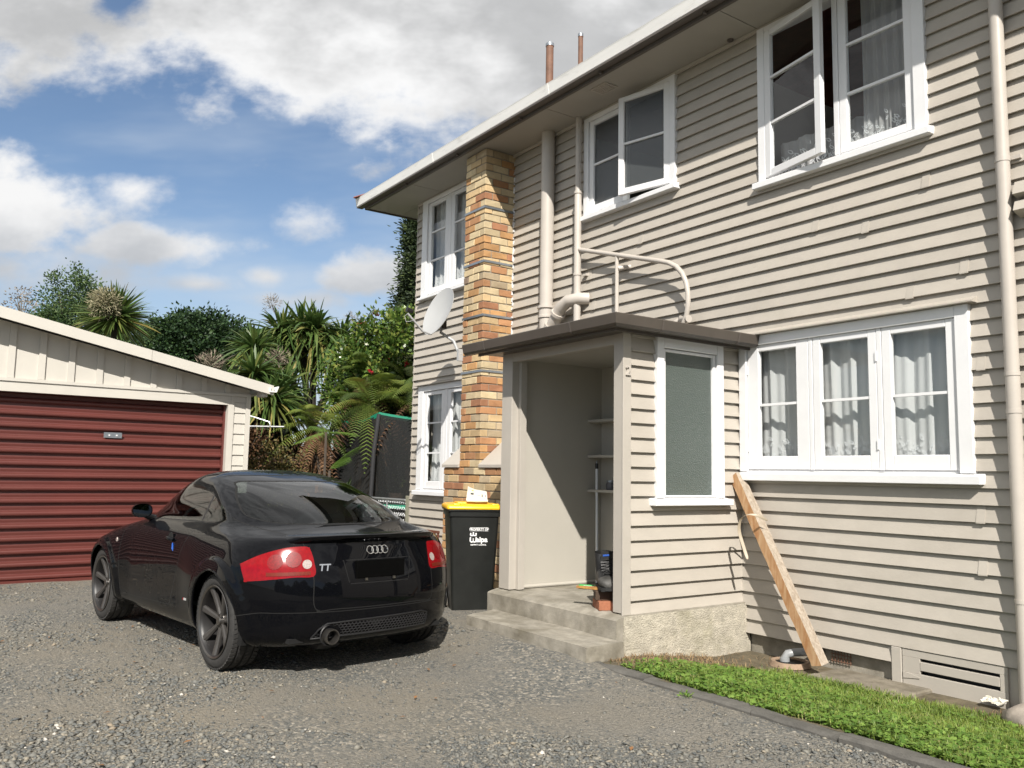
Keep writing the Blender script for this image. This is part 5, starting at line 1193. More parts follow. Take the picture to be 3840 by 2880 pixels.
# newspaper lying on the lid
mat('newsprint', (0.60, 0.56, 0.47), 0.8, 0.04, 10, stain=((0.22, 0.21, 0.20), 0.56, 0.62, 0.75), sscale=26, sc=(1, 1, 2.2))
mat('newsprint_plain', (0.66, 0.62, 0.54), 0.8, 0.03, 10)
mat('news_ink', (0.06, 0.06, 0.06), 0.8, 0.1, 10); mat('news_yellow', (0.70, 0.42, 0.06), 0.8, 0.1, 10)
news = empty('newspaper', (-6.85, -1.19, 1.068), rad(60)); tag(news, 'folded newspaper lying on the yellow bin lid', 'newspaper')
nv = []; nq = 12
for i in range(nq):
    u = i / (nq - 1)
    for k in range(7):
        v = k / 6; x = -0.105 + 0.20 * v; z = 0.012 + (0.130 - 0.055 * v) * u ** 1.0; y = -0.10 + 0.20 * u - 0.035 * math.sin(u * 2.6) - 0.02 * v * u
        nv.append((x + 0.02 * u * (1 - v), y, z + 0.008 * math.sin(v * 5 + u * 3)))
MB().add(nv, [(i * 7 + k, i * 7 + k + 1, (i + 1) * 7 + k + 1, (i + 1) * 7 + k) for i in range(nq - 1) for k in range(6)]).build('front_page', 'newsprint', news, smooth=True)
MB().tube([(-0.095, -0.105, 0.010), (0.0, -0.110, 0.008), (0.095, -0.100, 0.010)], 0.013, 8).build('fold', 'newsprint_plain', news, smooth=True)
MB().box(-0.10, 0.10, -0.10, 0.08, 0.0, 0.010).build('inner_pages', 'newsprint_plain', news)
def on_page(u, v):
    i = min(int(u * (nq - 1)), nq - 2); k = min(int(v * 6), 5); return Vector(nv[i * 7 + k]).lerp(Vector(nv[(i + 1) * 7 + k + 1]), 0.5) + Vector((0, -0.003, 0.002))
for (u, v, m, w_, h_) in ((0.45, 0.30, 'news_ink', 0.03, 0.035), (0.75, 0.25, 'news_yellow', 0.018, 0.015), (0.45, 0.78, 'news_ink', 0.010, 0.05), (0.4, 0.9, 'news_ink', 0.006, 0.04)):
    c_ = on_page(u, v); MB().add([c_ + Vector((-w_ / 2, -0.002, -h_ / 2)), c_ + Vector((w_ / 2, -0.002, -h_ / 2)), c_ + Vector((w_ / 2, 0.010, h_ / 2)), c_ + Vector((-w_ / 2, 0.010, h_ / 2))], [(0, 1, 2, 3)]).build('print', m, news)

# ---------------------------------------------------------------- satellite dish on the chimney
dish = empty('satellite_dish', (-8.44, -0.50, 2.72)); tag(dish, 'grey satellite dish on a bent arm beside the chimney', 'satellite dish')
DC = Vector((-8.62, -0.66, 3.25)); DN = Vector((0.04, -0.93, 0.34)).normalized()
ux = DN.cross(Vector((0, 0, 1))).normalized(); uz = ux.cross(DN).normalized(); 
vs = []; rn, an = 7, 40
for sgn_ in (0.0, -0.006):
    for i in range(rn + 1):
        t = i / rn
        for k in range(an):
            a_ = 2 * math.pi * k / an; vs.append(tuple(DC + ux * (0.285 * t * math.cos(a_)) + uz * (0.315 * t * math.sin(a_)) + DN * (0.055 * t * t - 0.055 + sgn_) - Vector(dish.location)))
fs = []
for l_ in range(2):
    o_ = l_ * (rn + 1) * an
    for i in range(rn):
        for k in range(an): fs.append((o_ + i * an + k, o_ + i * an + (k + 1) % an, o_ + (i + 1) * an + (k + 1) % an, o_ + (i + 1) * an + k))
o_ = (rn + 1) * an
for k in range(an): fs.append((rn * an + k, rn * an + (k + 1) % an, o_ + rn * an + (k + 1) % an, o_ + rn * an + k))
mb = MB().add(vs, fs); me = mb.mesh('reflector', smooth=True, auto=40); bmx = bmesh.new(); bmx.from_mesh(me); bmesh.ops.remove_doubles(bmx, verts=bmx.verts, dist=1e-5); bmx.to_mesh(me); bmx.free(); link('reflector', me, 'dish_grey', dish)
dl_ = Vector(dish.location)
bot = DC - uz * 0.30; lnb = DC + DN * 0.36 - uz * 0.20
MB().tube([bot - DN * 0.02 - dl_, bot + DN * 0.10 - uz * 0.02 - dl_, lnb - uz * 0.02 - dl_], 0.013, 8).build('feed_arm', 'dish_grey', dish, smooth=True)
MB().tube([lnb - dl_ + DN * 0.03 + uz * 0.02, lnb - dl_ - DN * 0.05 + uz * 0.035], [0.030, 0.024], 12).build('receiver', 'black_plastic', dish, smooth=True)
MB().tube([lnb - dl_ + Vector((0, 0, -0.01)), lnb - dl_ + Vector((-0.05, -0.02, -0.05)), lnb - dl_ + Vector((-0.04, 0.0, -0.11)), lnb - dl_ + Vector((0.02, 0.05, -0.10))], 0.004, 6).build('cable', 'dish_grey', dish, smooth=True)
bk = DC - DN * 0.07 - uz * 0.12
MB().tube([bk - dl_ + DN * 0.005, bk - dl_ - DN * 0.05], 0.045, 8).build('bracket', 'black_plastic', dish)
MB().box(-0.035, 0.035, -0.025, 0.025, -0.05, 0.05).build('bracket', 'black_plastic', dish, loc=bk - dl_ - DN * 0.06)
MB().tube([bk - dl_ - DN * 0.06 + uz * 0.04, bk - dl_ - DN * 0.06 - uz * 0.10, Vector((-0.10, 0.02, 0.18)), Vector((-0.03, 0.03, 0.07)), Vector((0.025, 0.045, 0.0))], 0.019, 12).build('mast', 'dish_grey', dish, smooth=True)
MB().box(-0.005, 0.035, -0.02, 0.075, -0.07, 0.07).build('foot_plate', 'dish_grey', dish, loc=(0.0, 0.03, 0))

# ---------------------------------------------------------------- leaning timber with a curled strap
def woodmat(name, c1_, c2_, scale=(3, 3, 30), rough=0.75):
    m = mat(name, c1_, rough, 0.1, 10, 0.25, 60); N = m.node_tree.nodes; L = m.node_tree.links; b = N['Principled BSDF']
    tco = N.new('ShaderNodeTexCoord'); mp = N.new('ShaderNodeMapping'); mp.inputs[3].default_value = scale; L.new(tco.outputs['Object'], mp.inputs[0])
    nz = N.new('ShaderNodeTexNoise'); nz.inputs['Scale'].default_value = 2.2; nz.inputs['Detail'].default_value = 8; nz.inputs['Distortion'].default_value = 1.2; L.new(mp.outputs[0], nz.inputs['Vector'])
    mr = N.new('ShaderNodeMapRange'); mr.inputs[1].default_value = 0.35; mr.inputs[2].default_value = 0.65; L.new(nz.outputs[0], mr.inputs[0])
    mx = N.new('ShaderNodeMix'); mx.data_type = 'RGBA'; L.new(mr.outputs[0], mx.inputs[0]); mx.inputs[6].default_value = (*c1_, 1); mx.inputs[7].default_value = (*c2_, 1); L.new(mx.outputs[2], b.inputs['Base Color'])
woodmat('timber_fresh', (0.50, 0.33, 0.185), (0.36, 0.175, 0.07), (9, 9, 2.0)); woodmat('timber_grey', (0.38, 0.325, 0.26), (0.25, 0.20, 0.15), (22, 22, 1.0)); woodmat('fence_wood', (0.10, 0.06, 0.04), (0.05, 0.03, 0.02), (8, 8, 8)); woodmat('post_wood', (0.27, 0.26, 0.20), (0.17, 0.165, 0.12), (14, 14, 1.5)); woodmat('plank_wood', (0.42, 0.22, 0.06), (0.28, 0.13, 0.035), (14, 3, 14))
BT, TT_ = Vector((-3.735, -0.275, 0.012)), Vector((-4.635, -0.085, 1.352))
beam = empty('timber_beam', BT); tag(beam, 'weathered timber beam leaning against the wall below the window', 'timber')
dz = (TT_ - BT).normalized(); n1 = Vector((-0.14, -0.98, 0)); n1 = (n1 - dz * n1.dot(dz)).normalized(); n2 = dz.cross(n1)      # n1: sawn orange face, n2: grey face
if n2.x < 0: n2 = -n2
ln = (TT_ - BT).length
def bb(h, a_, b2): return dz * h + n1 * a_ + n2 * b2
A2, B2 = 0.040, 0.043
nst = 24; core = []; rr = random.Random(4)
jj = [[rr.uniform(-1, 1) * 0.0022 for _ in range(4)] for _ in range(nst)]
def sect(i):
    h = ln * i / (nst - 1); J = jj[i]
    e0_, e1_ = (0.02 if i == 0 else 0), (0.0)
    return [bb(h + (0.035 if i == 0 else 0), A2 + J[0], -B2 + J[1]), bb(h + (0.0), A2 + J[0], B2 + J[1]), bb(h + 0.02 * (i == 0), -A2 + J[2], B2 + J[1]), bb(h + 0.05 * (i == 0), -A2 + J[2], -B2 + J[3])]
ss = [sect(i) for i in range(nst)]
va = [v for s_ in ss for v in s_]
MB().add(va, [(4 * i, 4 * i + 1, 4 * i + 5, 4 * i + 4) for i in range(nst - 1)] + [(4 * i + 2, 4 * i + 3, 4 * i + 7, 4 * i + 6) for i in range(nst - 1)] + [(4 * i + 3, 4 * i, 4 * i + 4, 4 * i + 7) for i in range(nst - 1)]).build('sawn_face', 'timber_fresh', beam)
MB().add(va, [(4 * i + 1, 4 * i + 2, 4 * i + 6, 4 * i + 5) for i in range(nst - 1)] + [(0, 3, 2, 1), (4 * nst - 4, 4 * nst - 3, 4 * nst - 2, 4 * nst - 1)]).build('weathered_face', 'timber_grey', beam)
mat('strap_plastic', (0.36, 0.30, 0.22), 0.45, 0.1, 12)
sp0 = [(-4.235, -0.20, 1.005), (-4.26, -0.27, 1.045), (-4.315, -0.32, 1.065), (-4.38, -0.33, 1.040), (-4.418, -0.325, 0.98), (-4.42, -0.32, 0.91), (-4.395, -0.315, 0.84), (-4.372, -0.31, 0.77), (-4.345, -0.31, 0.705)]
vs = []; base = Vector((-4.24, -0.20, 1.0))
for i, q in enumerate(sp0):
    for s_ in (-1, 1): vs.append(Vector(q) + Vector((0.0075, 0.0105, 0.006)) * s_ - base)
    
o = MB().add(vs, [(2 * i, 2 * i + 1, 2 * i + 3, 2 * i + 2) for i in range(len(sp0) - 1)]).build('curled_strap', 'strap_plastic', None, loc=base, smooth=True)
md = o.modifiers.new('thick', 'SOLIDIFY'); md.thickness = 0.003; sm = o.modifiers.new('sub', 'SUBSURF'); sm.levels = 2; sm.render_levels = 2
tag(o, 'curled beige strip hanging from the leaning timber', 'strip')

# ---------------------------------------------------------------- on the porch
mat('block_brown', (0.05, 0.03, 0.018), 0.8, 0.3, 12)
mat('boot_leather', (0.012, 0.012, 0.012), 0.5, 0.3, 20, 0.3, 60, stain=((0.05, 0.048, 0.043), 0.6, 0.8, 0.5), sscale=16)
mat('boot_toe', (0.05, 0.048, 0.044), 0.6, 0.4, 26, 0.4, 60); mat('boot_sole', (0.012, 0.012, 0.012), 0.8, 0.3, 20); mat('tag_blue', (0.02, 0.08, 0.35), 0.5, 0.05, 5)
def boot(loc, rz, label):
    root = empty('boot', loc, rz); root.scale = (1.55, 1.1, 1.10); tag(root, label, 'boot', 'work boots on the porch')
    # toe towards local -y; sections: (y, half width, z bottom, z top)
    def tubeform(secs, name, m):
        vs = []; n = 16
        for (y, hw, z0, z1, lean) in secs:
            for k in range(n):
                a_ = 2 * math.pi * k / n; c_, s_ = math.cos(a_), math.sin(a_)
                vs.append((hw * (abs(c_) ** 0.75) * (1 if c_ > 0 else -1), y + lean * (s_ + 1) / 2, (z0 + z1) / 2 + (z1 - z0) / 2 * (abs(s_) ** 0.75) * (1 if s_ > 0 else -1)))
        fs = [(i * n + k, i * n + (k + 1) % n, (i + 1) * n + (k + 1) % n, (i + 1) * n + k) for i in range(len(secs) - 1) for k in range(n)] + [tuple(range(n)), tuple((len(secs) - 1) * n + k for k in range(n))]
        return MB().add(vs, fs).build(name, m, root, smooth=True)
    tubeform([(-0.140, 0.012, 0.030, 0.045, 0), (-0.132, 0.034, 0.022, 0.068, 0), (-0.115, 0.046, 0.020, 0.084, 0), (-0.085, 0.051, 0.02, 0.094, 0), (-0.060, 0.052, 0.02, 0.098, 0)], 'toe_cap', 'boot_toe')
    tubeform([(-0.062, 0.050, 0.02, 0.100, 0), (-0.03, 0.048, 0.02, 0.118, 0), (0.0, 0.046, 0.02, 0.135, 0), (0.05, 0.044, 0.02, 0.15, 0), (0.10, 0.044, 0.02, 0.14, 0), (0.135, 0.036, 0.02, 0.11, 0), (0.148, 0.018, 0.03, 0.08, 0)], 'foot', 'boot_leather')
    # shaft: open tube
    vs = []; n = 20; hs = [0.09, 0.13, 0.17, 0.21, 0.245]
    for i, h in enumerate(hs):
        for k in range(n):
            a_ = 2 * math.pi * k / n; c_, s_ = math.cos(a_), math.sin(a_); w_ = 0.044 + 0.006 * i / 4; d_ = 0.062 - 0.004 * i
            vs.append((w_ * c_, 0.068 + d_ * s_ + 0.004 * i, h + (0.012 * s_ if i == 4 else 0)))
    MB().add(vs, [(i * n + k, i * n + (k + 1) % n, (i + 1) * n + (k + 1) % n, (i + 1) * n + k) for i in range(4) for k in range(n)]).build('shaft', 'boot_leather', root, smooth=True)
    MB().add([(-0.030, -0.030, 0.125), (0.030, -0.030, 0.125), (0.033, -0.008, 0.19), (0.030, -0.010, 0.262), (-0.030, -0.010, 0.262), (-0.033, -0.008, 0.19)], [(0, 1, 2, 5), (5, 2, 3, 4)]).build('tongue', 'boot_leather', root)
    MB().add([(-0.022, -0.014, 0.225), (0.012, -0.014, 0.229), (0.012, -0.0145, 0.241), (-0.022, -0.0145, 0.237)], [(0, 1, 2, 3)]).build('tongue_tag', 'tag_blue', root)
    lc = MB()
    for i in range(6):
        z = 0.108 + 0.017 * i; y = -0.062 + 0.010 * i
        lc.tube([(-0.034, y + 0.008, z), (0.0, y - 0.006, z + 0.010), (0.034, y + 0.008, z + (0.016 if i % 2 else -0.002))], 0.0035, 6)
    lc.tube([(0.0, -0.052, 0.13), (-0.022, -0.066, 0.118), (-0.03, -0.07, 0.10)], 0.003, 6); lc.tube([(0.0, -0.052, 0.13), (0.024, -0.066, 0.12), (0.032, -0.07, 0.105)], 0.003, 6)
    lc.build('laces', 'boot_sole', root, smooth=True)
    s = MB(); pl = [(-0.030, 0.15), (-0.040, 0.12), (-0.042, 0.06), (-0.040, 0.02), (-0.050, -0.05), (-0.052, -0.09), (-0.044, -0.125), (-0.025, -0.145), (0.0, -0.150), (0.025, -0.145), (0.044, -0.125), (0.052, -0.09), (0.050, -0.05), (0.040, 0.02), (0.042, 0.06), (0.040, 0.12), (0.030, 0.15)]
    s.prism(pl, 'z', 0.006, 0.026)
    for i in range(11): s.box(-0.046 + 0.004 * (i % 2), 0.046 - 0.004 * (i % 2), -0.138 + i * 0.026, -0.124 + i * 0.026, 0.0, 0.0065)
    s.build('sole', 'boot_sole', root)
pz = 0.326
boot((-4.945, -1.22, 0.472), rad(60), 'black lace-up work boot with scuffed toe on the porch, fully seen')
boot((-4.865, -1.10, 0.472), rad(64), 'black work boot half hidden behind the porch post')
# bricks and a slip of timber under the boots
bk_me = MB().box(-0.045, 0.045, -0.11, 0.11, 0, 0.068).mesh('loose_brick', bevel=0.004)
for (x, y, z, rz, m, lb) in ((-4.955, -1.262, 0.329, rad(62), 'old_brick', 'red brick at the open end of the pile under the boots'), (-4.855, -1.215, 0.329, rad(62), 'old_brick', 'red brick nearest the porch post under the boots'), (-4.915, -1.225, 0.3985, rad(-30), 'block_brown', 'dark brick lying across the two bricks under the boots')):
    mcp = bk_me.copy(); mcp.materials.clear(); o = link('loose_brick', mcp, None, None, loc=(x, y, z), rot=(0, 0, rz))
    if not o.data.materials: o.data.materials.append(MT[m])
    tag(o, lb, 'brick', 'bricks under the boots')
o = MB().add([(-0.24, 0.02, 0), (-0.22, -0.035, 0), (0.14, -0.05, 0), (0.16, 0.06, 0), (-0.24, 0.02, 0.012), (-0.22, -0.035, 0.016), (0.14, -0.05, 0.02), (0.16, 0.06, 0.018)], [(3, 2, 1, 0), (4, 5, 6, 7), (0, 1, 5, 4), (1, 2, 6, 5), (2, 3, 7, 6), (3, 0, 4, 7)]).build('wood_offcut', 'plank_wood', None, loc=(-4.955, -1.235, 0.4672), rot=(0, 0, rad(25))); o.location.z = 0.4675
tag(o, 'split wood offcut laid on the bricks under the boots', 'offcut')
mat('green_plastic', (0.03, 0.40, 0.08), 0.4, 0.05, 8)
g_ = empty('plastic_brush', (-5.80, -0.66, 0.336), rad(35)); tag(g_, 'small bright green plastic brush with white label on porch floor', 'brush')
link('handle', rounded_box(0.20, 0.05, 0.03, 0.012), 'green_plastic', g_, loc=(0, 0, 0.022)); MB().box(-0.05, 0.05, -0.027, -0.0255, 0.012, 0.032).build('sticker', 'print_white', g_)
# pole leaning in the corner
br_ = empty('broom_handle', (-5.99, -0.42, 0.336)); tag(br_, 'white broom pole leaning in the porch corner', 'broom')
mat('pole_white', (0.62, 0.64, 0.66), 0.4, 0.03, 8)
MB().tube([(0.03, -0.02, 0.0), (-0.03, 0.02, 1.06)], 0.0125, 12).build('pole', 'pole_white', br_, smooth=True); MB().tube([(-0.03, 0.02, 1.06), (-0.033, 0.0225, 1.11)], 0.0145, 12).build('grip', 'black_plastic', br_, smooth=True); MB().tube([(-0.033, 0.0225, 1.11), (-0.0345, 0.0235, 1.135)], 0.005, 8).build('tip', 'galv', br_)
jar = empty('jar', (-5.90, -0.33, 1.2035)); tag(jar, 'small dark jar on the lowest porch shelf', 'jar')
MB().lathe([(0.0, 0.0), (0.04, 0.0), (0.047, 0.012), (0.047, 0.05), (0.036, 0.068), (0.036, 0.075)], 20, 'z').build('body', 'dark_grey_metal', jar, smooth=True); MB().lathe([(0.038, 0.07), (0.038, 0.088), (0.0, 0.088)], 20, 'z').build('lid', 'galv', jar, smooth=True, auto=40)

# ---------------------------------------------------------------- foot of the wall: apron, drain, rubbish
ap = tag(empty('path', (-3.5, -0.22, 0)), kind='structure')
for (a, b_) in ((-3.80, -3.40), (-3.395, -3.08)):
    MB().prism([(a, -0.40 + random.uniform(-0.03, 0.03)), (b_, -0.42 + random.uniform(-0.03, 0.03)), (b_, 0.03), (a, 0.03)], 'z', -0.25, -0.028 + random.uniform(-0.006, 0.004)).build('slab', 'path_concrete', ap, loc=(3.5, 0.22, 0), bevel=0.01)
dr = empty('drain_gully', (-4.06, -0.20, -0.02)); tag(dr, 'clay drain gully with a grey plastic bend at the wall foot', 'drain')
mat('clay', (0.27, 0.19, 0.13), 0.8, 0.2, 20, 0.3, 60); mat('pvc_grey', (0.26, 0.27, 0.275), 0.35, 0.05, 8)
MB().lathe([(0.105, -0.03), (0.105, 0.012), (0.135, 0.016), (0.15, -0.02)], 28, 'z').build('ring', 'clay', dr, smooth=True, auto=40)
MB().lathe([(0.0, 0.004), (0.105, 0.004)], 24, 'z').build('water', 'black_plastic', dr)
MB().tube([(-0.03, -0.02, -0.02), (-0.03, -0.02, 0.03), (-0.015, -0.005, 0.062), (0.02, 0.03, 0.075), (0.12, 0.22, 0.080)], 0.030, 14).build('bend', 'pvc_grey', dr, smooth=True)
for c_ in ((-0.03, -0.02, 0.02), (0.05, 0.085, 0.076)): MB().lathe([(0.031, -0.012), (0.036, -0.012), (0.036, 0.012), (0.031, 0.012)], 16, 'z' if c_[2] < 0.1 else 'y', c_).build('collar', 'pvc_grey', dr, smooth=True, auto=40)
mat('rubble', (0.30, 0.26, 0.22), 0.9, 0.25, 12, 0.6, 30)
for (x, y, z, s_, lb) in ((-2.30, -0.30, -0.02, 0.19, 'brown lump of rubble against the downpipe foot'), (-2.05, -0.42, -0.03, 0.14, 'smaller stone beside the rubble at the right edge')):
    bmx = bmesh.new(); bmesh.ops.create_icosphere(bmx, subdivisions=3, radius=s_)
    from mathutils import noise
    for v in bmx.verts: v.co *= 1 + 0.35 * noise.noise(v.co * 6 + Vector((x, y, 0)) * 9) + 0.12 * noise.noise(v.co * 21); v.co.z *= 0.62
    me = bpy.data.meshes.new('rubble_stone'); bmx.to_mesh(me); bmx.free(); me.polygons.foreach_set('use_smooth', [True] * len(me.polygons)); tag(link('rubble_stone', me, 'rubble', None, loc=(x, y, z)), lb, 'stone')
bmx = bmesh.new(); bmesh.ops.create_grid(bmx, x_segments=12, y_segments=8, size=0.5)
for v in bmx.verts: v.co = Vector((v.co.x * 0.13, v.co.y * 0.07, 0)) + Vector((noise.noise(v.co * 5), noise.noise(v.co * 6 + Vector((3, 1, 0))), abs(noise.noise(v.co * 7 + Vector((0, 5, 2)))) * 1.6)) * 0.020
me = bpy.data.meshes.new('plastic_scrap'); bmx.to_mesh(me); bmx.free(); tag(link('plastic_scrap', me, 'newsprint', None, loc=(-2.66, -0.08, -0.005), rot=(rad(20), 0, rad(-8))), 'crumpled white scrap caught at the hatch corner', 'scrap')

# ---------------------------------------------------------------- gate, post, rack, trampoline, clothes line, fence
mat('wire', (0.42, 0.43, 0.44), 0.4, 0.1, 20, metal=0.6); mat('net_black', (0.006, 0.007, 0.007), 0.9, 0.1, 8); mat('pad_green', (0.005, 0.20, 0.115), 0.45, 0.08, 6); mat('foam_black', (0.02, 0.02, 0.022), 0.8, 0.2, 20)
gp_ = empty('gate_post', (-10.45, 0.03, -0.02)); tag(gp_, 'square weathered timber gate post at the house corner', 'post')
MB().prism([(-0.055, -0.05), (0.055, -0.05), (0.055, 0.05), (-0.055, 0.05)], 'z', 0, 1.03).build('shaft', 'post_wood', gp_, bevel=0.005); MB().box(-0.085, -0.056, -0.045, 0.0, 0.62, 0.66).build('latch', 'galv', gp_)
gt = empty('wire_gate', (-11.2, 0.05, 0)); tag(gt, 'galvanised chain-link gate with a rounded tube frame', 'gate')
x0, x1, z0_, z1_ = -0.80, 0.63, 0.06, 0.945; rr_ = 0.09
fr = arc((x1 - rr_, 0, z1_ - rr_), rr_, math.pi / 2, 0, 6, (1, 0, 0), (0, 0, 1)) + arc((x1 - rr_, 0, z0_ + rr_), rr_, 0, -math.pi / 2, 6, (1, 0, 0), (0, 0, 1)) + arc((x0 + rr_, 0, z0_ + rr_), rr_, -math.pi / 2, -math.pi, 6, (1, 0, 0), (0, 0, 1)) + arc((x0 + rr_, 0, z1_ - rr_), rr_, math.pi, math.pi / 2, 6, (1, 0, 0), (0, 0, 1))
MB().tube(fr + fr[:1], 0.0155, 10, caps=False).build('frame', 'wire', gt, smooth=True)
MB().tube([(0.0, 0, z0_), (0.0, 0, z1_)], 0.012, 8).build('brace', 'wire', gt, smooth=True)
wm = MB(); st_ = 0.055
k = x0
nx_ = int((x1 - x0) / st_)
for i in range(nx_ + 1):
    pts = []; xx = x0 + 0.01 + i * st_
    for q in range(int((z1_ - z0_) / st_ * 1.25) + 1): pts.append((min(x1, xx + (st_ * 0.52 if q % 2 else -st_ * 0.02)), 0.004 if q % 2 else -0.004, min(z1_, z0_ + q * st_ * 0.8)))
    wm.tube(pts, 0.0022, 4, caps=False)
o = wm.build('chain_link', 'wire', gt); tag(o, kind='stuff')
rk = empty('wooden_rack', (-9.68, -0.16, 0)); tag(rk, 'brown slatted wooden rack standing behind the bin', 'rack')
mat('rack_brown', (0.13, 0.045, 0.025), 0.7, 0.15, 10)
MB().box(-0.36, 0.36, -0.012, 0.012, 0.575, 0.605).build('rail', 'rack_brown', rk); MB().box(-0.36, 0.36, -0.012, 0.012, 0.10, 0.13).build('rail', 'rack_brown', rk)
for i in range(9): MB().box(-0.35 + i * 0.085, -0.33 + i * 0.085, -0.010, 0.010, 0.0, 0.575).build('slat', 'rack_brown', rk)
# trampoline
tr_ = empty('trampoline', (-12.75, 1.90, -0.05)); tag(tr_, 'round trampoline with green top band and black safety net', 'trampoline')
TRr = 1.93; a_first = math.atan2(0.15 - 1.90, -11.83 + 12.75)
nm_ = bpy.data.materials.new('net_mesh'); nm_.use_nodes = True; MT['net_mesh'] = nm_
N = nm_.node_tree.nodes; L = nm_.node_tree.links; b = N['Principled BSDF']; b.inputs['Base Color'].default_value = (0.008, 0.009, 0.009, 1); b.inputs['Roughness'].default_value = 0.9; t_ = N.new('ShaderNodeBsdfTransparent'); ms = N.new('ShaderNodeMixShader'); ms.inputs[0].default_value = 0.80; L.new(t_.outputs[0], ms.inputs[1]); L.new(b.outputs[0], ms.inputs[2]); L.new(ms.outputs[0], N['Material Output'].inputs[0])
npz = 6; tops = []
for k in range(npz):
    a_ = a_first + 2 * math.pi * k / npz; c_, s_ = math.cos(a_), math.sin(a_); tp = (TRr * c_, TRr * s_, 2.27); tops.append(tp)
    MB().tube([((TRr + 0.14) * c_, (TRr + 0.14) * s_, 0.1), ((TRr + 0.14) * c_, (TRr + 0.14) * s_, 1.0), ((TRr + 0.10) * c_, (TRr + 0.10) * s_, 1.7), tp], 0.033, 10).build('net_pole', 'foam_black', tr_, smooth=True)
    MB().tube([(TRr * c_, TRr * s_, 0.0), (TRr * c_, TRr * s_, 0.85)], 0.022, 8).build('leg', 'galv', tr_)
for k in range(npz):
    p0, p1 = Vector(tops[k]), Vector(tops[(k + 1) % npz]); vs = []; nn2 = 10; vb = []
    for i in range(nn2 + 1):
        u = i / nn2; t_p = p0.lerp(p1, u) - Vector((0, 0, 0.10 * math.sin(math.pi * u))); a_ = a_first + 2 * math.pi * (k + u) / npz; vs += [t_p, Vector((TRr * 0.97 * math.cos(a_), TRr * 0.97 * math.sin(a_), 0.88))]
        vb += [t_p + Vector((0, 0, 0.035)), t_p - Vector((0, 0, 0.035))]
    MB().add(vs, [(2 * i, 2 * i + 1, 2 * i + 3, 2 * i + 2) for i in range(nn2)]).build('net', 'net_mesh', tr_)
    o = MB().add(vb, [(2 * i, 2 * i + 1, 2 * i + 3, 2 * i + 2) for i in range(nn2)]).build('top_band', 'pad_green', tr_); md = o.modifiers.new('t', 'SOLIDIFY'); md.thickness = 0.03
MB().lathe([(TRr * 0.86, 0.86), (TRr * 0.86, 0.89), (TRr * 1.02, 0.89), (TRr * 1.02, 0.84)], 48, 'z').build('edge_pad', 'pad_green', tr_, smooth=True, auto=40); MB().lathe([(0.0, 0.86), (TRr * 0.87, 0.86)], 48, 'z').build('bed', 'net_black', tr_)
# clothes line beyond the garage
cl_ = empty('clothes_line', (-12.95, -1.15, -0.05)); tag(cl_, 'galvanised fold-out clothes line beyond the garage corner', 'clothes line')
MB().tube([(-0.55, -0.62, 2.06), (0.09, 0.21, 2.06)], 0.014, 8).build('arm', 'wire', cl_, smooth=True); MB().tube([(-0.55, -0.62, 2.35), (-0.20, -0.16, 2.20), (-0.05, 0.02, 2.13), (-0.04, 0.03, 2.06)], 0.012, 8).build('arm', 'wire', cl_, smooth=True); MB().tube([(-0.55, -0.62, 0.0), (-0.55, -0.62, 2.40)], 0.03, 10).build('post', 'galv', cl_, smooth=True)
for i in range(3): MB().tube([(-0.5 + 0.15 * i, -0.55 + 0.2 * i, 2.06), (-1.4 + 0.15 * i, 0.1 + 0.2 * i, 2.04)], 0.003, 5).build('line', 'wire', cl_)
# fence behind the ferns
fn = empty('timber_fence', (-13.9, 0.3, -0.05)); tag(fn, 'low dark timber rail fence under the ferns', 'fence')
for i in range(5):
    MB().box(-0.05, 0.05, -0.05, 0.05, 0, 1.55).build('post', 'fence_wood', fn, loc=(-0.55 + 0.42 * i, -1.1 + 0.75 * i, 0))
for z in (1.50, 0.95, 0.4):
    MB().add([(-0.62, -1.22, z), (1.2, 2.05, z - 0.06), (1.2, 2.05, z + 0.05), (-0.62, -1.22, z + 0.11), (-0.66, -1.20, z), (1.16, 2.07, z - 0.06), (1.16, 2.07, z + 0.05), (-0.66, -1.20, z + 0.11)], [(0, 1, 2, 3), (7, 6, 5, 4), (3, 2, 6, 7), (0, 4, 5, 1)]).build('rail', 'fence_wood', fn)

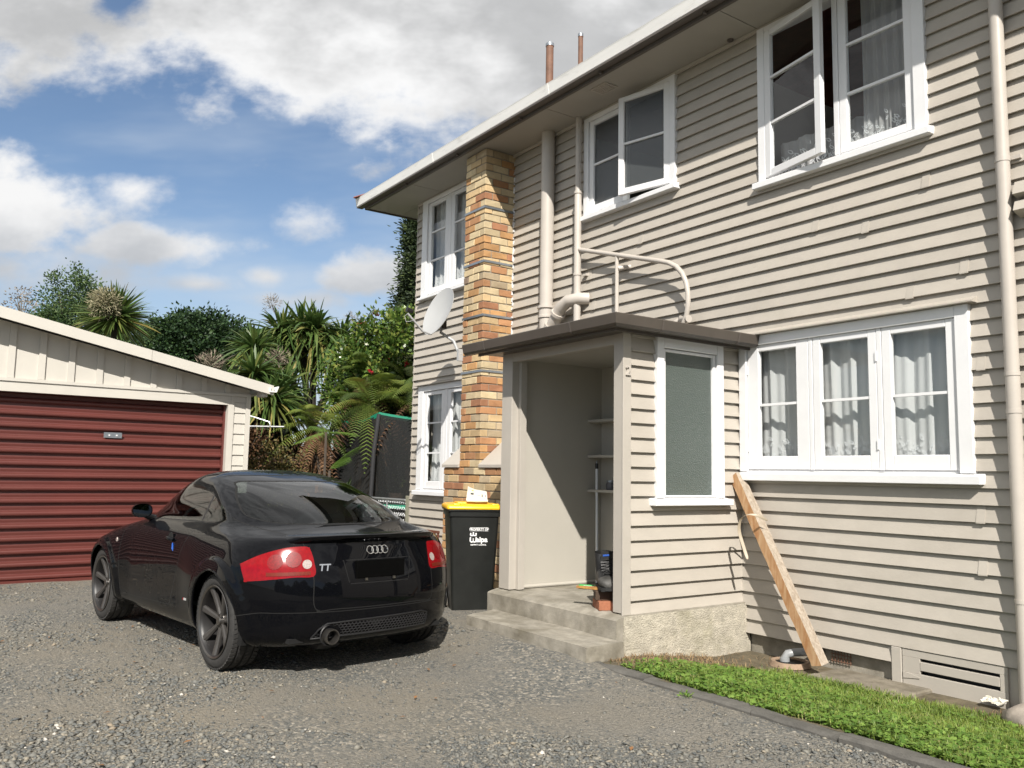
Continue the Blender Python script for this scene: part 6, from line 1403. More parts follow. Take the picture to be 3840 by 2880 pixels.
# ---------------------------------------------------------------- curtains
def curtain(x0, x1, z0, z1, y, label, folds=9, cm='sheer', amp=0.015, seed=1, lace=True, gap=None, leaf=0.05):
    r_ = random.Random(seed); root = empty('curtain', ((x0 + x1) / 2, y, z0)); tag(root, label, 'curtain', 'sheer curtains behind the windows'); ox, oz = (x0 + x1) / 2, z0
    nx2, nz2 = 120, 14; ph = [r_.uniform(0, 6.28) for _ in range(4)]
    def Y(u, v): return amp * (math.sin(u * folds * 6.28 + ph[0] + 0.8 * math.sin(u * 7 + ph[1])) * (0.6 + 0.4 * v) + 0.5 * math.sin(u * folds * 2.3 * 6.28 + ph[2])) + 0.012 * math.sin(3 * v + u * 5)
    vs = [(x0 - ox + (x1 - x0) * i / nx2, Y(i / nx2, k / nz2), (z1 - z0) * k / nz2) for i in range(nx2 + 1) for k in range(nz2 + 1)]
    MB().add(vs, [(i * (nz2 + 1) + k, (i + 1) * (nz2 + 1) + k, (i + 1) * (nz2 + 1) + k + 1, i * (nz2 + 1) + k + 1) for i in range(nx2) for k in range(nz2)]).build('cloth', cm, root, smooth=True)
    if lace:
        lm = MB()
        nst_ = int((x1 - x0) / 0.05)
        for q in range(nst_):
            cx = x0 + (q + 0.5) * (x1 - x0) / nst_; hh = r_.uniform(0.13, 0.24)
            for s_ in range(5):
                t = (s_ + 0.4) / 5; bx = cx + 0.03 * math.sin(t * 5 + q); bz = hh * t; a_ = (1 if s_ % 2 else -1) * r_.uniform(0.5, 1.0) ; lf = leaf * r_.uniform(0.8, 1.25)
                dx, dz_ = math.sin(a_), math.cos(a_); nx3, nz3 = dz_, -dx; u = (bx - x0) / (x1 - x0)
                if not 0.01 < u < 0.99: continue
                yy = Y(u, bz / (z1 - z0)) - 0.010
                LP = lambda t_, w_: (bx + dx * lf * t_ + nx3 * lf * w_ - ox, yy, bz + dz_ * lf * t_ + nz3 * lf * w_)
                lm.add([LP(0, 0), LP(0.25, 0.17), LP(0.55, 0.20), LP(1, 0), LP(0.55, -0.20), LP(0.25, -0.17), LP(0.28, 0.07), LP(0.55, 0.09), LP(0.55, -0.09), LP(0.28, -0.07), LP(0.82, 0.0)], [(0, 1, 6), (1, 2, 7, 6), (2, 3, 10, 7), (3, 4, 8, 10), (4, 5, 9, 8), (5, 0, 9), (0, 6, 9)])
        o = lm.build('lace_leaves', 'lace', root); tag(o, kind='stuff')
curtain(-4.52, -2.80, 1.44, 2.40, 0.085, 'white lace curtain in the three-sash kitchen window', folds=9, seed=3)
curtain(-3.52, -3.02, 3.83, 5.05, 0.085, 'white lace curtain gathered at the right of the bedroom window', folds=5, cm='sheer_thin', seed=5)
curtain(-4.32, -3.47, 3.83, 4.12, 0.14, 'short lace hem across the open bedroom window', folds=5, cm='sheer_thin', amp=0.015, seed=9, leaf=0.07)
curtain(-10.02, -8.84, 3.80, 5.06, 0.085, 'white curtain in the upper window beyond the chimney', folds=8, seed=6)
curtain(-10.02, -8.84, 1.17, 2.42, 0.085, 'white curtain in the lower window beyond the chimney', folds=8, seed=8)
# ================================================================ plants
def rand_dirs(n):
    v = rng.normal(size=(n, 3)); return v / np.linalg.norm(v, axis=1, keepdims=True)
def orth(d):
    r_ = rand_dirs(len(d)); a_ = np.cross(d, r_); a_ /= np.maximum(np.linalg.norm(a_, axis=1, keepdims=True), 1e-6); return a_
def leaf_quads(P, D, L_, W_, fold=0.15):
    """diamond leaves at P pointing along D"""
    n = len(P); S_ = orth(D); N_ = np.cross(D, S_); L_ = np.broadcast_to(L_, n)[:, None]; W_ = np.broadcast_to(W_, n)[:, None]
    V = np.stack([P, P + D * L_ * 0.45 + S_ * W_ * 0.5 + N_ * L_ * fold * 0.4, P + D * L_ - N_ * L_ * fold, P + D * L_ * 0.45 - S_ * W_ * 0.5 + N_ * L_ * fold * 0.4], 1)
    return V.reshape(-1, 3), (np.arange(n) * 4)[:, None] + np.array([[0, 1, 2, 3]])
def foliage(name, m, parent, P, D, L_, W_, tint=None, fold=0.15, kind=None):
    V, F = leaf_quads(P, D, L_, W_, fold); t = rng.uniform(0, 1, len(P)) if tint is None else tint
    o = link(name, np_mesh(name, V, F, smooth=False, tint=np.repeat(t, 4)), m, parent)
    if kind: tag(o, kind=kind)
    return o
def leafmat(name, cols, rough=0.5, trans=0.25, spec=0.4): mat(name, cols[0][1], rough, 0.12, 6, tintcols=cols, trans=trans, spec=spec)
leafmat('camellia_leaf', [(0.0, (0.03, 0.065, 0.012)), (0.5, (0.07, 0.125, 0.024)), (0.85, (0.14, 0.20, 0.035)), (1.0, (0.20, 0.20, 0.05))], 0.28, 0.22)
leafmat('camellia_flower', [(0.0, (0.30, 0.012, 0.02)), (1.0, (0.48, 0.035, 0.05))], 0.5, 0.2)
leafmat('cabbage_leaf', [(0.0, (0.035, 0.075, 0.018)), (0.5, (0.075, 0.125, 0.032)), (0.85, (0.14, 0.17, 0.045)), (1.0, (0.26, 0.22, 0.07))], 0.35, 0.25)
leafmat('cabbage_flower', [(0.0, (0.24, 0.22, 0.13)), (1.0, (0.42, 0.38, 0.25))], 0.7, 0.2)
leafmat('dry_flower', [(0.0, (0.15, 0.12, 0.085)), (1.0, (0.30, 0.25, 0.19))], 0.8, 0.15)
leafmat('fern_leaf', [(0.0, (0.045, 0.08, 0.014)), (0.45, (0.10, 0.145, 0.024)), (0.85, (0.17, 0.205, 0.036)), (1.0, (0.20, 0.13, 0.035))], 0.5, 0.3)
leafmat('fern_bright', [(0.0, (0.09, 0.18, 0.02)), (1.0, (0.20, 0.33, 0.05))], 0.4, 0.35)
leafmat('fern_dead', [(0.0, (0.055, 0.028, 0.013)), (0.6, (0.12, 0.06, 0.028)), (1.0, (0.21, 0.12, 0.06))], 0.8, 0.1)
leafmat('cypress_leaf', [(0.0, (0.012, 0.024, 0.010)), (0.6, (0.028, 0.048, 0.016)), (1.0, (0.06, 0.085, 0.022))], 0.7, 0.1)
leafmat('pine_leaf', [(0.0, (0.008, 0.022, 0.008)), (0.6, (0.018, 0.046, 0.014)), (1.0, (0.045, 0.085, 0.022))], 0.6, 0.1)
leafmat('birch_leaf', [(0.0, (0.03, 0.065, 0.024)), (0.6, (0.07, 0.12, 0.04)), (1.0, (0.14, 0.19, 0.07))], 0.55, 0.25)
leafmat('shrub_leaf', [(0.0, (0.035, 0.045, 0.012)), (0.5, (0.09, 0.08, 0.022)), (1.0, (0.19, 0.13, 0.045))], 0.6, 0.2)
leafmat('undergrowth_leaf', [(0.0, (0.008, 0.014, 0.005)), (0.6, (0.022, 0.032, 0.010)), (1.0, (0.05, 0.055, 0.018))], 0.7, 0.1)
leafmat('grass_blade', [(0.0, (0.085, 0.14, 0.022)), (0.5, (0.175, 0.25, 0.042)), (0.85, (0.26, 0.32, 0.07)), (1.0, (0.42, 0.36, 0.17))], 0.5, 0.3)
leafmat('clover_leaf', [(0.0, (0.07, 0.145, 0.022)), (0.6, (0.14, 0.245, 0.040)), (1.0, (0.22, 0.33, 0.07))], 0.45, 0.3)
leafmat('dry_grass', [(0.0, (0.16, 0.10, 0.05)), (0.6, (0.28, 0.19, 0.10)), (1.0, (0.40, 0.30, 0.17))], 0.8, 0.15)
leafmat('orange_leaf', [(0.0, (0.45, 0.15, 0.03)), (1.0, (0.55, 0.26, 0.07))], 0.5, 0.3)
mat('bark', (0.07, 0.055, 0.042), 0.9, 0.3, 9, 0.7, 25, sc=(1, 1, 0.3)); mat('bark_dark', (0.03, 0.024, 0.018), 0.9, 0.3, 9, 0.7, 25, sc=(1, 1, 0.3)); mat('bark_grey', (0.16, 0.14, 0.115), 0.9, 0.3, 9, 0.5, 25)
def clump_points(n, c, rx, ry, rz, nclump, spread, shell=0.55, seed=0, lower=None):
    """leaf points in many clumps through an ellipsoid, so that gaps and dark hollows remain"""
    g_ = np.random.default_rng(seed); d = g_.normal(size=(nclump, 3)); d /= np.linalg.norm(d, axis=1, keepdims=True); rr = (shell + (1 - shell) * g_.uniform(0, 1, nclump) ** 0.6) * (1 + g_.normal(0, 0.06, nclump))
    cc = d * rr[:, None] * np.array([rx, ry, rz]); k = g_.integers(0, nclump, n); sp = spread * (0.6 + 0.8 * g_.uniform(0, 1, nclump))
    off = g_.normal(size=(n, 3)) * sp[k][:, None] * np.array([1, 1, 0.75]); P = cc[k] + off
    D = off + 0.6 * d[k] * spread + g_.normal(size=(n, 3)) * spread * 0.7; D /= np.maximum(np.linalg.norm(D, axis=1, keepdims=True), 1e-6)
    if lower is not None: keepm = P[:, 2] + c[2] > lower; P, D = P[keepm], D[keepm]
    return P + np.array(c), D, cc + np.array(c)
def branches(mb, base, tips, r0, r1, n=6, bow=0.15):
    for t in tips:
        b0 = Vector(base); t = Vector(t); mid = b0.lerp(t, 0.5) + Vector((random.uniform(-1, 1), random.uniform(-1, 1), random.uniform(0, 1))) * bow * (t - b0).length * 0.4
        pts = [b0.lerp(mid, u).lerp(mid.lerp(t, u), u) for u in (0, 0.33, 0.66, 1.0)]; mb.tube(pts, [r0, r0 * 0.75, r0 * 0.5 + r1 * 0.5, r1], n, caps=False)
# ---------------------------------------------------------------- cabbage trees
def strap_head(c, n, L_, W_, droop, seed, up=0.2):
    g_ = np.random.default_rng(seed); st = 7
    ph = g_.uniform(0, 6.283, n); el = np.arcsin(np.clip(g_.uniform(-0.75 + up * 0.45, 1.0, n), -1, 1)); d = np.stack([np.cos(el) * np.cos(ph), np.cos(el) * np.sin(ph), np.sin(el)], 1)
    ln = L_ * g_.uniform(0.7, 1.1, n) * (0.85 + 0.25 * (1 - np.abs(el) / 1.57)); w = W_ * g_.uniform(0.75, 1.2, n); dr = droop * g_.uniform(0.5, 1.5, n) * (1 - 0.6 * np.clip(np.sin(el), 0, 1))
    side = np.cross(d, np.array([0, 0, 1.0])); side /= np.maximum(np.linalg.norm(side, axis=1, keepdims=True), 1e-6)
    roll = g_.normal(0, 0.5, n); nrm = np.cross(side, d); side = side * np.cos(roll)[:, None] + nrm * np.sin(roll)[:, None]
    V = np.zeros((n, st, 2, 3)); prof = np.array([0.45, 0.8, 1.0, 0.95, 0.78, 0.48, 0.04])
    for i in range(st):
        u = i / (st - 1); p = d * (ln * u)[:, None]; p[:, 2] -= dr * ln * u ** 2.3
        V[:, i, 0] = p + side * (w * prof[i] / 2)[:, None]; V[:, i, 1] = p - side * (w * prof[i] / 2)[:, None]
    V += np.array(c); F = []
    i0 = (np.arange(n) * st * 2)[:, None, None]; q = np.array([[2 * i, 2 * i + 1, 2 * i + 3, 2 * i + 2] for i in range(st - 1)])[None]
    t = g_.beta(1.6, 2.0, n); t = np.where(el < -0.15, np.minimum(1, t + 0.25), t)
    return V.reshape(-1, 3), (i0 + q).reshape(-1, 4), np.repeat(t, st * 2)
def panicle(c, n, r_, seed, axis=(0, 0, 1)):
    g_ = np.random.default_rng(seed); ax = np.array(axis, float); d = g_.normal(size=(n, 3)) + ax * 0.5; d /= np.linalg.norm(d, axis=1, keepdims=True)
    P = np.array(c) + d * (r_ * g_.uniform(0.15, 0.95, n))[:, None]; D = d + g_.normal(0, 0.5, (n, 3)); D /= np.linalg.norm(D, axis=1, keepdims=True); return P, D
def cabbage_tree(base, heads, label, seed, flowers=(), trunk=0.10):
    base = Vector(base); root = empty('cabbage_tree', base); tag(root, label, 'tree', 'cabbage trees behind the garage'); mb = MB()
    fork = base + (Vector(heads[0][0]) - base) * 0.55; fork.x = base.x; fork.y = base.y
    mb.tube([Vector((0, 0, 0)), (fork - base) * 0.5, fork - base], [trunk, trunk * 0.85, trunk * 0.8], 10)
    for (c, n, L_, W_, dr) in heads:
        c = Vector(c); m_ = fork.lerp(c, 0.5) + Vector((0, 0, -0.12 * (c - fork).length)); mb.tube([fork - base, m_ - base, c - base], [trunk * 0.8, trunk * 0.6, trunk * 0.55], 8)
    mb.build('trunk', 'bark_dark', root, smooth=True)
    Vs, Fs, Ts = [], [], []; o_ = 0
    for k, (c, n, L_, W_, dr) in enumerate(heads):
        V, F, T = strap_head(np.array(c) - np.array(base), n, L_, W_, dr, seed + k); Vs.append(V); Fs.append(F + o_); Ts.append(T); o_ += len(V)
    link('crown', np_mesh('crown', np.concatenate(Vs), np.concatenate(Fs), tint=np.concatenate(Ts)), 'cabbage_leaf', root)
    for k, (c, r_, n, m_) in enumerate(flowers):
        P, D = panicle(np.array(c) - np.array(base), n, r_, seed + 50 + k); hc = Vector(min(heads, key=lambda h_: (Vector(h_[0]) - Vector(c)).length)[0]); MB().tube([hc - base, (hc - base).lerp(Vector(c) - base, 0.55) + Vector((0, 0, 0.05)), Vector(c) - base], [0.022, 0.016, 0.008], 6).build('flower_stalk', 'bark', root); foliage('flower_plume', m_, root, P, D, r_ * 0.42, r_ * 0.055, fold=0.05)
cabbage_tree((-23.75, -1.65, -0.05), [((-23.72, -1.68, 5.25), 430, 1.08, 0.062, 0.14)], 'tall cabbage tree with pale flower head above the garage roof', 21, [((-23.30, -2.0, 5.45), 0.40, 1300, 'cabbage_flower')], 0.13)
cabbage_tree((-16.0, 0.75, -0.05), [((-16.45, 0.22, 4.02), 260, 0.98, 0.072, 0.72), ((-16.1, 0.78, 4.10), 260, 0.98, 0.072, 0.72), ((-15.75, 1.22, 3.98), 220, 0.90, 0.07, 0.72), ((-16.25, 0.55, 4.22), 120, 0.80, 0.06, 0.3)], 'largest cabbage tree with drooping double head left of the camellia', 31, [((-16.45, -0.02, 4.66), 0.20, 170, 'dry_flower'), ((-15.75, 1.40, 4.42), 0.16, 110, 'dry_flower')], 0.12)
cabbage_tree((-15.9, -0.45, -0.05), [((-15.85, -0.50, 3.62), 220, 0.72, 0.055, 0.4)], 'smaller yellowish cabbage tree between pine and largest cabbage tree', 41, [((-16.4, -1.15, 3.25), 0.32, 300, 'dry_flower')], 0.08)
cabbage_tree((-14.5, -0.75, -0.05), [((-14.45, -0.95, 2.95), 240, 0.74, 0.055, 0.5), ((-14.15, -0.72, 2.50), 220, 0.80, 0.055, 0.5), ((-14.6, -0.40, 2.80), 180, 0.72, 0.055, 0.5)], 'low cabbage tree with dry flower spray right of the garage eave', 51, [((-14.7, -0.45, 3.28), 0.24, 240, 'dry_flower')], 0.08)
# ---------------------------------------------------------------- tree ferns
def frond(c, az, L_, rise, droop, npin, wid, g_, Vs, Fs, Ts, t0=None):
    st = 22; u = np.linspace(0, 1, st); h = np.array([math.cos(az), math.sin(az), 0.0]); el = rise
    p = c + h[None] * (L_ * (u * math.cos(el)))[:, None]; p[:, 2] += L_ * (u * math.sin(el)) - droop * L_ * u ** 2.2
    tg = np.gradient(p, axis=0); tg /= np.linalg.norm(tg, axis=1, keepdims=True); side = np.cross(tg, np.array([0, 0, 1.0])); side /= np.linalg.norm(side, axis=1, keepdims=True); nrm = np.cross(side, tg)
    uu = np.linspace(0.10, 0.99, npin); tint = g_.uniform(0, 0.9) if t0 is None else t0
    wob = g_.normal(0, 0.12)
    for s_ in (1, -1):
        pc = np.stack([np.interp(uu, u, p[:, k]) for k in range(3)], 1); tgi = np.stack([np.interp(uu, u, tg[:, k]) for k in range(3)], 1); sd = np.stack([np.interp(uu, u, side[:, k]) for k in range(3)], 1); nm = np.stack([np.interp(uu, u, nrm[:, k]) for k in range(3)], 1)
        ln = wid * np.sin(np.clip(uu * 1.02, 0, 1) * math.pi * 0.92 + 0.22) ** 0.8 * g_.uniform(0.85, 1.1, npin); d = sd * s_ + tgi * 0.45 - nm * (0.22 + wob); d /= np.linalg.norm(d, axis=1, keepdims=True); wv = tgi * (L_ / npin * 0.50)
        n = npin; V = np.zeros((n, 6, 3)); V[:, 0] = pc - wv * 0.5; V[:, 1] = pc + wv * 0.5; V[:, 2] = pc + d * (ln * 0.55)[:, None] - wv * 0.42; V[:, 3] = pc + d * (ln * 0.55)[:, None] + wv * 0.42; V[:, 4] = pc + d * ln[:, None] - nm * (ln * 0.16)[:, None]; V[:, 5] = pc + d * ln[:, None] - nm * (ln * 0.16)[:, None] + wv * 0.08
        o_ = sum(len(v) for v in Vs); i0 = (np.arange(n) * 6)[:, None] + o_
        Vs.append(V.reshape(-1, 3)); Fs.append(i0 + np.array([[0, 1, 3, 2]])); Fs.append(i0 + np.array([[2, 3, 5, 4]])); Ts.append(np.repeat(np.clip(tint + g_.normal(0, 0.08, n), 0, 1), 6))
def tree_fern(base, top, nf, L_, label, seed, dead=14, mats=('fern_leaf', 'fern_dead'), azr=None):
    g_ = np.random.default_rng(seed); base = np.array(base, float); root = empty('tree_fern', base); tag(root, label, 'tree fern', 'tree ferns beside the house'); c = np.array(top) - base
    Vs, Fs, Ts = [], [], []
    for k in range(nf):
        az = 6.283 * k / nf + g_.normal(0, 0.18); frond(c + g_.normal(0, 0.03, 3), az, L_ * g_.uniform(0.75, 1.1), g_.uniform(-0.1, 1.1), g_.uniform(0.4, 1.0), 30, 0.25 * L_ / 1.3, g_, Vs, Fs, Ts)
    link('crown', np_mesh('crown', np.concatenate(Vs), np.concatenate(Fs), tint=np.concatenate(Ts)), mats[0], root)
    Vs, Fs, Ts = [], [], []
    for k in range(dead): frond(c - np.array([0, 0, 0.08]), g_.uniform(0, 6.283), L_ * g_.uniform(0.6, 0.95), g_.uniform(-0.5, 0.1), g_.uniform(0.7, 1.25), 24, 0.14 * L_ / 1.5, g_, Vs, Fs, Ts)
    link('dead_fronds', np_mesh('dead_fronds', np.concatenate(Vs), np.concatenate(Fs), tint=np.concatenate(Ts)), mats[1], root)
    mb = MB(); mb.tube([(0, 0, 0), tuple(c * 0.5 + np.array([0.03, 0.02, 0])), tuple(c)], [0.16, 0.12, 0.10], 10); mb.build('trunk', 'bark', root, smooth=True)
    n = 900; a_ = g_.uniform(0, 6.283, n); z = g_.uniform(0.1, c[2], n); P = np.stack([c[0] * z / c[2] + 0.13 * np.cos(a_), c[1] * z / c[2] + 0.13 * np.sin(a_), z], 1); D = np.stack([0.35 * np.cos(a_), 0.35 * np.sin(a_), -np.ones(n)], 1); D /= np.linalg.norm(D, axis=1, keepdims=True)
    foliage('frond_skirt', mats[1], root, P, D, g_.uniform(0.2, 0.5, n), 0.035)
tree_fern((-12.85, 0.55, -0.05), (-12.75, 0.50, 2.45), 24, 1.25, 'tree fern with drooping fronds in front of the camellia', 61, dead=16)
tree_fern((-11.95, 1.10, -0.05), (-11.95, 1.10, 2.60), 22, 1.20, 'tree fern pressed against the house corner above the trampoline', 62)
tree_fern((-13.6, -0.1, -0.05), (-13.55, -0.10, 2.05), 22, 1.15, 'lower tree fern with browned fronds left of the others', 63, dead=26)
tree_fern((-13.3, 0.75, -0.05), (-13.35, 0.75, 3.0), 18, 1.05, 'tallest tree fern poking up before the camellia', 64, dead=18)
def loose_fern(base, nf, L_, label, seed, m='fern_bright', az0=0, azs=6.28, rise=(0.2, 0.9)):
    g_ = np.random.default_rng(seed); root = empty('ground_fern', base); tag(root, label, 'fern'); Vs, Fs, Ts = [], [], []
    for k in range(nf): frond(np.zeros(3), az0 + azs * (k + 0.5) / nf + g_.normal(0, 0.1), L_ * g_.uniform(0.8, 1.1), g_.uniform(*rise), g_.uniform(0.25, 0.5), 26, 0.17 * L_, g_, Vs, Fs, Ts)
    link('fronds', np_mesh('fronds', np.concatenate(Vs), np.concatenate(Fs), tint=np.concatenate(Ts)), m, root)
def aimed_fern(a_, b_, wid, label, seed, extra=()):
    g_ = np.random.default_rng(seed); a_ = np.array(a_, float); root = empty('ground_fern', (a_[0], a_[1], a_[2])); tag(root, label, 'fern'); Vs, Fs, Ts = [], [], []
    for (q0, q1) in ((a_, np.array(b_, float)),) + tuple((np.array(u, float), np.array(v, float)) for u, v in extra):
        d = q1 - q0; L_ = np.linalg.norm(d); frond(q0 - a_, math.atan2(d[1], d[0]), L_ * 1.02, math.asin(d[2] / L_) + 0.25, 0.24, 26, wid, g_, Vs, Fs, Ts)
    link('fronds', np_mesh('fronds', np.concatenate(Vs), np.concatenate(Fs), tint=np.concatenate(Ts)), 'fern_bright', root)
    MB().tube([(0, 0, -a_[2] - 0.03), (0, 0, 0)], 0.02, 6).build('stem', 'bark', root)
aimed_fern((-11.27, -0.83, 1.34), (-10.74, -0.49, 1.72), 0.14, 'bright green fern frond slanting up beside the trampoline', 71, (((-11.27, -0.83, 1.34), (-11.6, -0.35, 1.55)),))
aimed_fern((-11.76, -0.70, 1.90), (-11.79, -1.15, 1.70), 0.15, 'bright green fern frond arching over the fence', 72, (((-11.76, -0.70, 1.90), (-11.55, -0.25, 1.85)), ((-11.76, -0.70, 1.90), (-12.2, -0.8, 2.0))))
# ---------------------------------------------------------------- camellia with red flowers
def bushy(name, base, c, rx, ry, rz, n, nclump, spread, L_, W_, m, label, cat, seed, trunk=0.08, bark='bark', flowers=None, lower=None, shell=0.55, group=None, fold=0.15):
    root = empty(name, base); tag(root, label, cat, group); b0 = np.array(base, float); P, D, cc = clump_points(n, np.array(c) - b0, rx, ry, rz, nclump, spread, shell, seed, lower)
    foliage('crown', m, root, P, D, L_ * rng.uniform(0.7, 1.2, len(P)), W_, fold=fold)
    if trunk:
        mb = MB(); cz = np.array(c) - b0; fk = Vector((cz[0] * 0.5, cz[1] * 0.5, max(0.3, (cz[2] - rz * 0.6)))); mb.tube([Vector((0, 0, 0)), fk * 0.5, fk], [trunk * 1.3, trunk, trunk * 0.9], 9, caps=False); branches(mb, fk, [tuple(q) for q in cc[:14]], trunk * 0.6, trunk * 0.15); mb.build('trunk', bark, root, smooth=True)
    if flowers:
        k = np.random.default_rng(seed + 1).permutation(len(cc))[:flowers]; dd = cc[k] - (np.array(c) - b0); dd /= np.linalg.norm(dd, axis=1, keepdims=True); Pf = np.repeat(cc[k] + dd * spread * 0.75, 9, 0) + rng.normal(0, 0.012, (flowers * 9, 3)); Df = np.repeat(dd, 9, 0) + rng.normal(0, 0.8, (flowers * 9, 3)); Df /= np.linalg.norm(Df, axis=1, keepdims=True); foliage('flowers', 'camellia_flower', root, Pf, Df, 0.075, 0.065)
    return root
bushy('camellia_tree', (-14.1, 2.0, -0.05), (-14.05, 2.05, 2.68), 1.6, 1.65, 1.72, 52000, 560, 0.12, 0.095, 0.055, 'camellia_leaf', 'camellia tree with red flowers behind the ferns', 'tree', 81, flowers=110)
bushy('cypress_tree', (-20.75, 5.95, -0.05), (-20.75, 5.95, 5.2), 0.84, 0.84, 4.6, 62000, 900, 0.12, 0.14, 0.05, 'cypress_leaf', 'tall dark column conifer behind the far house corner', 'tree', 82, trunk=0.14, bark='bark_dark', shell=0.6)
bushy('pine_tree', (-61.3, 10.0, -0.3), (-61.3, 10.0, 9.1), 4.1, 4.1, 3.1, 52000, 520, 0.32, 0.27, 0.17, 'pine_leaf', 'broad dark evergreen tree far beyond the garage', 'tree', 83, trunk=0.35, bark='bark_dark', lower=7.6)
bushy('birch_tree', (-33.2, -1.55, -0.3), (-33.2, -1.40, 6.05), 1.30, 1.35, 2.35, 22000, 230, 0.19, 0.11, 0.06, 'birch_leaf', 'airy pale green tree behind the garage roof', 'tree', 84, trunk=0.12, bark='bark_grey', shell=0.35)
bushy('birch_tree', (-33.0, -0.35, -0.3), (-33.0, -0.40, 5.7), 0.95, 1.0, 1.9, 14000, 160, 0.19, 0.11, 0.06, 'birch_leaf', 'second airy pale tree half behind the tall cabbage tree', 'tree', 85, trunk=0.10, bark='bark_grey', shell=0.35)
bushy('bare_tree', (-45.6, -2.1, -0.3), (-45.6, -2.1, 8.75), 0.75, 0.75, 1.1, 420, 40, 0.2, 0.14, 0.07, 'dry_flower', 'thin nearly bare tree at the left edge of the garage roof', 'tree', 86, trunk=0.05, bark='bark_grey', shell=0.4)
bushy('shrub', (-12.75, -1.20, -0.05), (-12.75, -1.20, 0.85), 0.62, 0.62, 0.86, 6500, 170, 0.09, 0.05, 0.032, 'shrub_leaf', 'bronze-green shrub beside the garage corner', 'shrub', 87, trunk=0.03)
bushy('shrub', (-14.2, -1.2, -0.05), (-14.0, -1.15, 1.6), 0.35, 0.35, 0.45, 1400, 60, 0.09, 0.06, 0.04, 'fern_dead', 'purple-brown shrub under the clothes line', 'shrub', 88, trunk=0.03)
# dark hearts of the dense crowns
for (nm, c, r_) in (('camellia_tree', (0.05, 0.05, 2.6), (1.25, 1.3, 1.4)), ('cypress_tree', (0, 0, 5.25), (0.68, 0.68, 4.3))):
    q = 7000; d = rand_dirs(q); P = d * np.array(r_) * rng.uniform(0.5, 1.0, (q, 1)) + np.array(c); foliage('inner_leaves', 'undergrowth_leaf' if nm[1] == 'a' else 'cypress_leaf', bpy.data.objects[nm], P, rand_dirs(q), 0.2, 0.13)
# undergrowth that fills the gap under the trees
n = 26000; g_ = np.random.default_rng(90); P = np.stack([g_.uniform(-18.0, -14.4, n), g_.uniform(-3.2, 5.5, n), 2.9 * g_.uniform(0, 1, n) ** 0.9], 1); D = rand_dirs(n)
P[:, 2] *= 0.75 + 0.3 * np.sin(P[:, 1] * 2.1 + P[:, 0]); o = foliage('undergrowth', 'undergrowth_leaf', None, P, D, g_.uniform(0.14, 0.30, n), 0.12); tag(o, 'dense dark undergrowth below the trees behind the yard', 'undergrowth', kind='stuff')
# long grass and flax at the fence foot
def blades(n, xr_, yr_, zf, L_, W_, seed, lean=0.45, region=None):
    g_ = np.random.default_rng(seed); x = g_.uniform(*xr_, n); y = g_.uniform(*yr_, n)
    if region is not None: k = region(x, y, g_); x, y = x[k], y[k]
    n = len(x); a_ = g_.uniform(0, 6.283, n); ln = L_ * g_.uniform(0.45, 1.25, n); le = lean * g_.uniform(0.2, 1.5, n); w = W_ * g_.uniform(0.7, 1.3, n); h = np.stack([np.cos(a_), np.sin(a_)], 1); s_ = np.stack([-np.sin(a_), np.cos(a_)], 1)
    z0 = zf(x, y); V = np.zeros((n, 5, 3)); b0 = np.stack([x, y], 1)
    V[:, 0, :2] = b0 - s_ * w[:, None] / 2; V[:, 1, :2] = b0 + s_ * w[:, None] / 2; m = b0 + h * (ln * le * 0.35)[:, None]; V[:, 2, :2] = m - s_ * w[:, None] * 0.4; V[:, 3, :2] = m + s_ * w[:, None] * 0.4; V[:, 4, :2] = b0 + h * (ln * le)[:, None]
    V[:, 0, 2] = V[:, 1, 2] = z0 - 0.005; V[:, 2, 2] = V[:, 3, 2] = z0 + ln * 0.6; V[:, 4, 2] = z0 + ln * np.sqrt(np.maximum(0.1, 1 - 0.5 * le ** 2))
    i0 = (np.arange(n) * 5)[:, None]; F = np.concatenate([i0 + np.array([[0, 1, 3]]), i0 + np.array([[0, 3, 2]]), i0 + np.array([[2, 3, 4]])]); return V.reshape(-1, 3), F, np.repeat(g_.beta(1.6, 1.8, n), 5)
V, F, T = blades(900, (-13.0, -11.6), (-0.9, 0.3), lambda x, y: 0 * x - 0.03, 0.75, 0.022, 95, 0.6); tag(link('long_grass', np_mesh('long_grass', V, F, tint=T), 'grass_blade'), 'tall unmown grass along the fence foot', 'grass', kind='stuff')
g_ = np.random.default_rng(96)
for q, (x, y) in enumerate(((-12.25, -0.62), (-12.05, -0.30))):
    root = empty('flax_plant', (x, y, -0.03)); tag(root, ('small flax plant with orange leaves seen above the car roof', 'flax plant with orange tips nearer the trampoline')[q], 'plant'); V, F, T = strap_head((0, 0, 0.85), 22, 0.55, 0.05, 0.15, 97 + q, up=2.0); link('leaves', np_mesh('leaves', V, F, tint=T), 'orange_leaf' if q == 0 else 'cabbage_leaf', root); MB().tube([(0, 0, 0), (0, 0, 0.86)], 0.03, 6).build('stem', 'bark', root)
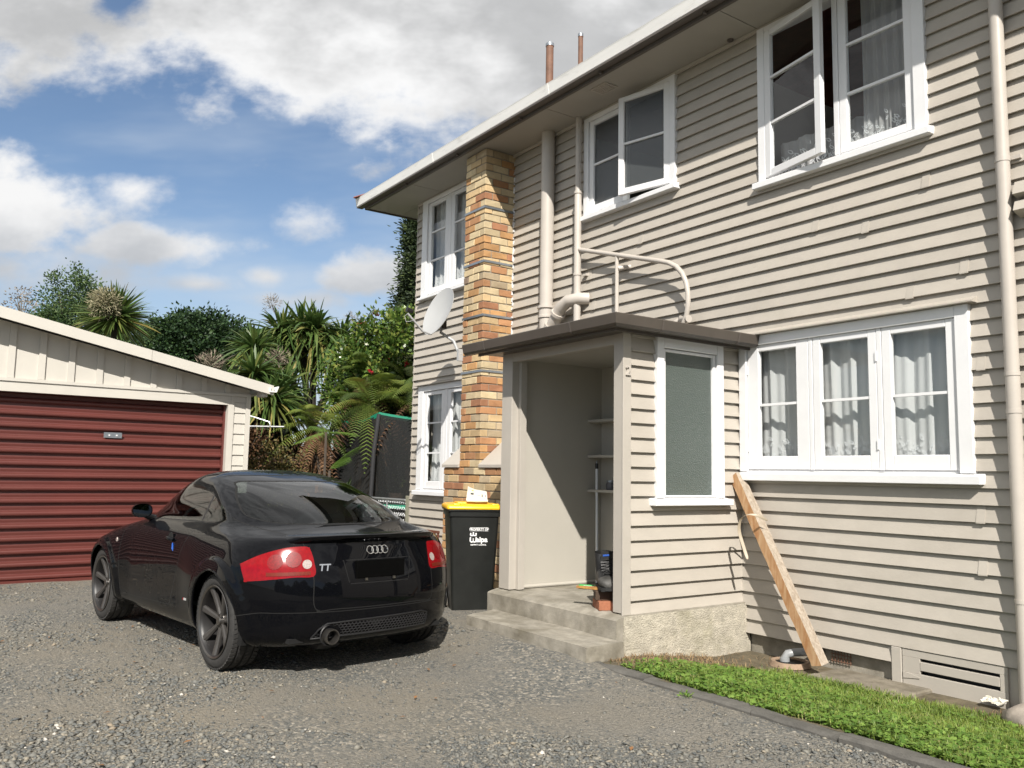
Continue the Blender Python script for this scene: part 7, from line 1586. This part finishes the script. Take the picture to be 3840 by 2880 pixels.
# ---------------------------------------------------------------- lawn
def lawn_region(x, y, g_):
    w = 0.5 + 0.5 * hsh(x * 3.1, y * 3.7); edge = -0.36 - 0.07 * np.sin(x * 3) - 0.55 * smst(-3.95, -4.5, x) - 0.22 * smst(-2.55, -2.1, x)
    return (y < edge + 0.05 * g_.normal(0, 1, len(x))) & (y > -1.625 - 0.02 * np.sin((x + 4.6) * 0.9)) & (x > -4.20 + 0.25 * smst(-1.3, -0.6, y) + 0.10 * g_.normal(0, 1, len(x)))
patch = lambda v: np.clip(v, 0, 1)
V, F, T = blades(95000, (-4.5, 0.4), (-1.64, -0.28), lawn_z, 0.040, 0.0046, 98, 0.7, lawn_region); T = patch(T + 0.22 * np.repeat(hsh(V[::5, 0] * 4.0, V[::5, 1] * 5.0), 5)); o = link('lawn_grass', np_mesh('lawn_grass', V, F, tint=T), 'grass_blade'); tag(o, 'short green grass of the strip in front of the wall', 'grass', kind='stuff')
# clover: three round leaflets on a stalk, thickest towards the kerb and the porch
n = 34000; g_ = np.random.default_rng(99); x = g_.uniform(-4.45, 0.3, n); y = g_.uniform(-1.66, -0.45, n); k = lawn_region(x, y, g_) & (g_.uniform(0, 1, n) < np.clip(smst(-0.85, -1.45, y) + smst(-3.0, -4.0, x) * smst(-0.55, -0.9, y) + 0.10, 0, 1)); x, y = x[k], y[k]; n = len(x)
z = lawn_z(x, y) + g_.uniform(0.008, 0.034, n); a0 = g_.uniform(0, 6.283, n); r_ = g_.uniform(0.0045, 0.0095, n); tl = g_.normal(0, 0.28, (n, 2)); Vc = []
for j_ in range(3):
    a_ = a0 + j_ * 2.094; cx, cy = x + np.cos(a_) * r_ * 1.0, y + np.sin(a_) * r_ * 1.0
    for q in range(6):
        b_ = a_ + q * 1.0472; dx, dy = cx + np.cos(b_) * r_ - x, cy + np.sin(b_) * r_ - y; Vc.append(np.stack([x + dx, y + dy, z + dx * tl[:, 0] + dy * tl[:, 1] - 0.15 * (q == 0) * r_], 1))
Vc = np.stack(Vc, 1).reshape(-1, 3); i0 = (np.arange(n) * 18)[:, None]; Fq = np.concatenate([np.concatenate([i0 + np.array([[6 * j_, 6 * j_ + 1, 6 * j_ + 2, 6 * j_ + 3]]), i0 + np.array([[6 * j_, 6 * j_ + 3, 6 * j_ + 4, 6 * j_ + 5]])]) for j_ in range(3)])
o = link('clover', np_mesh('clover', Vc, Fq, tint=np.repeat(g_.uniform(0, 1, n), 18)), 'clover_leaf'); tag(o, 'green clover leaves carpeting the lawn edge', 'clover', kind='stuff')
def dry_region(x, y, g_): return (g_.uniform(0, 1, len(x)) < (0.9 * smst(-3.95, -4.2, x) * smst(-0.45, -0.8, y) + 0.15 * smst(-3.7, -4.2, x)) + smst(-2.75, -2.45, x) * smst(-0.55, -0.3, y) * 0.8)
V, F, T = blades(11000, (-4.62, -1.6), (-1.60, -0.12), lawn_z, 0.035, 0.0045, 100, 1.8, dry_region); o = link('dry_grass', np_mesh('dry_grass', V, F, tint=T), 'dry_grass'); tag(o, 'dry straw-coloured grass beside the porch foundation', 'grass', kind='stuff')
# one weed in the gravel at the kerb
root = empty('weed', (-3.62, -1.76, float(drive_z(-3.62, -1.76)))); tag(root, 'small green weed growing in the gravel at the kerb', 'weed'); P = rng.normal(0, 0.016, (26, 3)); P[:, 2] = np.abs(P[:, 2]) * 0.8; D = P + rng.normal(0, 0.012, (26, 3)) + np.array([0, 0, 0.015]); D /= np.linalg.norm(D, axis=1, keepdims=True); foliage('leaves', 'clover_leaf', root, P, D, 0.025, 0.012)
# leaf bank out of view behind the camera, added to darken the car's reflections
n = 20000; g_ = np.random.default_rng(120); yy = g_.uniform(-24, 16, n); zt = 4.2 + 1.3 * np.sin(yy * 0.55) + 0.7 * np.sin(yy * 1.7 + 1); P = np.stack([g_.uniform(13.2, 15.4, n), yy, zt * g_.uniform(0, 1, n) ** 0.8], 1); o = foliage('reflection_hedge', 'camellia_leaf', None, P, rand_dirs(n), g_.uniform(0.3, 0.6, n), 0.3); tag(o, 'unseen leaf bank added behind the camera for dark reflections in the car paint', 'reflection_hedge', kind='stuff')
